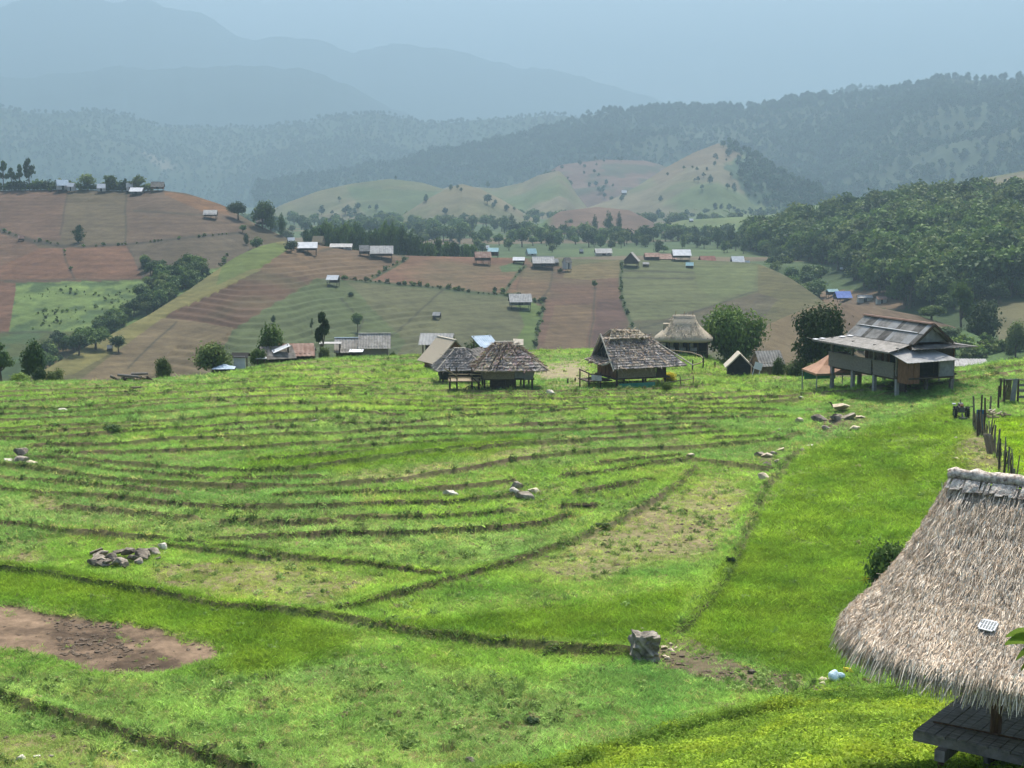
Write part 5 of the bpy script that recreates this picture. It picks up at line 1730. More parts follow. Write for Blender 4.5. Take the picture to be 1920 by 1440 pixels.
def canopy():
    p = at(1555, 735, 105.5)
    z = tz(p.x, p.y)
    e = empty('party_canopy', (p.x, p.y, z), R(8))
    tag(e, 'orange canopy on pale green poles behind the stilt house', 'canopy')
    h = at(1517, 697, 105).z - z
    top = at(1553, 660, 106.5).z - z
    w = 1.55
    for x in (-w + .04, w - .04):
        for y in (-w + .04, w - .04):
            MB().pole((x, y, -.4), (x, y, h), .045, .045, 8).build('pole', 'steel_green', e)
    a = (0, 0, top)
    c = [(-w, -w, h), (w, -w, h), (w, w, h), (-w, w, h)]
    for i in range(4):
        q, r = Vector(c[i]), Vector(c[(i + 1) % 4])
        m = (q + r) / 2 + Vector((0, 0, -.05))
        A = Vector(a)
        mid1, mid2 = q.lerp(A, .5) - Vector((0, 0, .10)), r.lerp(A, .5) - Vector((0, 0, .10))
        mm = (mid1 + mid2) / 2 - Vector((0, 0, .04))
        MB().add([q, m, r, mid2, mm, mid1, A], [(0, 1, 4, 5), (1, 2, 3, 4), (5, 4, 6), (4, 3, 6)]).build('canopy_panel', 'tarp_white' if i == 1 else 'tarp_orange', e)
        MB().bar(q + Vector((0, 0, -.06)), r + Vector((0, 0, -.06)), .02, .14).build('valance', 'bamboo' if i == 0 else 'tarp_orange', e)
    MB().box(-w + .15, w - .6, w - .12, w - .08, h - .75, h - .25).build('back_cloth', 'tarp_green', e)
canopy()

# ------------------------------------------------------------------ patchwork thatched huts
PAL_GREY = [(.28, .235, .20), (.38, .32, .26), (.15, .125, .11), (.46, .37, .27), (.36, .25, .165), (.21, .19, .19), (.54, .46, .37), (.28, .24, .22), (.44, .31, .20)]
PAL_RUST = [(.36, .27, .17), (.27, .15, .12), (.42, .36, .27), (.18, .135, .12), (.32, .21, .19), (.46, .40, .22), (.24, .20, .18), (.12, .10, .09), (.38, .33, .30)]

def shag(e, A, B, C, D, n, pal, seed, ln=(.18, .5), w=.05):
    """loose weathered leaves lying over a thatched slope"""
    rs = np.random.default_rng(seed + 300)
    A, B, C, D = (np.array(p, float) for p in (A, B, C, D))
    s, t = rs.random(n), rs.random(n) ** .8
    P = (A * (1 - s)[:, None] + B * s[:, None]) * (1 - t)[:, None] + (D * (1 - s)[:, None] + C * s[:, None]) * t[:, None]
    nrm = np.cross(B - A, D - A)
    nrm /= np.linalg.norm(nrm)
    dn = (A - D) / np.linalg.norm(A - D)
    d = unit(dn[None, :] + .5 * rs.normal(size=(n, 3)) + nrm[None, :] * .12)
    L = ln[0] + (ln[1] - ln[0]) * rs.random(n)
    V, Fs = strips(P + nrm * .10, d, w * (.5 + rs.random(n)), L, np.tile([0, 0, -.08], (n, 1)), 2, .3, rs)
    c = np.array(pal)[rs.integers(0, len(pal), n)] * (.6 + .7 * rs.random(n))[:, None]
    o = link(bpy.data.objects.new('loose_thatch', np_mesh('loose_thatch', V, Fs, 'leaf_tile', False, {'col': np.repeat(c, 6, 0)})), e)
    o['kind'] = 'stuff'

def tiles(e, A, B, C, D, rows, tw, pal, seed, part='leaf_tiles', lift=.05, over=1.6, rag=.5):
    """overlapping leaf tiles laid in courses over the sheet A-B (eave), D-C (ridge)"""
    rs = random.Random(seed)
    A, B, C, D = map(Vector, (A, B, C, D))
    nrm = (B - A).cross(D - A).normalized()
    mb = MB()
    for j in range(rows):
        t0 = j / rows
        t1 = min((j + over) / rows, 1.0)
        l0, r0 = A.lerp(D, t0), B.lerp(C, t0)
        l1, r1 = A.lerp(D, t1), B.lerp(C, t1)
        n = max(int((r0 - l0).length / (tw * rs.uniform(.7, 1.6))), 2)
        tint = rs.choice(pal)
        for i in range(n):
            s0, s1 = i / n, (i + 1) / n
            d = (A - D).normalized() * rs.uniform(-.02, .10) * rag
            up0 = nrm * (lift * (1 + rs.random() * rag) + .03)
            up1 = nrm * (.012 + .01 * rs.random())
            col = rs.choice(pal) if rs.random() < .75 else tint
            k = rs.uniform(.8, 1.2)
            col = tuple((v * .55 + .2 * .45) * k * 1.0 for v in col)
            g = rs.uniform(-.25, .25) * tw * rag
            p = [l0.lerp(r0, s0) + up0 + d, l0.lerp(r0, s1) + up0 + d + nrm * rs.uniform(-.02, .03), l1.lerp(r1, s1 - .0) + up1, l1.lerp(r1, s0) + up1]
            p = [q + (B - A).normalized() * g for q in p]
            lo = [q - nrm * .022 for q in p]
            mb.add(p + lo, [(0, 1, 2, 3), (7, 6, 5, 4), (0, 4, 5, 1), (1, 5, 6, 2), (3, 7, 4, 0)], col)
    o = mb.build(part, 'leaf_tile', e, colours=True)
    o['kind'] = 'stuff'
    shag(e, A, B, C, D, int(220 * (B - A).length * (D - A).length / 4) + 60, pal, seed)
    return o

def patchwork_hut():
    Y = 110
    g = spot('T', 1185, 716, Y)
    e = empty('thatched_hut', (g.x, g.y, g.z), R(20))
    tag(e, 'stilted hut with patchwork grey leaf roof and brown plank end wall', 'hut')
    z = lambda py, Yy=109: at(1185, py, Yy).z - g.z
    fz, ez, rz = z(705), z(687), z(629, 110.5)
    for x in (-2.0, 0.1, 1.9):
        for y in (-1.7, 1.7):
            MB().pole((x, y, -.5), (x, y, ez + .2), .09, .08).build('stilt', 'wood_dark', e)
    MB().box(-2.2, 2.2, -1.9, 1.9, fz - .1, fz).build('floor', 'wood_dark', e)
    MB().box(-1.95, 1.1, -1.80, -1.74, fz - .12, ez + .3).build('wall', 'bamboo_mat', e)
    MB().box(1.15, 1.95, -1.78, -1.73, fz - .02, ez + .1).build('wall', 'wood_dark', e)
    MB().box(-1.95, 1.9, 1.7, 1.76, fz, ez + .3).build('wall', 'bamboo_mat', e)
    for i in range(9):                                        # plank end wall
        y = -1.74 + i * .385
        MB().box(-2.08 - .02 * (i % 2), -2.02, y, y + .375, fz - .15, ez + .75 - .12 * abs(i - 4)).build('plank', 'wood_brown', e)
    # gable-and-hip roof
    xl, xr, ye = -2.5, 3.35, 2.35
    rl, rr = -2.55, 1.0
    for s in (-1, 1):
        q = [(xl, s * ye, ez - .02), (xr, s * ye, ez + .05), (rr, s * .02, rz), (rl, s * .02, rz)]
        if s > 0:
            q = [q[1], q[0], q[3], q[2]]
        MB().slab(*q, .07, 10, 6, 0, 0, .06, .015).build('thatch_bed', 'thatch_grey', e)
        tiles(e, *q, 13, .24, PAL_GREY, 3 + s)
    q = [(xr, -ye, ez + .05), (xr, ye, ez + .05), (rr, .02, rz), (rr, -.02, rz)]
    MB().slab(*q, .07, 8, 5, 0, 0, .06, .015).build('thatch_bed', 'thatch_grey', e)
    tiles(e, *q, 11, .26, PAL_GREY, 9)
    # taller tan cap behind the ridge
    for s in (-1, 1):
        q = [(-2.1, .25 + s * .75, rz - .12), (1.0, .25 + s * .75, rz - .12), (.6, .25, rz + .42), (-1.6, .25, rz + .52)]
        if s > 0:
            q = [q[1], q[0], q[3], q[2]]
        MB().slab(*q, .06, 8, 4, 0, 0, .02, .02).build('ridge_thatch', 'thatch_edge', e)
        tiles(e, *q, 4, .3, [(.42, .34, .22), (.5, .43, .32), (.38, .28, .19)], 15 + s, 'ridge_tiles')
    for s in (-1, 1):
        MB().pole((rl - .04, 0, rz + .25), (xl - .04, s * ye, ez - .1), .05, .05).build('rake_pole', 'thatch_edge', e)
        MB().pole((rr, 0, rz + .05), (xr + .5 * (s < 0), s * (ye + .05), ez + .08), .06, .05).build('hip_pole', 'thatch_edge', e)
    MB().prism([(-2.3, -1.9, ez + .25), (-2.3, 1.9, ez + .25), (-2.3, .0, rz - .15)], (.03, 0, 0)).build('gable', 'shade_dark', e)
    q = [(-3.2, 1.5, ez + .35), (-3.2, -1.7, ez + .25), (-2.2, -1.8, ez + .62), (-2.2, 1.6, ez + .66)]
    MB().slab(*q, .06, 6, 3, 0, 0, .02, .02).build('porch_roof', 'thatch_edge', e)
    tiles(e, *q, 4, .28, PAL_GREY, 21, 'porch_tiles')
    # balcony on the plank side
    MB().box(-4.1, -2.2, -1.3, .6, fz - .25, fz - .18).build('balcony_floor', 'wood_dark', e)
    for x, y in ((-4.0, -1.2), (-4.0, .5), (-3.1, -1.25)):
        MB().pole((x, y, -.6), (x, y, fz + .45), .06, .05).build('balcony_post', 'wood_dark', e)
    MB().bar((-4.05, -1.25, fz + .35), (-2.3, -1.25, fz + .1), .06, .09).bar((-4.05, -1.2, fz + .4), (-4.05, .5, fz + .5), .05, .08).bar((-4.05, -1.22, fz + .1), (-2.3, -1.22, fz - .08), .04, .06).build('railing', 'wood_dark', e)
    return e, g, fz
hut_e, hut_g, hut_fz = patchwork_hut()
# washing on the balcony, planter under the hut
def local_obj(name, mb, mat, ref, label, cat, smooth=False, group=None):
    o = mb.build(name, mat, None, smooth)
    o.location = ref.location
    o.rotation_euler = ref.rotation_euler
    tag(o, label, cat, group)
    return o
local_obj('washing', MB().slab((-3.85, -1.34, hut_fz - .12), (-3.05, -1.34, hut_fz - .2), (-3.05, -1.34, hut_fz + .18), (-3.85, -1.34, hut_fz + .3), .03, 6, 4, .02, 2, 0, .015), 'cloth_light', hut_e, 'pale washing hung on the hut balcony', 'washing')
local_obj('green_netting', MB().slab((-1.9, -1.95, -.25), (1.0, -1.95, -.25), (1.0, -1.9, .42), (-1.9, -1.9, .42), .05, 10, 3, .015, 4, 0, .01), 'tarp_green', hut_e, 'dark green netting hung under the patchwork hut', 'netting')
for i, (x, y) in enumerate(((1.5, -2.1), (2.6, -2.0), (3.6, -1.6))):
    pass
local_obj('bamboo_rail', MB().pole((1.3, -2.2, .35), (4.2, -1.9, .55), .05, .04).pole((1.3, -2.25, .05), (4.0, -2.0, .15), .05, .04).pole((1.4, -2.2, -.4), (1.4, -2.2, .6), .05).pole((3.0, -2.05, -.4), (3.0, -2.05, .7), .05).pole((4.1, -1.95, -.5), (4.1, -1.95, .75), .05), 'bamboo', hut_e, 'low bamboo rail beside the patchwork hut', 'rail')

def rust_hut():
    Y = 108
    g = spot('T', 950, 722, Y)
    e = empty('thatched_hut', (g.x, g.y, g.z), R(4))
    tag(e, 'stilted hut with ragged rust and tan tiled hip roof', 'hut')
    k = px2m(Y)
    z = lambda py, Yy=107.5: at(950, py, Yy).z - g.z
    fz, ez, rz = z(707), z(690), z(641, 109)
    for x in (-1.7, -.2, 1.15, 1.75):
        for y in (-1.5, 1.5):
            MB().pole((x, y, -.5), (x, y, ez + .2), .075, .065).build('stilt', 'wood_dark', e)
    MB().box(-1.9, 1.9, -1.65, 1.65, fz - .08, fz).build('floor', 'wood_dark', e)
    MB().box(-1.75, .45, -1.66, -1.6, fz + .002, ez + .2).build('wall', 'bamboo_mat', e)
    MB().box(.47, 1.15, -1.64, -1.6, fz + .05, ez + .2).build('wall', 'panel_grey', e)
    MB().slab((1.16, -1.66, fz - .05), (1.75, -1.62, fz - .05), (2.0, -1.75, ez + .1), (1.16, -1.75, ez + .1), .04).build('wall', 'panel_grey', e)
    MB().box(-1.8, -1.74, -1.6, 1.6, fz + .002, ez + .2).build('wall', 'bamboo_mat', e)
    MB().box(1.74, 1.8, -1.6, 1.6, fz + .002, ez + .2).build('wall', 'bamboo_mat', e)
    MB().box(-1.75, 1.75, 1.6, 1.66, fz + .002, ez + .2).build('wall', 'bamboo_mat', e)
    MB().box(-1.2, .6, -1.2, .8, -.3, fz - .081).build('under_store', 'wood_dark', e)
    xl, xr, ye = -2.45, 2.75, 2.2
    rl, rr = -.75, .45
    for s in (-1, 1):
        q = [(xl, s * ye, ez - .05), (xr, s * ye, ez - .05), (rr, s * .02, rz), (rl, s * .02, rz)]
        if s > 0:
            q = [q[1], q[0], q[3], q[2]]
        MB().slab(*q, .07, 10, 6, 0, 0, .03, .02).build('thatch_bed', 'thatch_tan', e)
        tiles(e, *q, 9, .3, PAL_RUST, 33 + s, rag=.9)
    for s, x, r in ((-1, xl, rl), (1, xr, rr)):
        q = [(x, -s * ye, ez - .05), (x, s * ye, ez - .05), (r, s * .02, rz), (r, -s * .02, rz)]
        q = [(x, ye, ez - .05), (x, -ye, ez - .05), (r, -.02, rz), (r, .02, rz)] if s < 0 else [(x, -ye, ez - .05), (x, ye, ez - .05), (r, .02, rz), (r, -.02, rz)]
        MB().slab(*q, .07, 8, 5, 0, 0, .03, .02).build('thatch_bed', 'thatch_tan', e)
        tiles(e, *q, 8, .3, PAL_RUST, 41 + s, rag=.9)
    for a, b in (((-.3, -.2, rz + .05), (-1.4, -2.1, ez + .18)), ((.0, -.3, rz), (-.9, -2.2, ez + .15)), ((.3, 0, rz + .08), (2.75, -2.1, ez + .06)), ((.2, -.2, rz), (1.0, -1.5, ez + .6)), ((-.8, 0, rz + .08), (-2.5, -2.1, ez + .05))):
        MB().pole(a, b, .045, .035).build('roof_pole', 'wood_dark', e)
    MB().pole((-.9, .1, rz + .08), (.6, .1, rz + .1), .08, .07).build('ridge_pole', 'thatch_edge', e)
    q = [(.5, -.3, rz - .1), (1.2, -.3, rz - .15), (1.25, .3, rz + .25), (.5, .3, rz + .3)]
    MB().slab(*q, .05, 4, 3, 0, 0, 0, .03).build('ridge_flap', 'thatch_edge', e)
    return e, g, fz, ez
rh_e, rh_g, rh_fz, rh_ez = rust_hut()

def balcony():
    e = empty('bamboo_balcony', rh_g, rh_e.rotation_euler.z)
    tag(e, 'rickety raised bamboo balcony joining the two huts', 'balcony')
    for x in (-4.2, -3.7, -2.6, -2.1):
        for y in (-1.9, -.6):
            MB().pole((x, y, -.5), (x, y, rh_fz + .75), .05, .045, 6, .02).build('post', 'wood_dark', e)
    for i in range(7):
        y = -1.95 + i * .22
        MB().bar((-4.3, y, rh_fz - .08), (-1.95, y, rh_fz - .08), .19, .04).build('plank', 'bamboo', e)
    MB().pole((-4.3, -1.98, rh_fz + .42), (-2.0, -1.98, rh_fz + .40), .04).build('rail', 'bamboo', e)
    MB().pole((-4.3, -1.98, rh_fz + .2), (-2.0, -1.98, rh_fz + .17), .04).build('rail', 'bamboo', e)
    MB().pole((-4.6, -1.95, rh_fz + .85), (-3.7, -1.95, rh_fz + .3), .045).build('brace', 'bamboo', e)
    MB().pole((-2.9, -2.0, rh_fz + .5), (-2.0, -2.0, rh_fz - .4), .045).build('brace', 'wood_dark', e)
balcony()

def bicycle_wheel():
    mb = MB()
    c = Vector((-2.75, -2.25, .12))
    V, Fs = tube([(c.x + .38 * math.cos(a), c.y, c.z + .38 * math.sin(a)) for a in np.linspace(0, 2 * math.pi, 19)], [.035] * 19, 6)
    mb.add(V, [tuple(f) for f in Fs])
    for a in np.linspace(0, math.pi, 5)[:-1]:
        mb.bar(c + Vector((.38 * math.cos(a), 0, .38 * math.sin(a))), c - Vector((.38 * math.cos(a), 0, .38 * math.sin(a))), .015)
    local_obj('old_wheel', mb, 'rubber', rh_e, 'old dark spoked wheel leaning under the balcony', 'wheel')
bicycle_wheel()

def hip_hut(name, label, px, py, Y, rz_deg, L, W, hf, hw, hr, ridge, ov, thatch, wall, pal=None, cat='hut', rows=9, layer='T'):
    g = spot(layer, px, py, Y)
    e = empty(name, g, R(rz_deg))
    tag(e, label, cat)
    for x in (-L / 2 + .1, 0, L / 2 - .1):
        for y in (-W / 2 + .1, W / 2 - .1):
            MB().pole((x, y, -.5), (x, y, hf + hw), .075, .065).build('post', 'wood_dark', e)
    MB().box(-L / 2, L / 2, -W / 2, W / 2, hf - .08, hf).build('floor', 'wood_dark', e)
    for a in ((-L / 2, L / 2, -W / 2 - .05, -W / 2), (-L / 2, L / 2, W / 2, W / 2 + .05), (-L / 2 - .05, -L / 2 - .001, -W / 2, W / 2), (L / 2 + .001, L / 2 + .05, -W / 2, W / 2)):
        MB().box(*a, hf + .002, hf + hw).build('wall', wall, e)
    zt = hf + hw
    xl, xr, ye = -L / 2 - ov, L / 2 + ov, W / 2 + ov
    for s in (-1, 1):
        q = [(xl, s * ye, zt), (xr, s * ye, zt), (ridge, s * .02, zt + hr), (-ridge, s * .02, zt + hr)]
        if s > 0:
            q = [q[1], q[0], q[3], q[2]]
        MB().slab(*q, .09, 10, 6, 0, 0, .04, .015).build('roof_slope', thatch, e)
        if pal:
            tiles(e, *q, rows, .3, pal, hash_(name) + s)
        q = [(s * abs(xl), -s * -ye if s < 0 else -ye, zt)] * 1
        q = [(xl, ye, zt), (xl, -ye, zt), (-ridge, -.02, zt + hr), (-ridge, .02, zt + hr)] if s < 0 else [(xr, -ye, zt), (xr, ye, zt), (ridge, .02, zt + hr), (ridge, -.02, zt + hr)]
        MB().slab(*q, .09, 8, 5, 0, 0, .04, .015).build('roof_hip', thatch, e)
        if pal:
            tiles(e, *q, rows, .3, pal, hash_(name) + 7 + s)
        for t in (-1, 1):
            MB().pole((s * ridge, 0, zt + hr + .06), (s * abs(xl), t * ye, zt + .08), .06, .05).build('hip_cap', 'thatch_edge', e)
    MB().pole((-ridge - .1, 0, zt + hr + .06), (ridge + .1, 0, zt + hr + .06), .08, .08).build('ridge_cap', 'thatch_edge', e)
    return e
hip_hut('thatched_hut', 'grey thatched hut with dark walls beside the rust tiled hut', 862, 710, 113, 8, 3.0, 2.6, .45, .62, 1.5, .35, .45, 'thatch_grey', 'shade_dark', [(.24, .22, .205), (.30, .275, .25), (.19, .175, .165), (.35, .32, .29)])

# ------------------------------------------------------------------ other buildings on the terrace edge
def zrel(g, px, py, Y):
    return at(px, py, Y).z - g.z

def place_T(px, Y):
    return spot('T', px, 690, Y)

g = place_T(912, 119)
lean_roof('tin_shelter', 'sloping blue tin roof sheet behind the rust tiled hut', g, R(28), 1.75, 1.9, zrel(g, 930, 652, 118), zrel(g, 930, 629, 120), 'tin_blue', nw=9)
g = place_T(893, 116)
lean_roof('tin_shelter', 'narrow dark corrugated roof between the two thatched huts', g, R(35), 1.9, 1.2, zrel(g, 893, 668, 115), zrel(g, 893, 653, 117), 'tin_dark', nw=8, tilt=.14)
g = place_T(838, 128)
gable_house('gable_hut', 'tan thatched gable hut behind the grey thatched hut', g, R(118), 2.8, 2.9, .2, zrel(g, 838, 668, 127) - .2, 1.45, 'thatch_tan', 'wood_brown', ov=(.4, .55), th=.09, cap='thatch_edge')
g = place_T(820, 140)
gable_house('open_shed', 'shed with pale tin roof on bare posts behind the tan gable hut', g, R(-6), 2.6, 2.0, .3, zrel(g, 820, 642, 139) - .3, .75, 'tin_pale', 'wood_dark', ov=(.3, .3), nw=10, walls='b', door=False)
g = place_T(703, 142)
gable_house('plank_house', 'grey walled house with the higher of two joined tin roofs', g, R(4), 2.5, 2.6, .15, zrel(g, 703, 648, 141) - .15, 1.05, 'tin_grey', 'wood_grey', ov=(.3, .3), nw=12, door=False, cap='tin_pale')
g = place_T(661, 143)
gable_house('plank_house', 'lower house under a rusty patched tin roof beside the grey walled house', g, R(4), 2.9, 2.6, .1, zrel(g, 661, 655, 142) - .1, 1.0, 'tin_grey', 'wood_dark', ov=(.25, .35), nw=12, window=True, cap='tin_blue')
g = place_T(620, 141)
lean_roof('awning', 'pale cream awning on posts left of the rusty roofed house', g, R(3), 2.1, 1.8, zrel(g, 620, 645, 140), zrel(g, 620, 641, 142), 'tin_pale', nw=0)
g = place_T(668, 138)
lean_roof('awning', 'small cream awning in front of the rusty roofed house', g, R(-4), 1.3, .9, zrel(g, 668, 660, 137.5), zrel(g, 668, 655, 138.5), 'tarp_white', nw=0)
g = place_T(548, 134.5)
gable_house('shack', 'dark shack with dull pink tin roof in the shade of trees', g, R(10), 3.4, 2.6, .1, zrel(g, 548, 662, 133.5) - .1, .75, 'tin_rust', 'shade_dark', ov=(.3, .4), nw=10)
g = place_T(574, 136)
gable_house('shack', 'small dark shed at the right end of the shacks', g, R(2), 1.5, 1.6, .1, zrel(g, 574, 660, 135) - .1, .4, 'tin_dark', 'wood_dark', ov=(.15, .15), nw=0)
g = place_T(518, 133)
gable_house('shack', 'low dark shack with pale roof edge among the trees', g, R(25), 2.6, 2.2, .1, zrel(g, 518, 668, 132) - .1, .8, 'tin_dark', 'shade_dark', ov=(.2, .3))
g = place_T(528, 132.5)
lean_roof('tin_shelter', 'strip of white roofing under the tall round headed tree', g, R(30), 1.6, .5, zrel(g, 528, 656, 132), zrel(g, 528, 650, 133), 'tin_white', tilt=.35)
g = place_T(452, 128)
gable_house('booth', 'small open booth with a white panel beside the low bushy tree', g, R(-3), 1.0, 1.0, .1, zrel(g, 452, 668, 127.5) - .1, .25, 'shade_dark', 'tin_white', ov=(.25, .2), walls='f', door=False)
g = place_T(490, 130.5)
lean_roof('market_stall', 'pile of white sheets under a low roof by the dark shacks', g, R(5), .9, .7, zrel(g, 490, 673, 130), zrel(g, 490, 669, 131), 'tarp_white')

def blue_tent():
    g = place_T(420, 126)
    e = empty('garden_tent', g, R(6))
    tag(e, 'small tent with pale blue pyramid roof at the terrace edge', 'tent')
    h, t = zrel(g, 420, 691, 125.5), zrel(g, 420, 682, 126)
    w = .95
    c = [(-w, -w, h), (w, -w, h), (w, w, h), (-w, w, h)]
    for i in range(4):
        q, r, A = Vector(c[i]), Vector(c[(i + 1) % 4]), Vector((0, 0, t))
        m = q.lerp(A, .5) - Vector((0, 0, .03)), r.lerp(A, .5) - Vector((0, 0, .03))
        MB().add([q, r, m[1], m[0], A], [(0, 1, 2, 3), (3, 2, 4)]).build('roof_panel', 'tin_blue', e)
        MB().pole((c[i][0] * .96, c[i][1] * .96, -.5), (c[i][0] * .96, c[i][1] * .96, h), .03).build('pole', 'wood_dark', e)
    MB().box(-w, w, w * .9, w * .95, 0, h - .05).build('back_wall', 'shade_dark', e)
blue_tent()

def thatch_pavilion():
    Y = 146
    g = place_T(1281, Y)
    e = empty('thatched_pavilion', g, R(-7))
    tag(e, 'large open pavilion with smooth tan thatched roof and raised centre', 'pavilion')
    ez = zrel(g, 1281, 635, Y - 1.5)
    rz = zrel(g, 1281, 591, Y)
    k = px2m(Y)
    hl, hw = 54 * k, 2.3
    cl = 20 * k
    # lower roof: rounded hip with a thick rolled edge, profile rising to the raised centre
    ns, nt = 64, 10
    V = []
    prof = [(.97, -.15), (1.02, -.09), (1.01, .01), (.88, .15), (.74, .30), (.61, .46), (.50, .62), (.43, .78), (.40, .90), (.385, 1.0)]
    for j, (r, t) in enumerate(prof):
        for i in range(ns):
            a = 2 * math.pi * i / ns
            n = 3.2
            ca, sa = math.cos(a), math.sin(a)
            d = (abs(ca) ** n + abs(sa) ** n) ** (-1 / n)
            V.append((hl * r * d * ca, hw * max(r, .0) * d * sa * (1 if t < .9 else .55), ez + (rz - ez) * t + .015 * random.uniform(-1, 1)))
    Fs = []
    for j in range(len(prof) - 1):
        for i in range(ns):
            i2 = (i + 1) % ns
            Fs.append((j * ns + i, j * ns + i2, (j + 1) * ns + i2, (j + 1) * ns + i))
    Fs.append(tuple((len(prof) - 1) * ns + i for i in range(ns)))
    Fs.append(tuple(i for i in range(ns))[::-1])
    MB().add(V, Fs).build('thatch_roof', 'thatch_tan', e, True)
    for sx in (-1, 1):
        shag(e, (-hl * .8, -sx * -hw * .98, ez + .05), (hl * .8, -sx * -hw * .98, ez + .05), (hl * .35, 0, rz), (-hl * .35, 0, rz), 900, [(.50, .42, .31), (.42, .35, .26), (.58, .50, .38)], 50 + sx, (.2, .45), .04)
    MB().box(-hl * .72, -hl * .40, -.5, .5, ez + (rz - ez) * .3, ez + (rz - ez) * .62).build('side_dormer', 'thatch_tan', e)
    for x in (-cl * .8, 0, cl * .8):
        MB().pole((x, 0, rz - .05), (x + .05, 0, rz + .42), .035, .02).build('finial', 'wood_tan', e)
    for x in np.linspace(-hl * .82, hl * .82, 6):
        for y in (-hw * .75, hw * .75):
            MB().pole((x, y, -1.0), (x, y, ez + .1), .08, .07).build('post', 'wood_dark', e)
    MB().box(-hl * .85, hl * .85, -hw * .8, hw * .8, -.2, -.08).build('floor', 'wood_dark', e)
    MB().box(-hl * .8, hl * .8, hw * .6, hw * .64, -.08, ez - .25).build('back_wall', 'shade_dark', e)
    MB().bar((-hl * .84, -hw * .8, .5), (hl * .84, -hw * .8, .45), .05, .08).build('railing', 'wood_dark', e)
    # pale furniture glimpsed inside
    for i, x in enumerate((-hl * .72, -hl * .42, -hl * .05, hl * .35)):
        o = MB().box(-.28, .28, -.25, .25, 0, .42).box(-.28, .28, .2, .25, .421, .85).box(-.26, -.2, -.24, -.18, -.3, 0).box(.2, .26, -.24, -.18, -.3, 0).build('pavilion_chair', 'cloth_light')
        o.location = e.matrix_basis @ Vector((x, -.4, .25))
        o.rotation_euler = (0, 0, R(-7 + 20 * i))
        tag(o, ('leftmost', 'second', 'third', 'rightmost')[i] + ' pale chair glimpsed under the thatched pavilion', 'chair')
thatch_pavilion()

g = place_T(1385, 132)
gable_house('gable_hut', 'little hut with pale thatched gable facing the terrace', g, R(86), 1.9, 1.9, .0, zrel(g, 1385, 682, 131.5), .95, 'thatch_edge', 'shade_dark', ov=(.3, .3), th=.1)
g = place_T(1438, 131)
gable_house('small_hut', 'small hut with grey tin roof and vertical plank wall', g, R(18), 2.0, 1.8, .1, zrel(g, 1438, 679, 130.5) - .1, .95, 'tin_grey', 'wood_tan', ov=(.25, .3), nw=9, door=False)
p = at(1420, 686, 129.3)
o = MB().box(-.35, .35, -.03, .03, 0, .62).box(-.3, -.25, .031, .08, -.6, .5).box(.25, .3, .031, .08, -.6, .5).build('white_board', 'tarp_white')
o.location = (p.x, p.y, p.z - .32)
o.rotation_euler = (R(-14), R(18), 0)
tag(o, 'tilted white board leaning beside the small grey roofed hut', 'board')
g = place_T(1806, 116)
gable_house('low_shed', 'long low grey roof just behind the stilt house', (g.x, g.y, g.z - .9), R(-4), 3.0, 2.2, .0, zrel(g, 1806, 684, 115) + .9, .35, 'tin_pale', 'wood_grey', ov=(.2, .3), nw=14, door=False, cat='shed')

# ------------------------------------------------------------------ huts in the fields and the far village
def far_house(layer, px, py, wpx, hpx, roofpx, roof, label, rz=0, wall='wood_dark', stilt=.35, walls='fblr', name='field_hut', cat='hut', depth=.75, nw=0, Y=None, cap=None, wallh=None, rail=False):
    p = spot(layer, px, py, Y)
    k = px2m(p.y)
    L = wpx * k / (abs(math.cos(R(rz))) + depth * abs(math.sin(R(rz))) * .8)
    L *= .86
    W = L * depth
    tot = hpx * k
    hr = max(roofpx * k * .95, .3)
    hf = tot * stilt * .6
    hw = max(tot - hr - hf, .5)
    return gable_house(name, label, p, R(rz), L, W, hf, hw, hr, roof, wall, ov=(L * .07, W * .13), nw=nw, cat=cat, sink=1.0, walls=walls, th=.06, cap=cap, rail=rail, window=wpx > 30)

far_house('L1', 975, 579, 46, 28, 12, 'tin_pale', 'grey tin roofed stilt hut alone in the olive field', 6, 'wood_grey', .5, nw=14, rail=True)
far_house('L1', 625, 536, 26, 20, 7, 'tin_white', 'white tarp roofed hut at the corner of the brown fields', -12, stilt=.6, walls='b')
far_house('L1', 819, 596, 17, 10, 5, 'tin_pale', 'tiny pale lean-to in the middle of the olive field', -15, stilt=.3)
far_house('L1', 716, 484, 46, 23, 12, 'tin_pale', 'larger grey house on the ploughed crest', 4, nw=12, stilt=.4, rail=True, name='farm_house', cat='house')
far_house('L1', 683, 480, 22, 20, 9, 'tin_grey', 'small grey house left of the larger one on the ploughed crest', 12, nw=8, stilt=.4)
far_house('L1', 690 + 8, 481, 10, 8, 3, 'thatch_tan', 'tiny tan shed between the two crest houses', 0, stilt=.1)
far_house('L1', 577, 474, 40, 20, 9, 'tin_white', 'open house under white tarps at the head of the ploughed field', 5, 'wood_dark', .5, walls='b')
far_house('L1', 546, 462, 16, 16, 7, 'tin_white', 'small white roof behind the dark bush on the spur', 20, stilt=.4, Y=395)
far_house('L1', 597, 448, 24, 20, 10, 'bamboo', 'yellow straw roofed hut behind the white tarp house', -14, 'wood_tan', .3, Y=412)
far_house('L1', 640, 462, 44, 10, 5, 'tin_pale', 'low pale sheds at the edge of the tree belt', 3, 'plaster', .1, Y=412)
far_house('L1', 905, 496, 34, 24, 9, 'tin_rust', 'rusty roofed stilt hut at the top of the reddish field', 8, stilt=.6, nw=8)
far_house('L1', 925, 488, 22, 20, 6, 'tin_teal', 'pale teal roofed hut behind the rusty roofed one', -6, stilt=.5, Y=428)
far_house('L1', 973, 494, 24, 12, 5, 'tin_white', 'low white roofed shelter by the fenced green plot', -4, stilt=.5, walls='b')
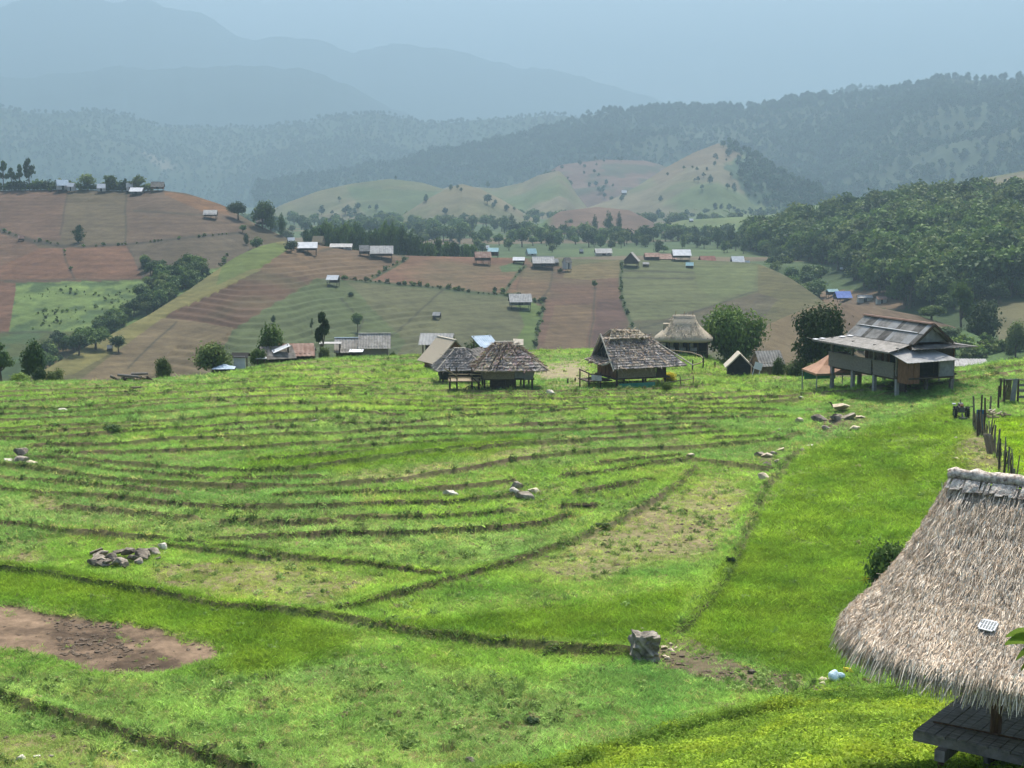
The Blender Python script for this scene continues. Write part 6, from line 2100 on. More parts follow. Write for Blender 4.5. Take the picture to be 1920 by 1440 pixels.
far_house('L1', 1018, 503, 44, 22, 10, 'tin_pale', 'long house with pink grey tin roof on the field crest', 4, 'wood_dark', .3, nw=12, name='farm_house', cat='house', cap='tin_white')
far_house('L1', 1041, 498, 14, 13, 6, 'tin_pale', 'round ended pale shed against the long crest house', 30, stilt=.2)
far_house('L1', 1063, 509, 18, 26, 8, 'tin_dark', 'tall narrow tower hut beside the long crest house', 40, 'plaster', .3, name='tower_hut')
far_house('G', 996, 480, 22, 14, 8, 'tin_teal', 'light blue roofed house among the valley trees', 20, 'tin_pale', .2, name='valley_house', cat='house')
far_house('G', 911, 470, 14, 10, 5, 'tin_white', 'small white roof above the tree belt', 10, stilt=.2, name='valley_house', cat='house')
far_house('G', 1131, 480, 34, 14, 7, 'tin_pale', 'long pale roofed house in the valley trees', 5, 'plaster', .2, name='valley_house', cat='house')
far_house('G', 1090, 476, 8, 9, 4, 'tin_pale', 'tiny pale hut between the valley houses', 5, stilt=.2, name='valley_hut')
far_house('L1', 1184, 500, 28, 27, 14, 'tin_grey', 'grey gabled house at the left of the hamlet', 78, 'wood_dark', .4, depth=.9, name='village_house', cat='house')
far_house('L1', 1238, 488, 62, 22, 8, 'tin_rust', 'long rust and tan roofed house in the middle of the hamlet', 3, 'wood_dark', .3, depth=.5, name='village_house', cat='house', Y=446, cap='thatch_edge')
far_house('L1', 1222, 492, 30, 14, 6, 'tin_rust', 'lower rusty porch roof before the long hamlet house', 3, 'wood_dark', .2, name='village_house', cat='house', Y=438)
far_house('L1', 1196, 480, 48, 12, 3, 'tin_teal', 'thin teal roof behind the grey gabled hamlet house', 2, 'wood_dark', .3, depth=.4, name='village_house', cat='house', Y=450)
far_house('L1', 1277, 497, 36, 20, 9, 'tin_white', 'bright white roofed house at the right of the hamlet', 2, 'wood_dark', .5, name='village_house', cat='house', Y=438)
far_house('L1', 1211, 500, 12, 6, 3, 'tin_pale', 'small bench like shelter on the hamlet lawn', 0, stilt=.6, walls='b', name='shelter', cat='shelter')
far_house('L1', 1293, 502, 16, 10, 5, 'tin_teal', 'small teal roofed shed below the white roofed house', -8, stilt=.3)
far_house('G', 1326, 474, 34, 18, 10, 'tin_red', 'red roofed house above the hamlet', 12, 'wood_dark', .3, name='village_house', cat='house', Y=470)
far_house('G', 1383, 468, 26, 17, 9, 'tin_white', 'white roofed house at the edge of the wood', 6, 'wood_dark', .3, name='village_house', cat='house', Y=472)
far_house('G', 1402, 467, 9, 8, 5, 'tin_white', 'tiny white shed right of the white roofed house', 0, stilt=.2, name='shed', cat='shed', Y=472)
far_house('L2', 257, 365, 26, 13, 6, 'tin_white', 'white roofed shed on the edge of the crest hedge', -3, 'wood_grey', .3)
far_house('L2', 296, 358, 26, 17, 8, 'tin_dark', 'dark blue house at the end of the hill crest', 6, 'wood_brown', .4, cap='tin_white')
far_house('L2', 395, 410, 27, 16, 7, 'tin_pale', 'pale pink roofed stilt hut on the right flank of the hill', 4, 'wood_dark', .6, rail=True)
far_house('L2', 117, 352, 26, 22, 9, 'tin_blue', 'pale blue roof among the crest trees', 25, 'plaster', .3, Y=492)
far_house('L2', 134, 352, 15, 18, 6, 'tin_white', 'small white roof beside the pale blue crest roof', -10, 'plaster', .3, Y=490)
far_house('L2', 190, 350, 17, 17, 7, 'tin_white', 'white roof between the two round crest trees', 8, 'plaster', .3, Y=488)
far_house('L2', 243, 350, 14, 18, 7, 'tin_pale', 'grey roof left of the pale round crest tree', 12, 'plaster', .3, Y=487)
far_house('L2', 40, 452, 13, 9, 5, 'tin_rust', 'little pinkish shelter below the hillside track', 14, stilt=.5, walls='b')
far_house('L2', 490, 424, 22, 17, 8, 'tin_grey', 'grey hut between the trees of the hill shoulder', 10, stilt=.4)
far_house('L1', 206, 658, 12, 9, 5, 'tin_white', 'tiny white shed at the foot of the spur', 15, stilt=.3)
far_house('L3', 1579, 566, 34, 20, 10, 'tarp_blue', 'hut with bright blue tarpaulin roof below the wood', 10, 'wood_dark', .5, walls='bl')
far_house('L3', 1560, 556, 26, 14, 4, 'tin_teal', 'long pale teal roof behind the blue tarpaulin hut', 24, 'wood_dark', .5, depth=.4, walls='b')
far_house('L3', 1621, 565, 30, 12, 4, 'tin_pale', 'low cream walled shed right of the blue tarpaulin hut', -4, 'plaster', .1)
far_house('L3', 1652, 568, 20, 12, 4, 'tin_rust', 'tan walled shed in the shade of the wood', 2, 'plaster', .1)
far_house('L3', 1588, 508, 9, 7, 4, 'tin_white', 'brightest tiny white roof inside the wood', 5, stilt=.2)
far_house('L3', 1578, 508, 7, 6, 3, 'tin_white', 'second tiny white roof inside the wood', -5, stilt=.2)
f_, p0_, p1_ = HILLS['hill_e']
LAYF['HE'] = (f_, 1000, 1560)
far_house('HE', 1170, 366, 10, 9, 4, 'tin_white', 'lone white hut on the far grassy spur', 5, stilt=.2)
LAYF['HG'] = (HILLS['hill_g'][0], 650, 1010)
far_house('HG', 1296, 416, 8, 6, 3, 'tin_white', 'tiny white hut on the far bright ridge', 5, stilt=.2)

# ------------------------------------------------------------------ stones
def rock_mesh(seed, flat=.7, cuts=11, sub=3):
    rs = random.Random(seed)
    bm = bmesh.new()
    bmesh.ops.create_icosphere(bm, subdivisions=sub, radius=.5)
    planes = []
    for _ in range(cuts):
        n = Vector((rs.gauss(0, 1), rs.gauss(0, 1), rs.gauss(0, 1))).normalized()
        planes.append((n, rs.uniform(.20, .36)))
    for v in bm.verts:
        p = v.co
        for n, d in planes:
            k = p.dot(n) - d
            if k > 0:
                p = p - n * k
        p = p * (1 + .025 * rs.uniform(-1, 1))
        v.co = Vector((p.x, p.y, p.z * flat))
    me = bpy.data.meshes.new('stone')
    bm.to_mesh(me)
    bm.free()
    return me
ROCKS = {}
def rock(px, py, wpx, mat='rock_grey', label='', group=None, flat=.7, seed=0, hz=1.0, name='stone', dz=0.0, Y=None, cat='stone', depth=.8, rz=None, tilt=0):
    key = (seed % 6, round(flat, 1), mat)
    if key not in ROCKS:
        me = rock_mesh(70 + seed % 6, flat)
        me.materials.append(MAT[mat])
        ROCKS[key] = me
    p = thit(px, py)
    s = wpx * px2m(p.y) * 1.15
    o = bpy.data.objects.new(name, ROCKS[key])
    o.scale = (s, s * depth, s * hz)
    o.location = (p.x, p.y + s * .2, p.z + s * flat * hz * .22 + dz)
    o.rotation_euler = (R(tilt), R(random.uniform(-12, 12)), random.uniform(-.5, .5) if rz is None else rz)
    link(o)
    tag(o, label, cat, group)
    return o

mat_noise('rock_boulder', (0.12, 0.102, 0.082), (0.48, 0.42, 0.34), 2.6, .95, .9)
def block_boulder():
    p = thit(1212, 1237)
    k = px2m(p.y)
    w, h = 50 * k, 56 * k
    bm = bmesh.new()
    bmesh.ops.create_cube(bm, size=1.0)
    bmesh.ops.subdivide_edges(bm, edges=bm.edges[:], cuts=7, use_grid_fill=True)
    rs = random.Random(4)
    for v in bm.verts:
        c = v.co
        x, y, z = c.x * w, c.y * w * .85, (c.z + .5) * h
        n = fbm(np.array([x * 3 + z * 2]), np.array([y * 3 + z * 2.2]), 4, 201)[0]
        n2 = fbm(np.array([x * 9 + z * 5]), np.array([y * 9 - z * 6]), 3, 202)[0]
        d = Vector((c.x, c.y, c.z * .5)).normalized()
        lay_ = .03 * math.sin(z * 22 + 3 * n)
        v.co = Vector((x * (1.08 - .16 * (c.z + .5)), y, z)) + d * (n * .55 * w + n2 * .30 * w + lay_)
        if c.z > .45:
            v.co.z += .10 * h * (c.x - .3 * c.y)* -1 + n2 * .1
    me = bpy.data.meshes.new('boulder')
    bm.to_mesh(me)
    bm.free()
    me.materials.append(MAT['rock_boulder'])
    o = link(bpy.data.objects.new('boulder', me))
    o.location = (p.x, p.y + w * .3, p.z - .12)
    o.rotation_euler = (0, 0, R(8))
    tag(o, 'upright square boulder standing on the paddy bund', 'boulder')
block_boulder()
for i, (x, y, w) in enumerate(((1246, 1212, 16), (1258, 1206, 12), (1246, 1226, 14), (1260, 1219, 15), (1252, 1233, 16), (1268, 1213, 9))):
    rock(x, y, w, 'rock_tan', 'pale yellow stone in the little pile beside the upright boulder', 'stones beside the boulder', .6, i)
rock(1205, 1182, 14, 'rock_grey', 'small knob of rock behind the upright boulder', None, .7, 2)

def log(px, py, lpx, ang, rad, mat, label, group, dz=0.0, tilt=0.0, name='log'):
    p = thit(px, py)
    k = px2m(p.y)
    L = lpx * k
    o = MB().pole((-L / 2, 0, 0), (L / 2, 0, 0), rad, rad * .8, 7, rad * .25).build(name, mat)
    o.location = (p.x, p.y, p.z + rad * .7 + dz)
    o.rotation_euler = (0, R(tilt), R(ang))
    tag(o, label, 'log' if name == 'log' else name, group)
    return o

# heap of broken rock left of centre
rsH = random.Random(21)
for i in range(17):
    x = 170 + 100 * rsH.random()
    y = 1066 - 26 * rsH.random()
    rock(x, y, rsH.uniform(22, 40), ('rock_grey', 'rock_dark', 'rock_dark', 'rock_dark')[i % 4], 'angular slab of grey brown rock in the big heap on the paddy', 'rocks of the big heap', .45, i, dz=.04 + .32 * rsH.random() * (1 - abs(x - 220) / 70), tilt=rsH.uniform(-25, 25), rz=rsH.uniform(-1.2, 1.2))
for i, (x, y, w) in enumerate(((268, 1040, 26), (290, 1040, 30), (303, 1032, 24), (296, 1048, 16))):
    rock(x, y, w, ('rock_dark', 'rock_grey', 'rock_pale', 'rock_dark')[i], ('dark rock joining the two ends of the heap', 'grey rock at the right end of the heap', 'pale slab on top of the heap end', 'small dark rock under the pale slab')[i], None, .55, i + 2, dz=.1 if i == 2 else 0)
for i, (x, y, w, lab, m) in enumerate(((36, 868, 46, 'large flat topped rock at the left edge of the terraces', 'rock_grey'), (14, 868, 26, 'pale rock left of the flat topped one', 'rock_pale'), (58, 872, 26, 'tan rock right of the flat topped one', 'rock_tan'), (36, 858, 34, 'thin slab lying on the flat topped rock', 'rock_dark'))):
    rock(x, y, w, m, lab, None, .5, i + 1, dz=.22 if i == 3 else 0)
for i, (x, y, w, lab, m) in enumerate(((118, 770, 22, 'pale rock on the upper terraces above the flat topped rock', 'rock_pale'), (130, 768, 14, 'brown rock touching the pale upper rock', 'rock_dark'), (846, 931, 36, 'thin pale stone lying alone on the grass', 'rock_pale'), (1034, 742, 18, 'pale stone below the rust tiled hut', 'rock_pale'),
                                      (36, 1424, 24, 'pale stone in the lower left corner', 'rock_pale'), (70, 1418, 16, 'thin stone right of the lower left pale stone', 'rock_pale'), (252, 1408, 14, 'small pale stone by the lowest bund', 'rock_pale'), (95, 1416, 18, 'greenish stone near the lower left corner', 'rock_grey'),
                                      (1295, 860, 18, 'tan stone where two bunds meet', 'rock_tan'), (1436, 903, 26, 'pale slab at the edge of the right lawn', 'rock_tan'), (1502, 844, 16, 'yellowish stone beside the lawn bund', 'rock_tan'), (1520, 836, 14, 'second yellowish stone beside the lawn bund', 'rock_pale'), (1590, 820, 12, 'yellowish stone below the earthy mound', 'rock_tan'),
                                      (1462, 812, 10, 'small white stone left of the mound', 'rock_pale'), (1502, 745 + 6, 12, 'flat white stone in front of the orange canopy', 'rock_pale'), (885, 1428, 26, 'dark clod on the bottom edge of the picture', 'rock_dark'), (1098, 770, 14, 'grey stone at the end of a far bund', 'rock_grey'),
                                      (590, 792, 20, 'grey rock half sunk in the middle terraces', 'rock_grey'), (1845, 690 + 6, 10, 'small pale stone on the grass right of the stilt house', 'rock_pale'), (1792, 826, 14, 'pale stone on the grass below the parked tiller', 'rock_pale'), (1794, 864, 16, 'yellowish stone at the foot of the fence bank', 'rock_tan'), (1700, 735, 12, 'pale stone before the stilt house', 'rock_pale'))):
    rock(x, y, w, m, lab, None, .45, i, depth=.7)
# mound with stones right of centre
for i, (x, y, w, m, f) in enumerate(((1578, 770, 38, 'rock_tan', .36), (1598, 776, 18, 'rock_tan', .45), (1500, 790, 18, 'rock_tan', .9), (1542, 798, 36, 'rock_dark', .4), (1568, 800, 34, 'rock_dark', .5), (1594, 796, 34, 'rock_grey', .5), (1614, 790, 20, 'rock_tan', .4), (1606, 806, 30, 'rock_tan', .4), (1575, 788, 28, 'rock_dark', .5), (1552, 806, 20, 'rock_grey', .45))):
    rock(x, y, w, m, ('broad pale slab capping the earthy mound', 'grey stone touching the capping slab', 'tan upright stone left of the mound', 'dark long rock at the left foot of the mound', 'dark rock in the middle of the mound', 'big grey rock in the mound', 'small pale stone on the right of the mound',
         'pale flat stone at the right foot of the mound', 'dark rock under the capping slab', 'grey rock at the front of the mound')[i], None, f, i, dz=.22 if i == 0 else 0)
for i, (x, y, w, m) in enumerate(((1440, 862, 24, 'rock_tan'), (1450, 852, 22, 'rock_grey'), (1428, 858, 28, 'rock_grey'), (1444, 876, 26, 'rock_dark'), (1458, 872, 16, 'rock_tan'), (1466, 844, 18, 'rock_tan'))):
    rock(x, y, w, m, 'rock in the small mixed pile at the corner of the lawn', 'rocks of the lawn corner pile', .6, i)
# stones around the paddy in the middle
for i, (x, y, w, m, f, lab) in enumerate(((970, 918, 30, 'rock_grey', .9, 'standing grey rock in the middle of the terraces'), (985, 938, 44, 'rock_grey', .6, 'wedge shaped rock below the standing grey rock'), (966, 932, 20, 'rock_pale', .6, 'pale rock beside the wedge shaped rock'), (1002, 925, 34, 'rock_tan', .4, 'sandy slab behind the wedge shaped rock'), (1019, 939, 12, 'rock_pale', .4, 'white chip right of the wedge shaped rock'))):
    rock(x, y, w, m, lab, None, f, i + 1)
# heaps of old timber at the far left
for i, (x, y, l, a, m, d, t) in enumerate(((220, 712, 30, 30, 'rock_dark', 0, 30), (240, 706, 40, -6, 'wood_grey', .28, 4), (262, 702, 32, 4, 'wood_grey', .42, -2), (258, 712, 24, 70, 'wood_tan', 0, 10), (272, 712, 22, 60, 'wood_tan', .05, 20), (246, 711, 36, 10, 'rock_dark', .1, 0), (236, 713, 20, 80, 'wood_dark', 0, 25), (282, 712, 18, 40, 'wood_dark', .0, 35))):
    log(x, y, l, a, .12, m, 'old timber in the big heap on the skyline of the terrace', 'timber of the skyline heap', d, t)
for i, (x, y, l, a, d, t) in enumerate(((244, 738, 22, 25, 0, 22), (256, 736, 20, -20, .1, -6), (250, 739, 26, 5, .0, 0), (262, 738, 14, 50, 0, 24))):
    log(x, y, l, a, .10, ('wood_dark', 'wood_tan')[i % 2], 'old timber in the small heap below the skyline heap', 'timber of the lower heap', d, t)
log(1560, 765, 24, 60, .05, 'wood_dark', 'dark stick leaning on the terrace above the mound', None, .2, 30)
log(1090, 953, 40, 3, .06, 'wood_dark', 'dark branch lying on a middle bund', None)

# bush clods on the bare soil
def clods():
    protos = []
    for i in range(4):
        me = rock_mesh(90 + i, .6, 6, 1)
        me.materials.append(MAT['earth'])
        protos.append(me)
    n = 60000
    X, Y, u = sample_terrace(n, 36, 70, .36)
    zn = terrace_zones(X, Y, terrace_base(u, Y))
    Z = terrace_z(X, Y, zn)
    px, py = project(X, Y, Z)
    strip = inpoly(px, py, [(100, 1150), (180, 1155), (250, 1200), (340, 1240), (310, 1262), (200, 1250), (110, 1225)])
    n2 = fbm(X / .8, Y / .8, 3, 205) + .5
    d = zn['soil'] * np.where(strip, .15 + .8 * sm(.48, .58, n2), .03) + zn['mud'] * .55 * sm(.45, .6, n2) + zn['dry'] * .05
    k = rng.random(n) < d
    m = int(k.sum())
    scatter('soil_clods', np.stack([X, Y, Z], 1)[k], .07 + .22 * rng.random(m) ** 2, np.ones((m, 3)), rng.integers(0, 4, m), protos, 'dark clods of earth on the bare soil patches', 'clods')
clods()

# ------------------------------------------------------------------ fence, tiller and firewood at the right edge
POSTS = [(1826, 802, 742), (1837, 815, 738), (1848, 782, 744), (1856, 774, 740), (1871, 762, 720), (1884, 754, 719), (1868, 872, 818), (1874, 885, 829), (1881, 896, 844), (1897, 900, 876), (1833, 830, 775), (1845, 826, 770), (1862, 850, 805)]
POSTL = ['first fence post at the corner with the blue cloth', 'tallest fence post behind the blue cloth', 'bent fence post right of the blue cloth', 'fence post left of the firewood', 'tilted fence post behind the firewood', 'slim fence post next to the grey plank pen', 'thin fence post at the near end above the thatch ridge',
         'second near fence post above the thatch ridge', 'third near fence post above the thatch ridge', 'short thick post nearest the thatch ridge', 'dark post holding the left edge of the blue cloth', 'dark post holding the right edge of the blue cloth', 'post under the brown matting']
for i, (x, y, t) in enumerate(POSTS):
    p = thit(x, y)
    h = (y - t) * px2m(p.y)
    o = MB().pole((0, 0, -.4), (random.uniform(-.12, .12), 0, h), .07 if i != 9 else .12, .05, 7, .02).build('fence_post', 'wood_dark' if i % 3 else 'rock_dark')
    o.location = p
    tag(o, POSTL[i], 'post')
for i in range(30):
    t = i / 29
    x, y = 1828 + 76 * t + random.uniform(-3, 3), 806 + 96 * t + random.uniform(-3, 3)
    p = thit(x, y)
    o = MB().pole((0, 0, -.3), (random.uniform(-.2, .2), random.uniform(-.1, .1), random.uniform(.7, 1.5)), .042, .028, 6, .03).build('fence_stick', ('wood_grey', 'wood_dark', 'wood_tan')[i % 3])
    o.location = p
    tag(o, 'thin rough stick of the fence running down to the near thatch', 'stick', 'sticks of the rustic fence')
def hanging(px, py, wpx, hpx, mat, label, name, dy=-.1, lean=0.0):
    p = thit(px, py)
    k = px2m(p.y)
    w, h = wpx * k, hpx * k
    o = MB().slab((-w / 2 + lean, 0, .02), (w / 2 + lean, 0, .02), (w / 2, 0, h), (-w / 2, 0, h), .04, 8, 8, .04, 2, 0, .02).build(name, mat, None, True)
    o.location = (p.x, p.y + dy, p.z)
    o.rotation_euler = (0, 0, R(-15))
    tag(o, label, 'cloth')
hanging(1838, 812, 13, 44, 'cloth_blue', 'blue cloth hung between the fence posts', 'blue_cloth', .12, .1)
hanging(1850, 862, 15, 40, 'cloth_brown', 'ragged brown matting hung along the fence below the blue cloth', 'fence_matting', .12, .25)

def tiller():
    p = thit(1802, 782)
    k = px2m(p.y)
    e = empty('walking_tiller', p, R(-6))
    tag(e, 'dark two wheeled walking tractor parked on the grass by the fence', 'tractor')
    r = .36
    for s in (-1, 1):
        c = Vector((s * .36, 0, r - .04))
        wob = MB()
        V, Fs = tube([(c.x, r * .82 * math.cos(a), c.z + r * .82 * math.sin(a)) for a in np.linspace(0, 2 * math.pi, 21)], [.085] * 21, 8)
        ty = wob.add(V, [tuple(f) for f in Fs])
        for a in np.linspace(0, 2 * math.pi, 17)[:-1]:
            q = c + Vector((0, r * math.cos(a), r * math.sin(a)))
            ty.bar(q + Vector((-.1, 0, 0)), q + Vector((.1, 0, 0)), .05, .05)
        w = ty.build('wheel', 'rubber', e)
        rim = MB()
        V, Fs = tube([(c.x - .06, c.y, c.z), (c.x + .06, c.y, c.z)], [.19, .19], 12)
        rim.add(V, [tuple(f) for f in Fs] + [tuple(range(12)), tuple(range(12, 24))]).build('rim', 'machine_grey', w)
    MB().bar((-.34, 0, r), (.34, 0, r), .07).build('axle', 'machine_grey', e)
    MB().box(-.17, .17, -.25, .55, .38, .68).box(-.13, .13, .1, .5, .681, .86).build('engine', 'machine_grey', e)
    MB().box(-.1, .1, -.2, .08, .681, .8).build('fuel_tank', 'wood_brown', e)
    MB().pole((0, .35, .86), (0, .35, 1.08), .03).build('exhaust', 'machine_grey', e)
    for s in (-1, 1):
        MB().pole((s * .12, -.1, .6), (s * .42, -1.0, .86), .025).build('handlebar', 'machine_grey', e)
        MB().pole((s * .42, -1.0, .86), (s * .44, -1.18, .86), .035).build('grip', 'rubber', e)
    MB().box(-.52, -.32, .05, .25, .80, .86).bar((-.42, .15, .5), (-.42, .15, .8), .04).build('mudguard', 'tin_white', e)
    MB().bar((0, -.25, .3), (0, -.6, .05), .08).box(-.25, .25, -.66, -.58, -.02, .12).build('plough_hitch', 'machine_grey', e)
tiller()

rsW = random.Random(8)
for i in range(14):
    log(1852 + 34 * rsW.random(), 784 - 10 * rsW.random(), rsW.uniform(14, 24), rsW.uniform(-50, 60), .055, ('bamboo', 'wood_tan', 'rock_tan')[i % 3], 'split firewood in the pale pile beside the fence', 'firewood pile', .02 + .3 * rsW.random() ** 1.5, rsW.uniform(-25, 25), 'firewood')

def grey_shack():
    p = thit(1905, 752)
    e = empty('plank_pen', p, R(-10))
    tag(e, 'weathered grey plank pen cut by the right edge of the picture', 'pen')
    for x, h in ((-.75, 1.5), (.1, 1.5), (1.0, 1.55)):
        MB().pole((x, 0, -.4), (x, 0, h), .07, .06).build('post', 'wood_dark', e)
        MB().pole((x, 1.4, -.4), (x, 1.4, h - .2), .07, .06).build('post', 'wood_dark', e)
    for i in range(5):
        MB().slab((-.66 + i * .07, -.02, .15), (-.60 + i * .07, -.02, .15), (-.60 + i * .07, -.02, 1.45), (-.66 + i * .07, -.02, 1.45), .03).build('plank', 'wood_dark', e)
    MB().slab((-.42, -.1, -.1), (-.08, -.1, -.1), (.05, -.05, 1.5), (-.22, -.05, 1.5), .04).build('plank', 'panel_grey', e)
    for z in (.35, .75, 1.1):
        MB().bar((.1, -.03, z), (1.3, -.03, z + .04), .04, .16).build('board', 'wood_grey', e)
    MB().pole((-.8, -.02, 1.42), (1.3, -.02, 1.46), .05).build('top_rail', 'wood_grey', e)
    MB().pole((-.75, -.12, .2), (-1.05, -.1, -.05), .04).build('prop', 'bamboo', e)
    MB().pole((-.85, -.08, .05), (-.55, -.05, 1.1), .035).build('prop', 'bamboo', e)
grey_shack()

# low fence and stakes round the lawn before the pavilion
for i, (x, y, h) in enumerate(((1298, 698, 22), (1318, 692, 22), (1340, 690, 12), (1064, 718, 10), (1078, 716, 8), (1102, 718, 10))):
    p = thit(x, y)
    hh = h * px2m(p.y)
    o = MB().pole((0, 0, -.3), (.03, 0, hh), .07, .06).build('stake', 'wood_dark')
    o.location = p
    tag(o, ('stake under the curved rail before the pavilion', 'stake at the end of the curved rail', 'short stake beside the little gable hut', 'left stake between the two stilted huts', 'middle stake between the two stilted huts', 'stake under the balcony corner')[i], 'stake')
pts = [at(x, y, Y) for x, y, Y in ((1228, 655, 140), (1262, 657, 139), (1296, 661, 137), (1314, 667, 135), (1320, 674, 133), (1314, 680, 131), (1298, 685, 129))]
V, Fs = tube([tuple(p) for p in pts], [.05] * len(pts), 6)
tag(MB().add(V, [tuple(f) for f in Fs]).build('curved_rail', 'bamboo', None, True), 'pale curved bamboo rail around the pavilion lawn', 'rail')

# dry bush by the stilt house annexe
p = thit(1728, 716)
put_tree('dry_bush', p, 1.1, 2.4, 'shrub', 40, 'near', 'straw_leaf', 'dry brown bush in front of the stilt house annexe', cat='shrub')
for x, y, w, h, lab in ((1690, 728, 44, 18, 'low green bush before the stilt house floor'), (1668, 735, 30, 10, 'grassy hummock left of the low green bush')):
    p = thit(x, y)
    put_tree('low_bush', p, h * px2m(p.y), w * px2m(p.y), 'shrub', 41, 'near', 'fresh_leaf', lab, cat='shrub')
for x, y, w, h, m, lab in ((610, 730, 20, 10, 'tree_leaf', 'small dark bush on the upper terraces'), (215, 812, 46, 20, 'tree_leaf', 'dark leafy bush in the left terraces'), (1370, 1070, 20, 16, 'dark_leaf', 'dark little bush on the lawn bund'), (1130, 990, 30, 8, 'tree_leaf', 'low dark patch of herbs on a middle bund'),
                        (1000, 1350, 34, 16, 'dark_leaf', 'dark herb in the lower middle paddy'), (1880, 715, 26, 8, 'olive_leaf', 'low dark tuft left of the grey plank pen')):
    p = thit(x, y)
    put_tree('low_bush', p, h * px2m(p.y), w * px2m(p.y), 'shrub', 42, 'mid', m, lab, cat='shrub')

# ------------------------------------------------------------------ bag and packet at the corner of the lawn
def crumpled(name, px, py, wpx, hpx, mat, label, cat, seed, flat=1.0):
    p = thit(px, py)
    k = px2m(p.y)
    bm = bmesh.new()
    bmesh.ops.create_icosphere(bm, subdivisions=3, radius=.5)
    rs = np.random.default_rng(seed)
    co = np.array([v.co for v in bm.verts])
    for _ in range(9):
        n = unit(rs.normal(size=(1, 3)))[0]
        s = rs.uniform(-.3, .3)
        co += n[None, :] * (np.abs(co @ n - s) * -.30)[:, None]
    for v, c in zip(bm.verts, co):
        v.co = Vector(c)
    me = bpy.data.meshes.new(name)
    bm.to_mesh(me)
    bm.free()
    me.materials.append(MAT[mat])
    o = link(bpy.data.objects.new(name, me))
    o.scale = (wpx * k * 1.2, wpx * k, hpx * k * 1.3)
    o.location = (p.x, p.y + .1, p.z + hpx * k * .4)
    tag(o, label, cat)
    return o
mat_noise('bag_blue', (0.50, 0.74, 0.84), (1.0, 1.15, 1.2), 7, .5, .5)
mat_noise('packet_yellow', (1.0, 0.78, 0.05), (1.15, 0.92, 0.08), 5, .5, .2)
crumpled('plastic_bag', 1567, 1276, 20, 22, 'bag_blue', 'crumpled light blue plastic bag at the corner of the lawn', 'bag', 3)
crumpled('plastic_bag', 1574, 1277, 22, 10, 'bag_blue', 'pale blue sheet spread under the crumpled bag', 'bag', 5)
def packet():
    p = thit(1592, 1264)
    k = px2m(p.y)
    e = empty('yellow_packet', (p.x, p.y, p.z + .02), R(6))
    tag(e, 'yellow packet lying beside the light blue bag', 'packet')
    w, h = 22 * k, 13 * k
    MB().prism([(-w / 2, 0, 0), (w / 2, .05, .05), (w * .25, .08, h * .75), (-w * .45, .06, h)], (0, .05, 0)).build('pack', 'packet_yellow', e)
    c = Vector((-w * .2, -.004, h * .5))
    MB().prism([c + Vector((.04 * math.cos(a), .02, .03 * math.sin(a))) for a in np.linspace(0, 2 * math.pi, 9)[:-1]], (0, -.012, 0)).build('dark_spot', 'wood_brown', e)
packet()
rock(1548, 1276, 26, 'rock_tan', 'tan flat stone beside the light blue bag', None, .35, 3)
rock(1542, 1284, 18, 'rock_tan', 'small tan stone below the flat one', None, .4, 4)
rock(1548, 1300, 22, 'rock_dark', 'dark earthy lump below the tan stones', None, .8, 1)
rock(1410, 1256, 18, 'rock_dark', 'dark lump at the end of the muddy strip', None, .8, 2)

# ------------------------------------------------------------------ near shelter with the thatched roof
mat_attr('thatch_strand', 30, .25)
mat_noise('bark_roll', (0.24, 0.18, 0.14), (1.0, 0.88, 0.74), 14, .9, .8)
mat_noise('deck_wood', (0.17, 0.14, 0.115), (0.44, 0.38, 0.325), 3, .6, .4, stretch=(1, 8, 1), spec=.4)
mat_noise('post_wood', (0.10, 0.055, 0.033), (0.26, 0.15, 0.09), 4, .8, .5, stretch=(4, 4, .6))

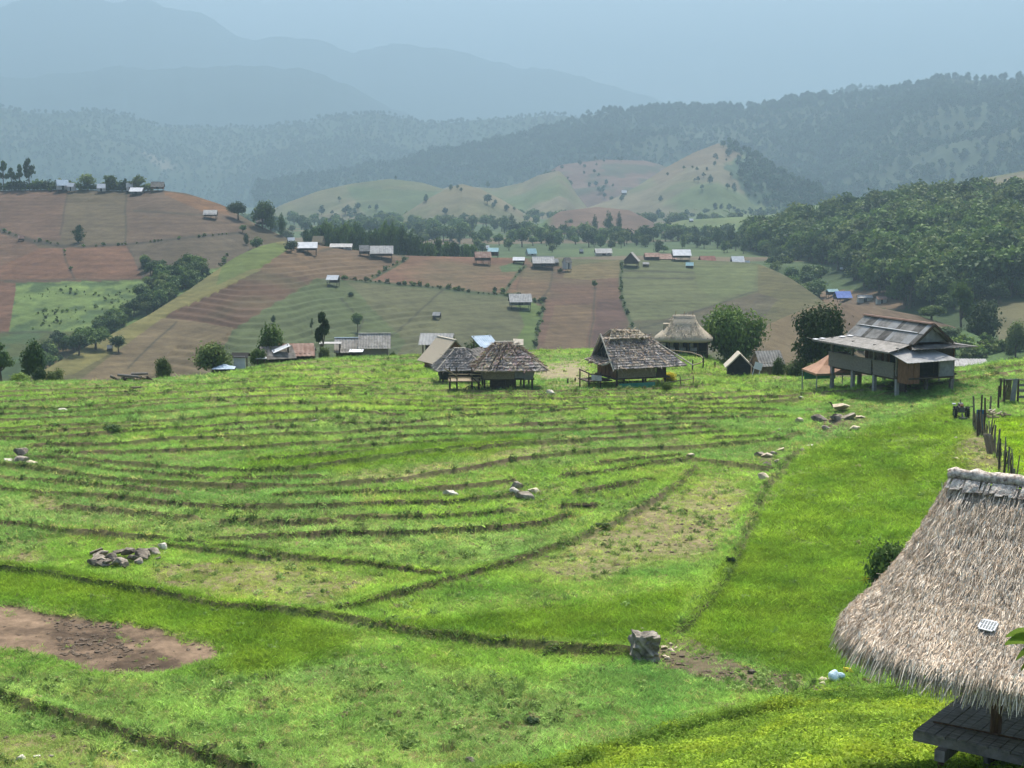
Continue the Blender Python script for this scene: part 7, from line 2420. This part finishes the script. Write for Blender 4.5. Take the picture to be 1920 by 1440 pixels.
def near_shelter():
    AX = Vector((.80, -.60, 0))
    BX = Vector((-.60, -.80, 0))          # towards the viewer, left
    R0 = Vector((6.78, 22.5, 11.05))
    gz = tz(6.9, 21.5)
    e = empty('thatched_shelter', (R0.x, R0.y, gz), math.atan2(AX.y, AX.x))
    tag(e, 'near open shelter with shaggy thatched roof and dark plank deck', 'shelter')
    # local frame: x along the ridge, y = away from the viewer (so -y faces the viewer)
    RZ = R0.z - gz
    EZ = 8.95 - gz
    Lr, end, half = 2.6, 1.15, 3.05
    def eave(a):
        """closed eave curve: a in 0..2pi, rounded rectangle round the ridge"""
        n = 2.6
        ca, sa = math.cos(a), math.sin(a)
        d = (abs(ca) ** n + abs(sa) ** n) ** (-1 / n)
        return Lr / 2 + (Lr / 2 + end) * d * ca, half * d * sa
    def surf(a, t):
        ex, ey = eave(a)
        rx = min(max(ex, 0.0), Lr) * .5 + (Lr / 2 + (Lr / 2) * math.cos(a)) * .5
        ry = 0.0
        s = max(1 - t, 0.0)             # t: 0 ridge .. 1 eave
        z = EZ + (RZ - EZ) * (s ** 1.22) - 1.2 * max(t - 1, 0) + .10 * t * max(0.0, -math.cos(a)) + .04 * t
        return Vector((rx + (ex - rx) * t, ry + (ey - ry) * t, z - .10 * math.sin(math.pi * t)))
    ns, nt = 96, 30
    V, Fs = [], []
    for j in range(nt + 1):
        for i in range(ns):
            V.append(surf(2 * math.pi * i / ns, j / nt) - Vector((0, 0, .04)))
    for i in range(ns):                     # underside
        q = surf(2 * math.pi * i / ns, 1.0)
        V.append(q + Vector((0, 0, -.10)))
    for i in range(ns):
        q = surf(2 * math.pi * i / ns, .02)
        V.append(q + Vector((0, 0, -.35)))
    for j in range(nt):
        for i in range(ns):
            i2 = (i + 1) % ns
            Fs.append((j * ns + i, (j + 1) * ns + i, (j + 1) * ns + i2, j * ns + i2))
    for i in range(ns):
        i2 = (i + 1) % ns
        Fs.append((nt * ns + i, (nt + 1) * ns + i, (nt + 1) * ns + i2, nt * ns + i2))
        Fs.append(((nt + 1) * ns + i, (nt + 2) * ns + i, (nt + 2) * ns + i2, (nt + 1) * ns + i2))
    roof = MB().add(V, Fs).build('thatch_bed', 'thatch_tan', e, True)
    # strands
    rs = np.random.default_rng(77)
    n = 140000
    a = rs.random(n) * 2 * math.pi
    keep = (np.sin(a) < .25)
    a = a[keep]
    t = np.sqrt(rs.random(len(a)))
    # courses: strands cluster at the lower edge of each layer
    lay_n = 13
    t = (np.floor(t * lay_n) + rs.random(len(a)) ** .7) / lay_n
    t = np.clip(t, .03, 1.0)
    P = np.array([surf(x, y) for x, y in zip(a, t)])
    P2 = np.array([surf(x, min(y + .03, 1.03)) for x, y in zip(a, t)])
    d = unit(P2 - P)
    up = np.cross(d, np.stack([-np.sin(a), np.cos(a), np.zeros(len(a))], 1))
    up = unit(up)
    up *= np.sign(up[:, 2])[:, None]
    frac = t * lay_n - np.floor(t * lay_n)
    lift = .015 + .05 * frac
    P = P + up * lift[:, None]
    d = unit(d + .24 * rs.normal(size=d.shape) + up * (.10 * rs.random(len(a)))[:, None])
    Ln = .12 + .16 * rs.random(len(a))
    bend = np.stack([np.zeros(len(a)), np.zeros(len(a)), -.05 * np.ones(len(a))], 1) * (1 + 1.5 * (t > .94))[:, None]
    V2, F2 = strips(P - d * (Ln * .4)[:, None], d, .008 + .010 * rs.random(len(a)), Ln, bend, 2, .35, rs)
    tone = np.array([(.74, .605, .45), (.82, .69, .53), (.50, .385, .28), (.86, .76, .61), (.64, .515, .38)])
    c = tone[rs.integers(0, 5, len(a))] * (.8 + .4 * rs.random(len(a)))[:, None] * (.6 + .8 * (fbm(a * 9, t * 9, 4, 210) + .5))[:, None]
    c = np.repeat(c, 6, 0)
    me = np_mesh('thatch', V2, F2, 'thatch_strand', False, {'col': c})
    o = link(bpy.data.objects.new('thatch', me), e)
    o['kind'] = 'stuff'
    # ragged fringe hanging from the eave
    n = 9000
    a = rs.random(n) * 2 * math.pi
    a = a[np.sin(a) < .3]
    P = np.array([surf(x, 1.0) for x in a]) + rs.normal(size=(len(a), 3)) * .03
    out = np.array([surf(x, 1.03) for x in a]) - np.array([surf(x, 1.0) for x in a])
    d = unit(unit(out) * .6 + np.array([0, 0, -.8]) + .22 * rs.normal(size=P.shape))
    Ln = .14 + .22 * rs.random(len(a)) ** 2
    V2, F2 = strips(P, d, .014 + .014 * rs.random(len(a)), Ln, np.tile([0, 0, -.06], (len(a), 1)), 2, .3, rs)
    c = np.repeat(tone[rs.integers(0, 5, len(a))] * (.55 + .6 * rs.random(len(a)))[:, None], 6, 0)
    o = link(bpy.data.objects.new('eave_fringe', np_mesh('eave_fringe', V2, F2, 'thatch_strand', False, {'col': c})), e)
    o['kind'] = 'stuff'
    # ridge roll of bark with ragged flaps
    rp, rr = [], []
    for i in range(26):
        s = i / 25
        rp.append((-.06 + (Lr + .1) * s, 0, RZ + .07 + .012 * math.sin(i * 2.1)))
        rr.append((.092 + .012 * math.sin(i * 1.7) + .010 * random.random()) * (1 if 0 < i < 25 else .75))
    V3, F3 = tube(rp, rr, 14)
    V3 = V3 + rs.normal(size=V3.shape) * .008
    MB().add(V3, [tuple(f) for f in F3] + [tuple(range(14))[::-1], tuple(range(25 * 14, 26 * 14))]).build('ridge_roll', 'bark_roll', e, True)
    for i in range(30):
        x = -.05 + Lr * (i + rs.random() * .6) / 30
        w, h = rs.uniform(.05, .17), rs.uniform(.0, .10)
        MB().slab((x, -.21 - h * .6, RZ - .10 - h * .6), (x + w, -.20 - h * .5, RZ - .09 - h * .6), (x + w * .9, -.12, RZ + .02), (x + .02, -.12, RZ + .02), .012, 2, 2, 0, 0, 0, .012).build('bark_flap', 'bark_roll', e)
    # posts and deck
    DZ = 7.7 - gz
    W2L = Matrix.Rotation(-math.atan2(AX.y, AX.x), 4, 'Z')
    def loc(px, py, z):
        u, s = ray(px, py)
        Y = (z - CAMZ) / s
        v = W2L @ Vector((u * Y - R0.x, Y - R0.y, 0))
        return v.x, v.y
    px_, py_ = loc(1862, 1372, 7.7)
    MB().pole((px_, py_, -.9), (px_ + .05, py_ + .04, EZ + .9), .085, .075, 10, .01).build('post', 'post_wood', e)
    for dx, dy in ((2.0, 0), (0, 2.4), (2.0, 2.4)):
        MB().pole((px_ + dx, py_ + dy, -1.6), (px_ + dx, py_ + dy, EZ + .7), .085, .075, 10, .01).build('post', 'post_wood', e)
    cx, cy = loc(1716, 1368, 7.7)
    x0, y0, x1, y1 = cx, cy - .02, cx + 3.4, cy + 3.3
    nb = 22
    for i in range(nb):
        a0, a1 = x0 + (x1 - x0) * i / nb, x0 + (x1 - x0) * (i + 1) / nb - .012
        for q0, q1 in ((y0 + random.uniform(-.015, .015), y0 + 1.55), (y0 + 1.562, y1)):
            MB().box(a0, a1, q0, q1, DZ - .035 + random.uniform(-.006, .006), DZ + random.uniform(-.006, .004)).build('plank', 'deck_wood', e)
    MB().box(x0 - .03, x1, y0 + .02, y0 + .08, DZ - .17, DZ - .042).build('edge_beam', 'deck_wood', e)
    MB().box(x0 + .02, x0 + .09, y0 + .081, y1, DZ - .17, DZ - .042).build('edge_beam', 'deck_wood', e)
    MB().box(x0 + .35, x0 + .50, y0 - .12, y1, DZ - .34, DZ - .172).build('cross_beam', 'deck_wood', e)
    MB().box(x0 + 1.7, x0 + 1.85, y0 + .09, y1, DZ - .34, DZ - .172).build('cross_beam', 'deck_wood', e)
    for x, y in ((x0 + .28, y0 + .35), (x0 + .9, y0 + .5), (x0 + 2.6, y0 + .5), (x0 + .3, y0 + 2.6)):
        MB().pole((x, y, -1.8), (x, y, DZ - .172), .06 if x > x0 + .5 else .03, .05, 8).build('deck_leg', 'concrete' if x > x0 + .5 else 'post_wood', e)
    MB().pole((x0 + .1, y0 + .45, DZ + .014), (x1, y0 + .62, DZ + .016), .014, .014).build('bamboo_lath', 'post_wood', e)
    return e, R0, surf, gz
sh_e, sh_R0, sh_surf, sh_gz = near_shelter()

def solar_lamp():
    """small white panel with two rows of five dark cells lying on the thatch"""
    M = Matrix.Translation(sh_e.location) @ Matrix.Rotation(sh_e.rotation_euler.z, 4, 'Z')
    best = None
    for a in np.linspace(math.pi, 2 * math.pi, 160):
        for t in np.linspace(.1, 1, 90):
            w = M @ sh_surf(a, t)
            x, y = project(w.x, w.y, w.z)
            d = math.hypot(x - 1855, y - 1181)
            if best is None or d < best[0]:
                best = (d, a, t, w)
    d, a, t, w = best
    p1 = M @ sh_surf(a + .02, t)
    p2 = M @ sh_surf(a, t + .02)
    tx = (p1 - w).normalized()
    dn = (p2 - w).normalized()
    nz = tx.cross(-dn).normalized()
    if nz.z < 0:
        nz = -nz
    ex = tx - nz * tx.dot(nz)
    ex.normalize()
    ey = nz.cross(ex)
    e = empty('lamp_panel', w + nz * .085)
    rot = Matrix((ex, ey, nz)).transposed()
    e.rotation_euler = (rot @ Matrix.Rotation(R(-4), 3, 'Z')).to_euler()
    tag(e, 'small white panel with ten dark cells lying on the near thatch', 'panel')
    W, H = .245, .20
    bm = bmesh.new()
    bmesh.ops.create_cube(bm, size=1.0)
    for v in bm.verts:
        v.co = Vector((v.co.x * W, v.co.y * H, v.co.z * .02))
    bmesh.ops.bevel(bm, geom=[ed for ed in bm.edges if abs((ed.verts[0].co - ed.verts[1].co).z) > .01], offset=.025, segments=4, affect='EDGES')
    me = bpy.data.meshes.new('plate')
    bm.to_mesh(me)
    bm.free()
    me.materials.append(MAT['tarp_white'])
    link(bpy.data.objects.new('plate', me), e)
    for r in range(2):
        for c in range(5):
            x, y = (c - 2) * .041, (r - .5) * .082
            MB().prism([(x - .014 + .006, y - .033, .0102), (x + .012, y - .033, .0102), (x + .016, y + .033, .0102), (x - .008, y + .033, .0102)], (0, 0, .004)).build('cell', 'cell_dark', e)
mat_noise('cell_dark', (0.012, 0.04, 0.045), (0.03, 0.08, 0.085), 30, .3, 0, spec=.5)
solar_lamp()

# small tree behind the shelter, with a yellow flower
p = Vector((0, 50.0, 0))
p.x = U(1672, 1200) * 50.0
p.z = tz(p.x, p.y)
Ht = at(1665, 1012, 50.0).z - p.z
bt = put_tree('small_tree', p, Ht, 115 * px2m(50.0), 'broad', 60, 'near', 'tree_leaf', 'dark leafy small tree with one yellow blossom behind the near thatch')
bt.rotation_euler = (0, 0, 0)
q = at(1621, 1086, 49.6)
q = Vector(((q.x - p.x) / bt.scale.x, (q.y - p.y) / bt.scale.y, (q.z - p.z) / bt.scale.z))
mb = MB()
for i in range(6):
    a = i * 1.047
    f = lambda r, b: Vector((r * math.cos(b) / bt.scale.x, -.03 / bt.scale.y, r * math.sin(b) / bt.scale.z))
    mb.slab(q, q + f(.08, a + .5), q + f(.2, a + .26), q + f(.08, a), .004)
mb.build('blossom', 'yellow_leaf', bt)
MB().pole(q, (0, 0, .6), .004, .012, 5).build('branch', 'bark', bt)

# sapling at the right edge, close to the camera
def sapling():
    Y = 9.0
    x = U(1950, 1250) * Y
    g = Vector((x, Y, tz(x, Y)))
    e = empty('sapling', g)
    tag(e, 'broad bright green leaves of a sapling entering at the right edge', 'sapling')
    top = at(1945, 1195, Y).z - g.z
    MB().pole((0, 0, -.1), (.02, 0, top), .014, .008, 6, .01).build('stem', 'bark', e)
    rs = random.Random(2)
    def leaf(a, b, w):
        a, b = Vector(a), Vector(b)
        d = b - a
        s = d.cross(Vector((0, 1, .35))).normalized() * w
        n = 6
        V, Fs = [], []
        for i in range(n + 1):
            t = i / n
            c = a + d * t + Vector((0, 0, .035 * math.sin(math.pi * t)))
            ww = math.sin(math.pi * (t * .92 + .05)) ** .8
            V += [c - s * ww, c + Vector((0, 0, -.012)), c + s * ww]
        for i in range(n):
            for q in (0, 1):
                Fs.append((i * 3 + q, i * 3 + q + 1, i * 3 + 4 + q, i * 3 + 3 + q))
        MB().add(V, Fs).build('leaf', 'fresh_leaf', e, True)
    L = lambda px, py: at(px, py, Y) - g
    leaf(L(1945, 1200), L(1886, 1192), .040)
    leaf(L(1945, 1206), L(1884, 1207), .045)
    leaf(L(1945, 1222), L(1905, 1236), .030)
    leaf(L(1945, 1245), L(1914, 1256), .028)
    for i in range(10):
        a = rs.uniform(-1.4, 1.4)
        z = top * rs.uniform(.4, 1.05)
        leaf((0, 0, z), (.17 * math.cos(a), .17 * math.sin(a), z + rs.uniform(-.05, .06)), .04)
sapling()
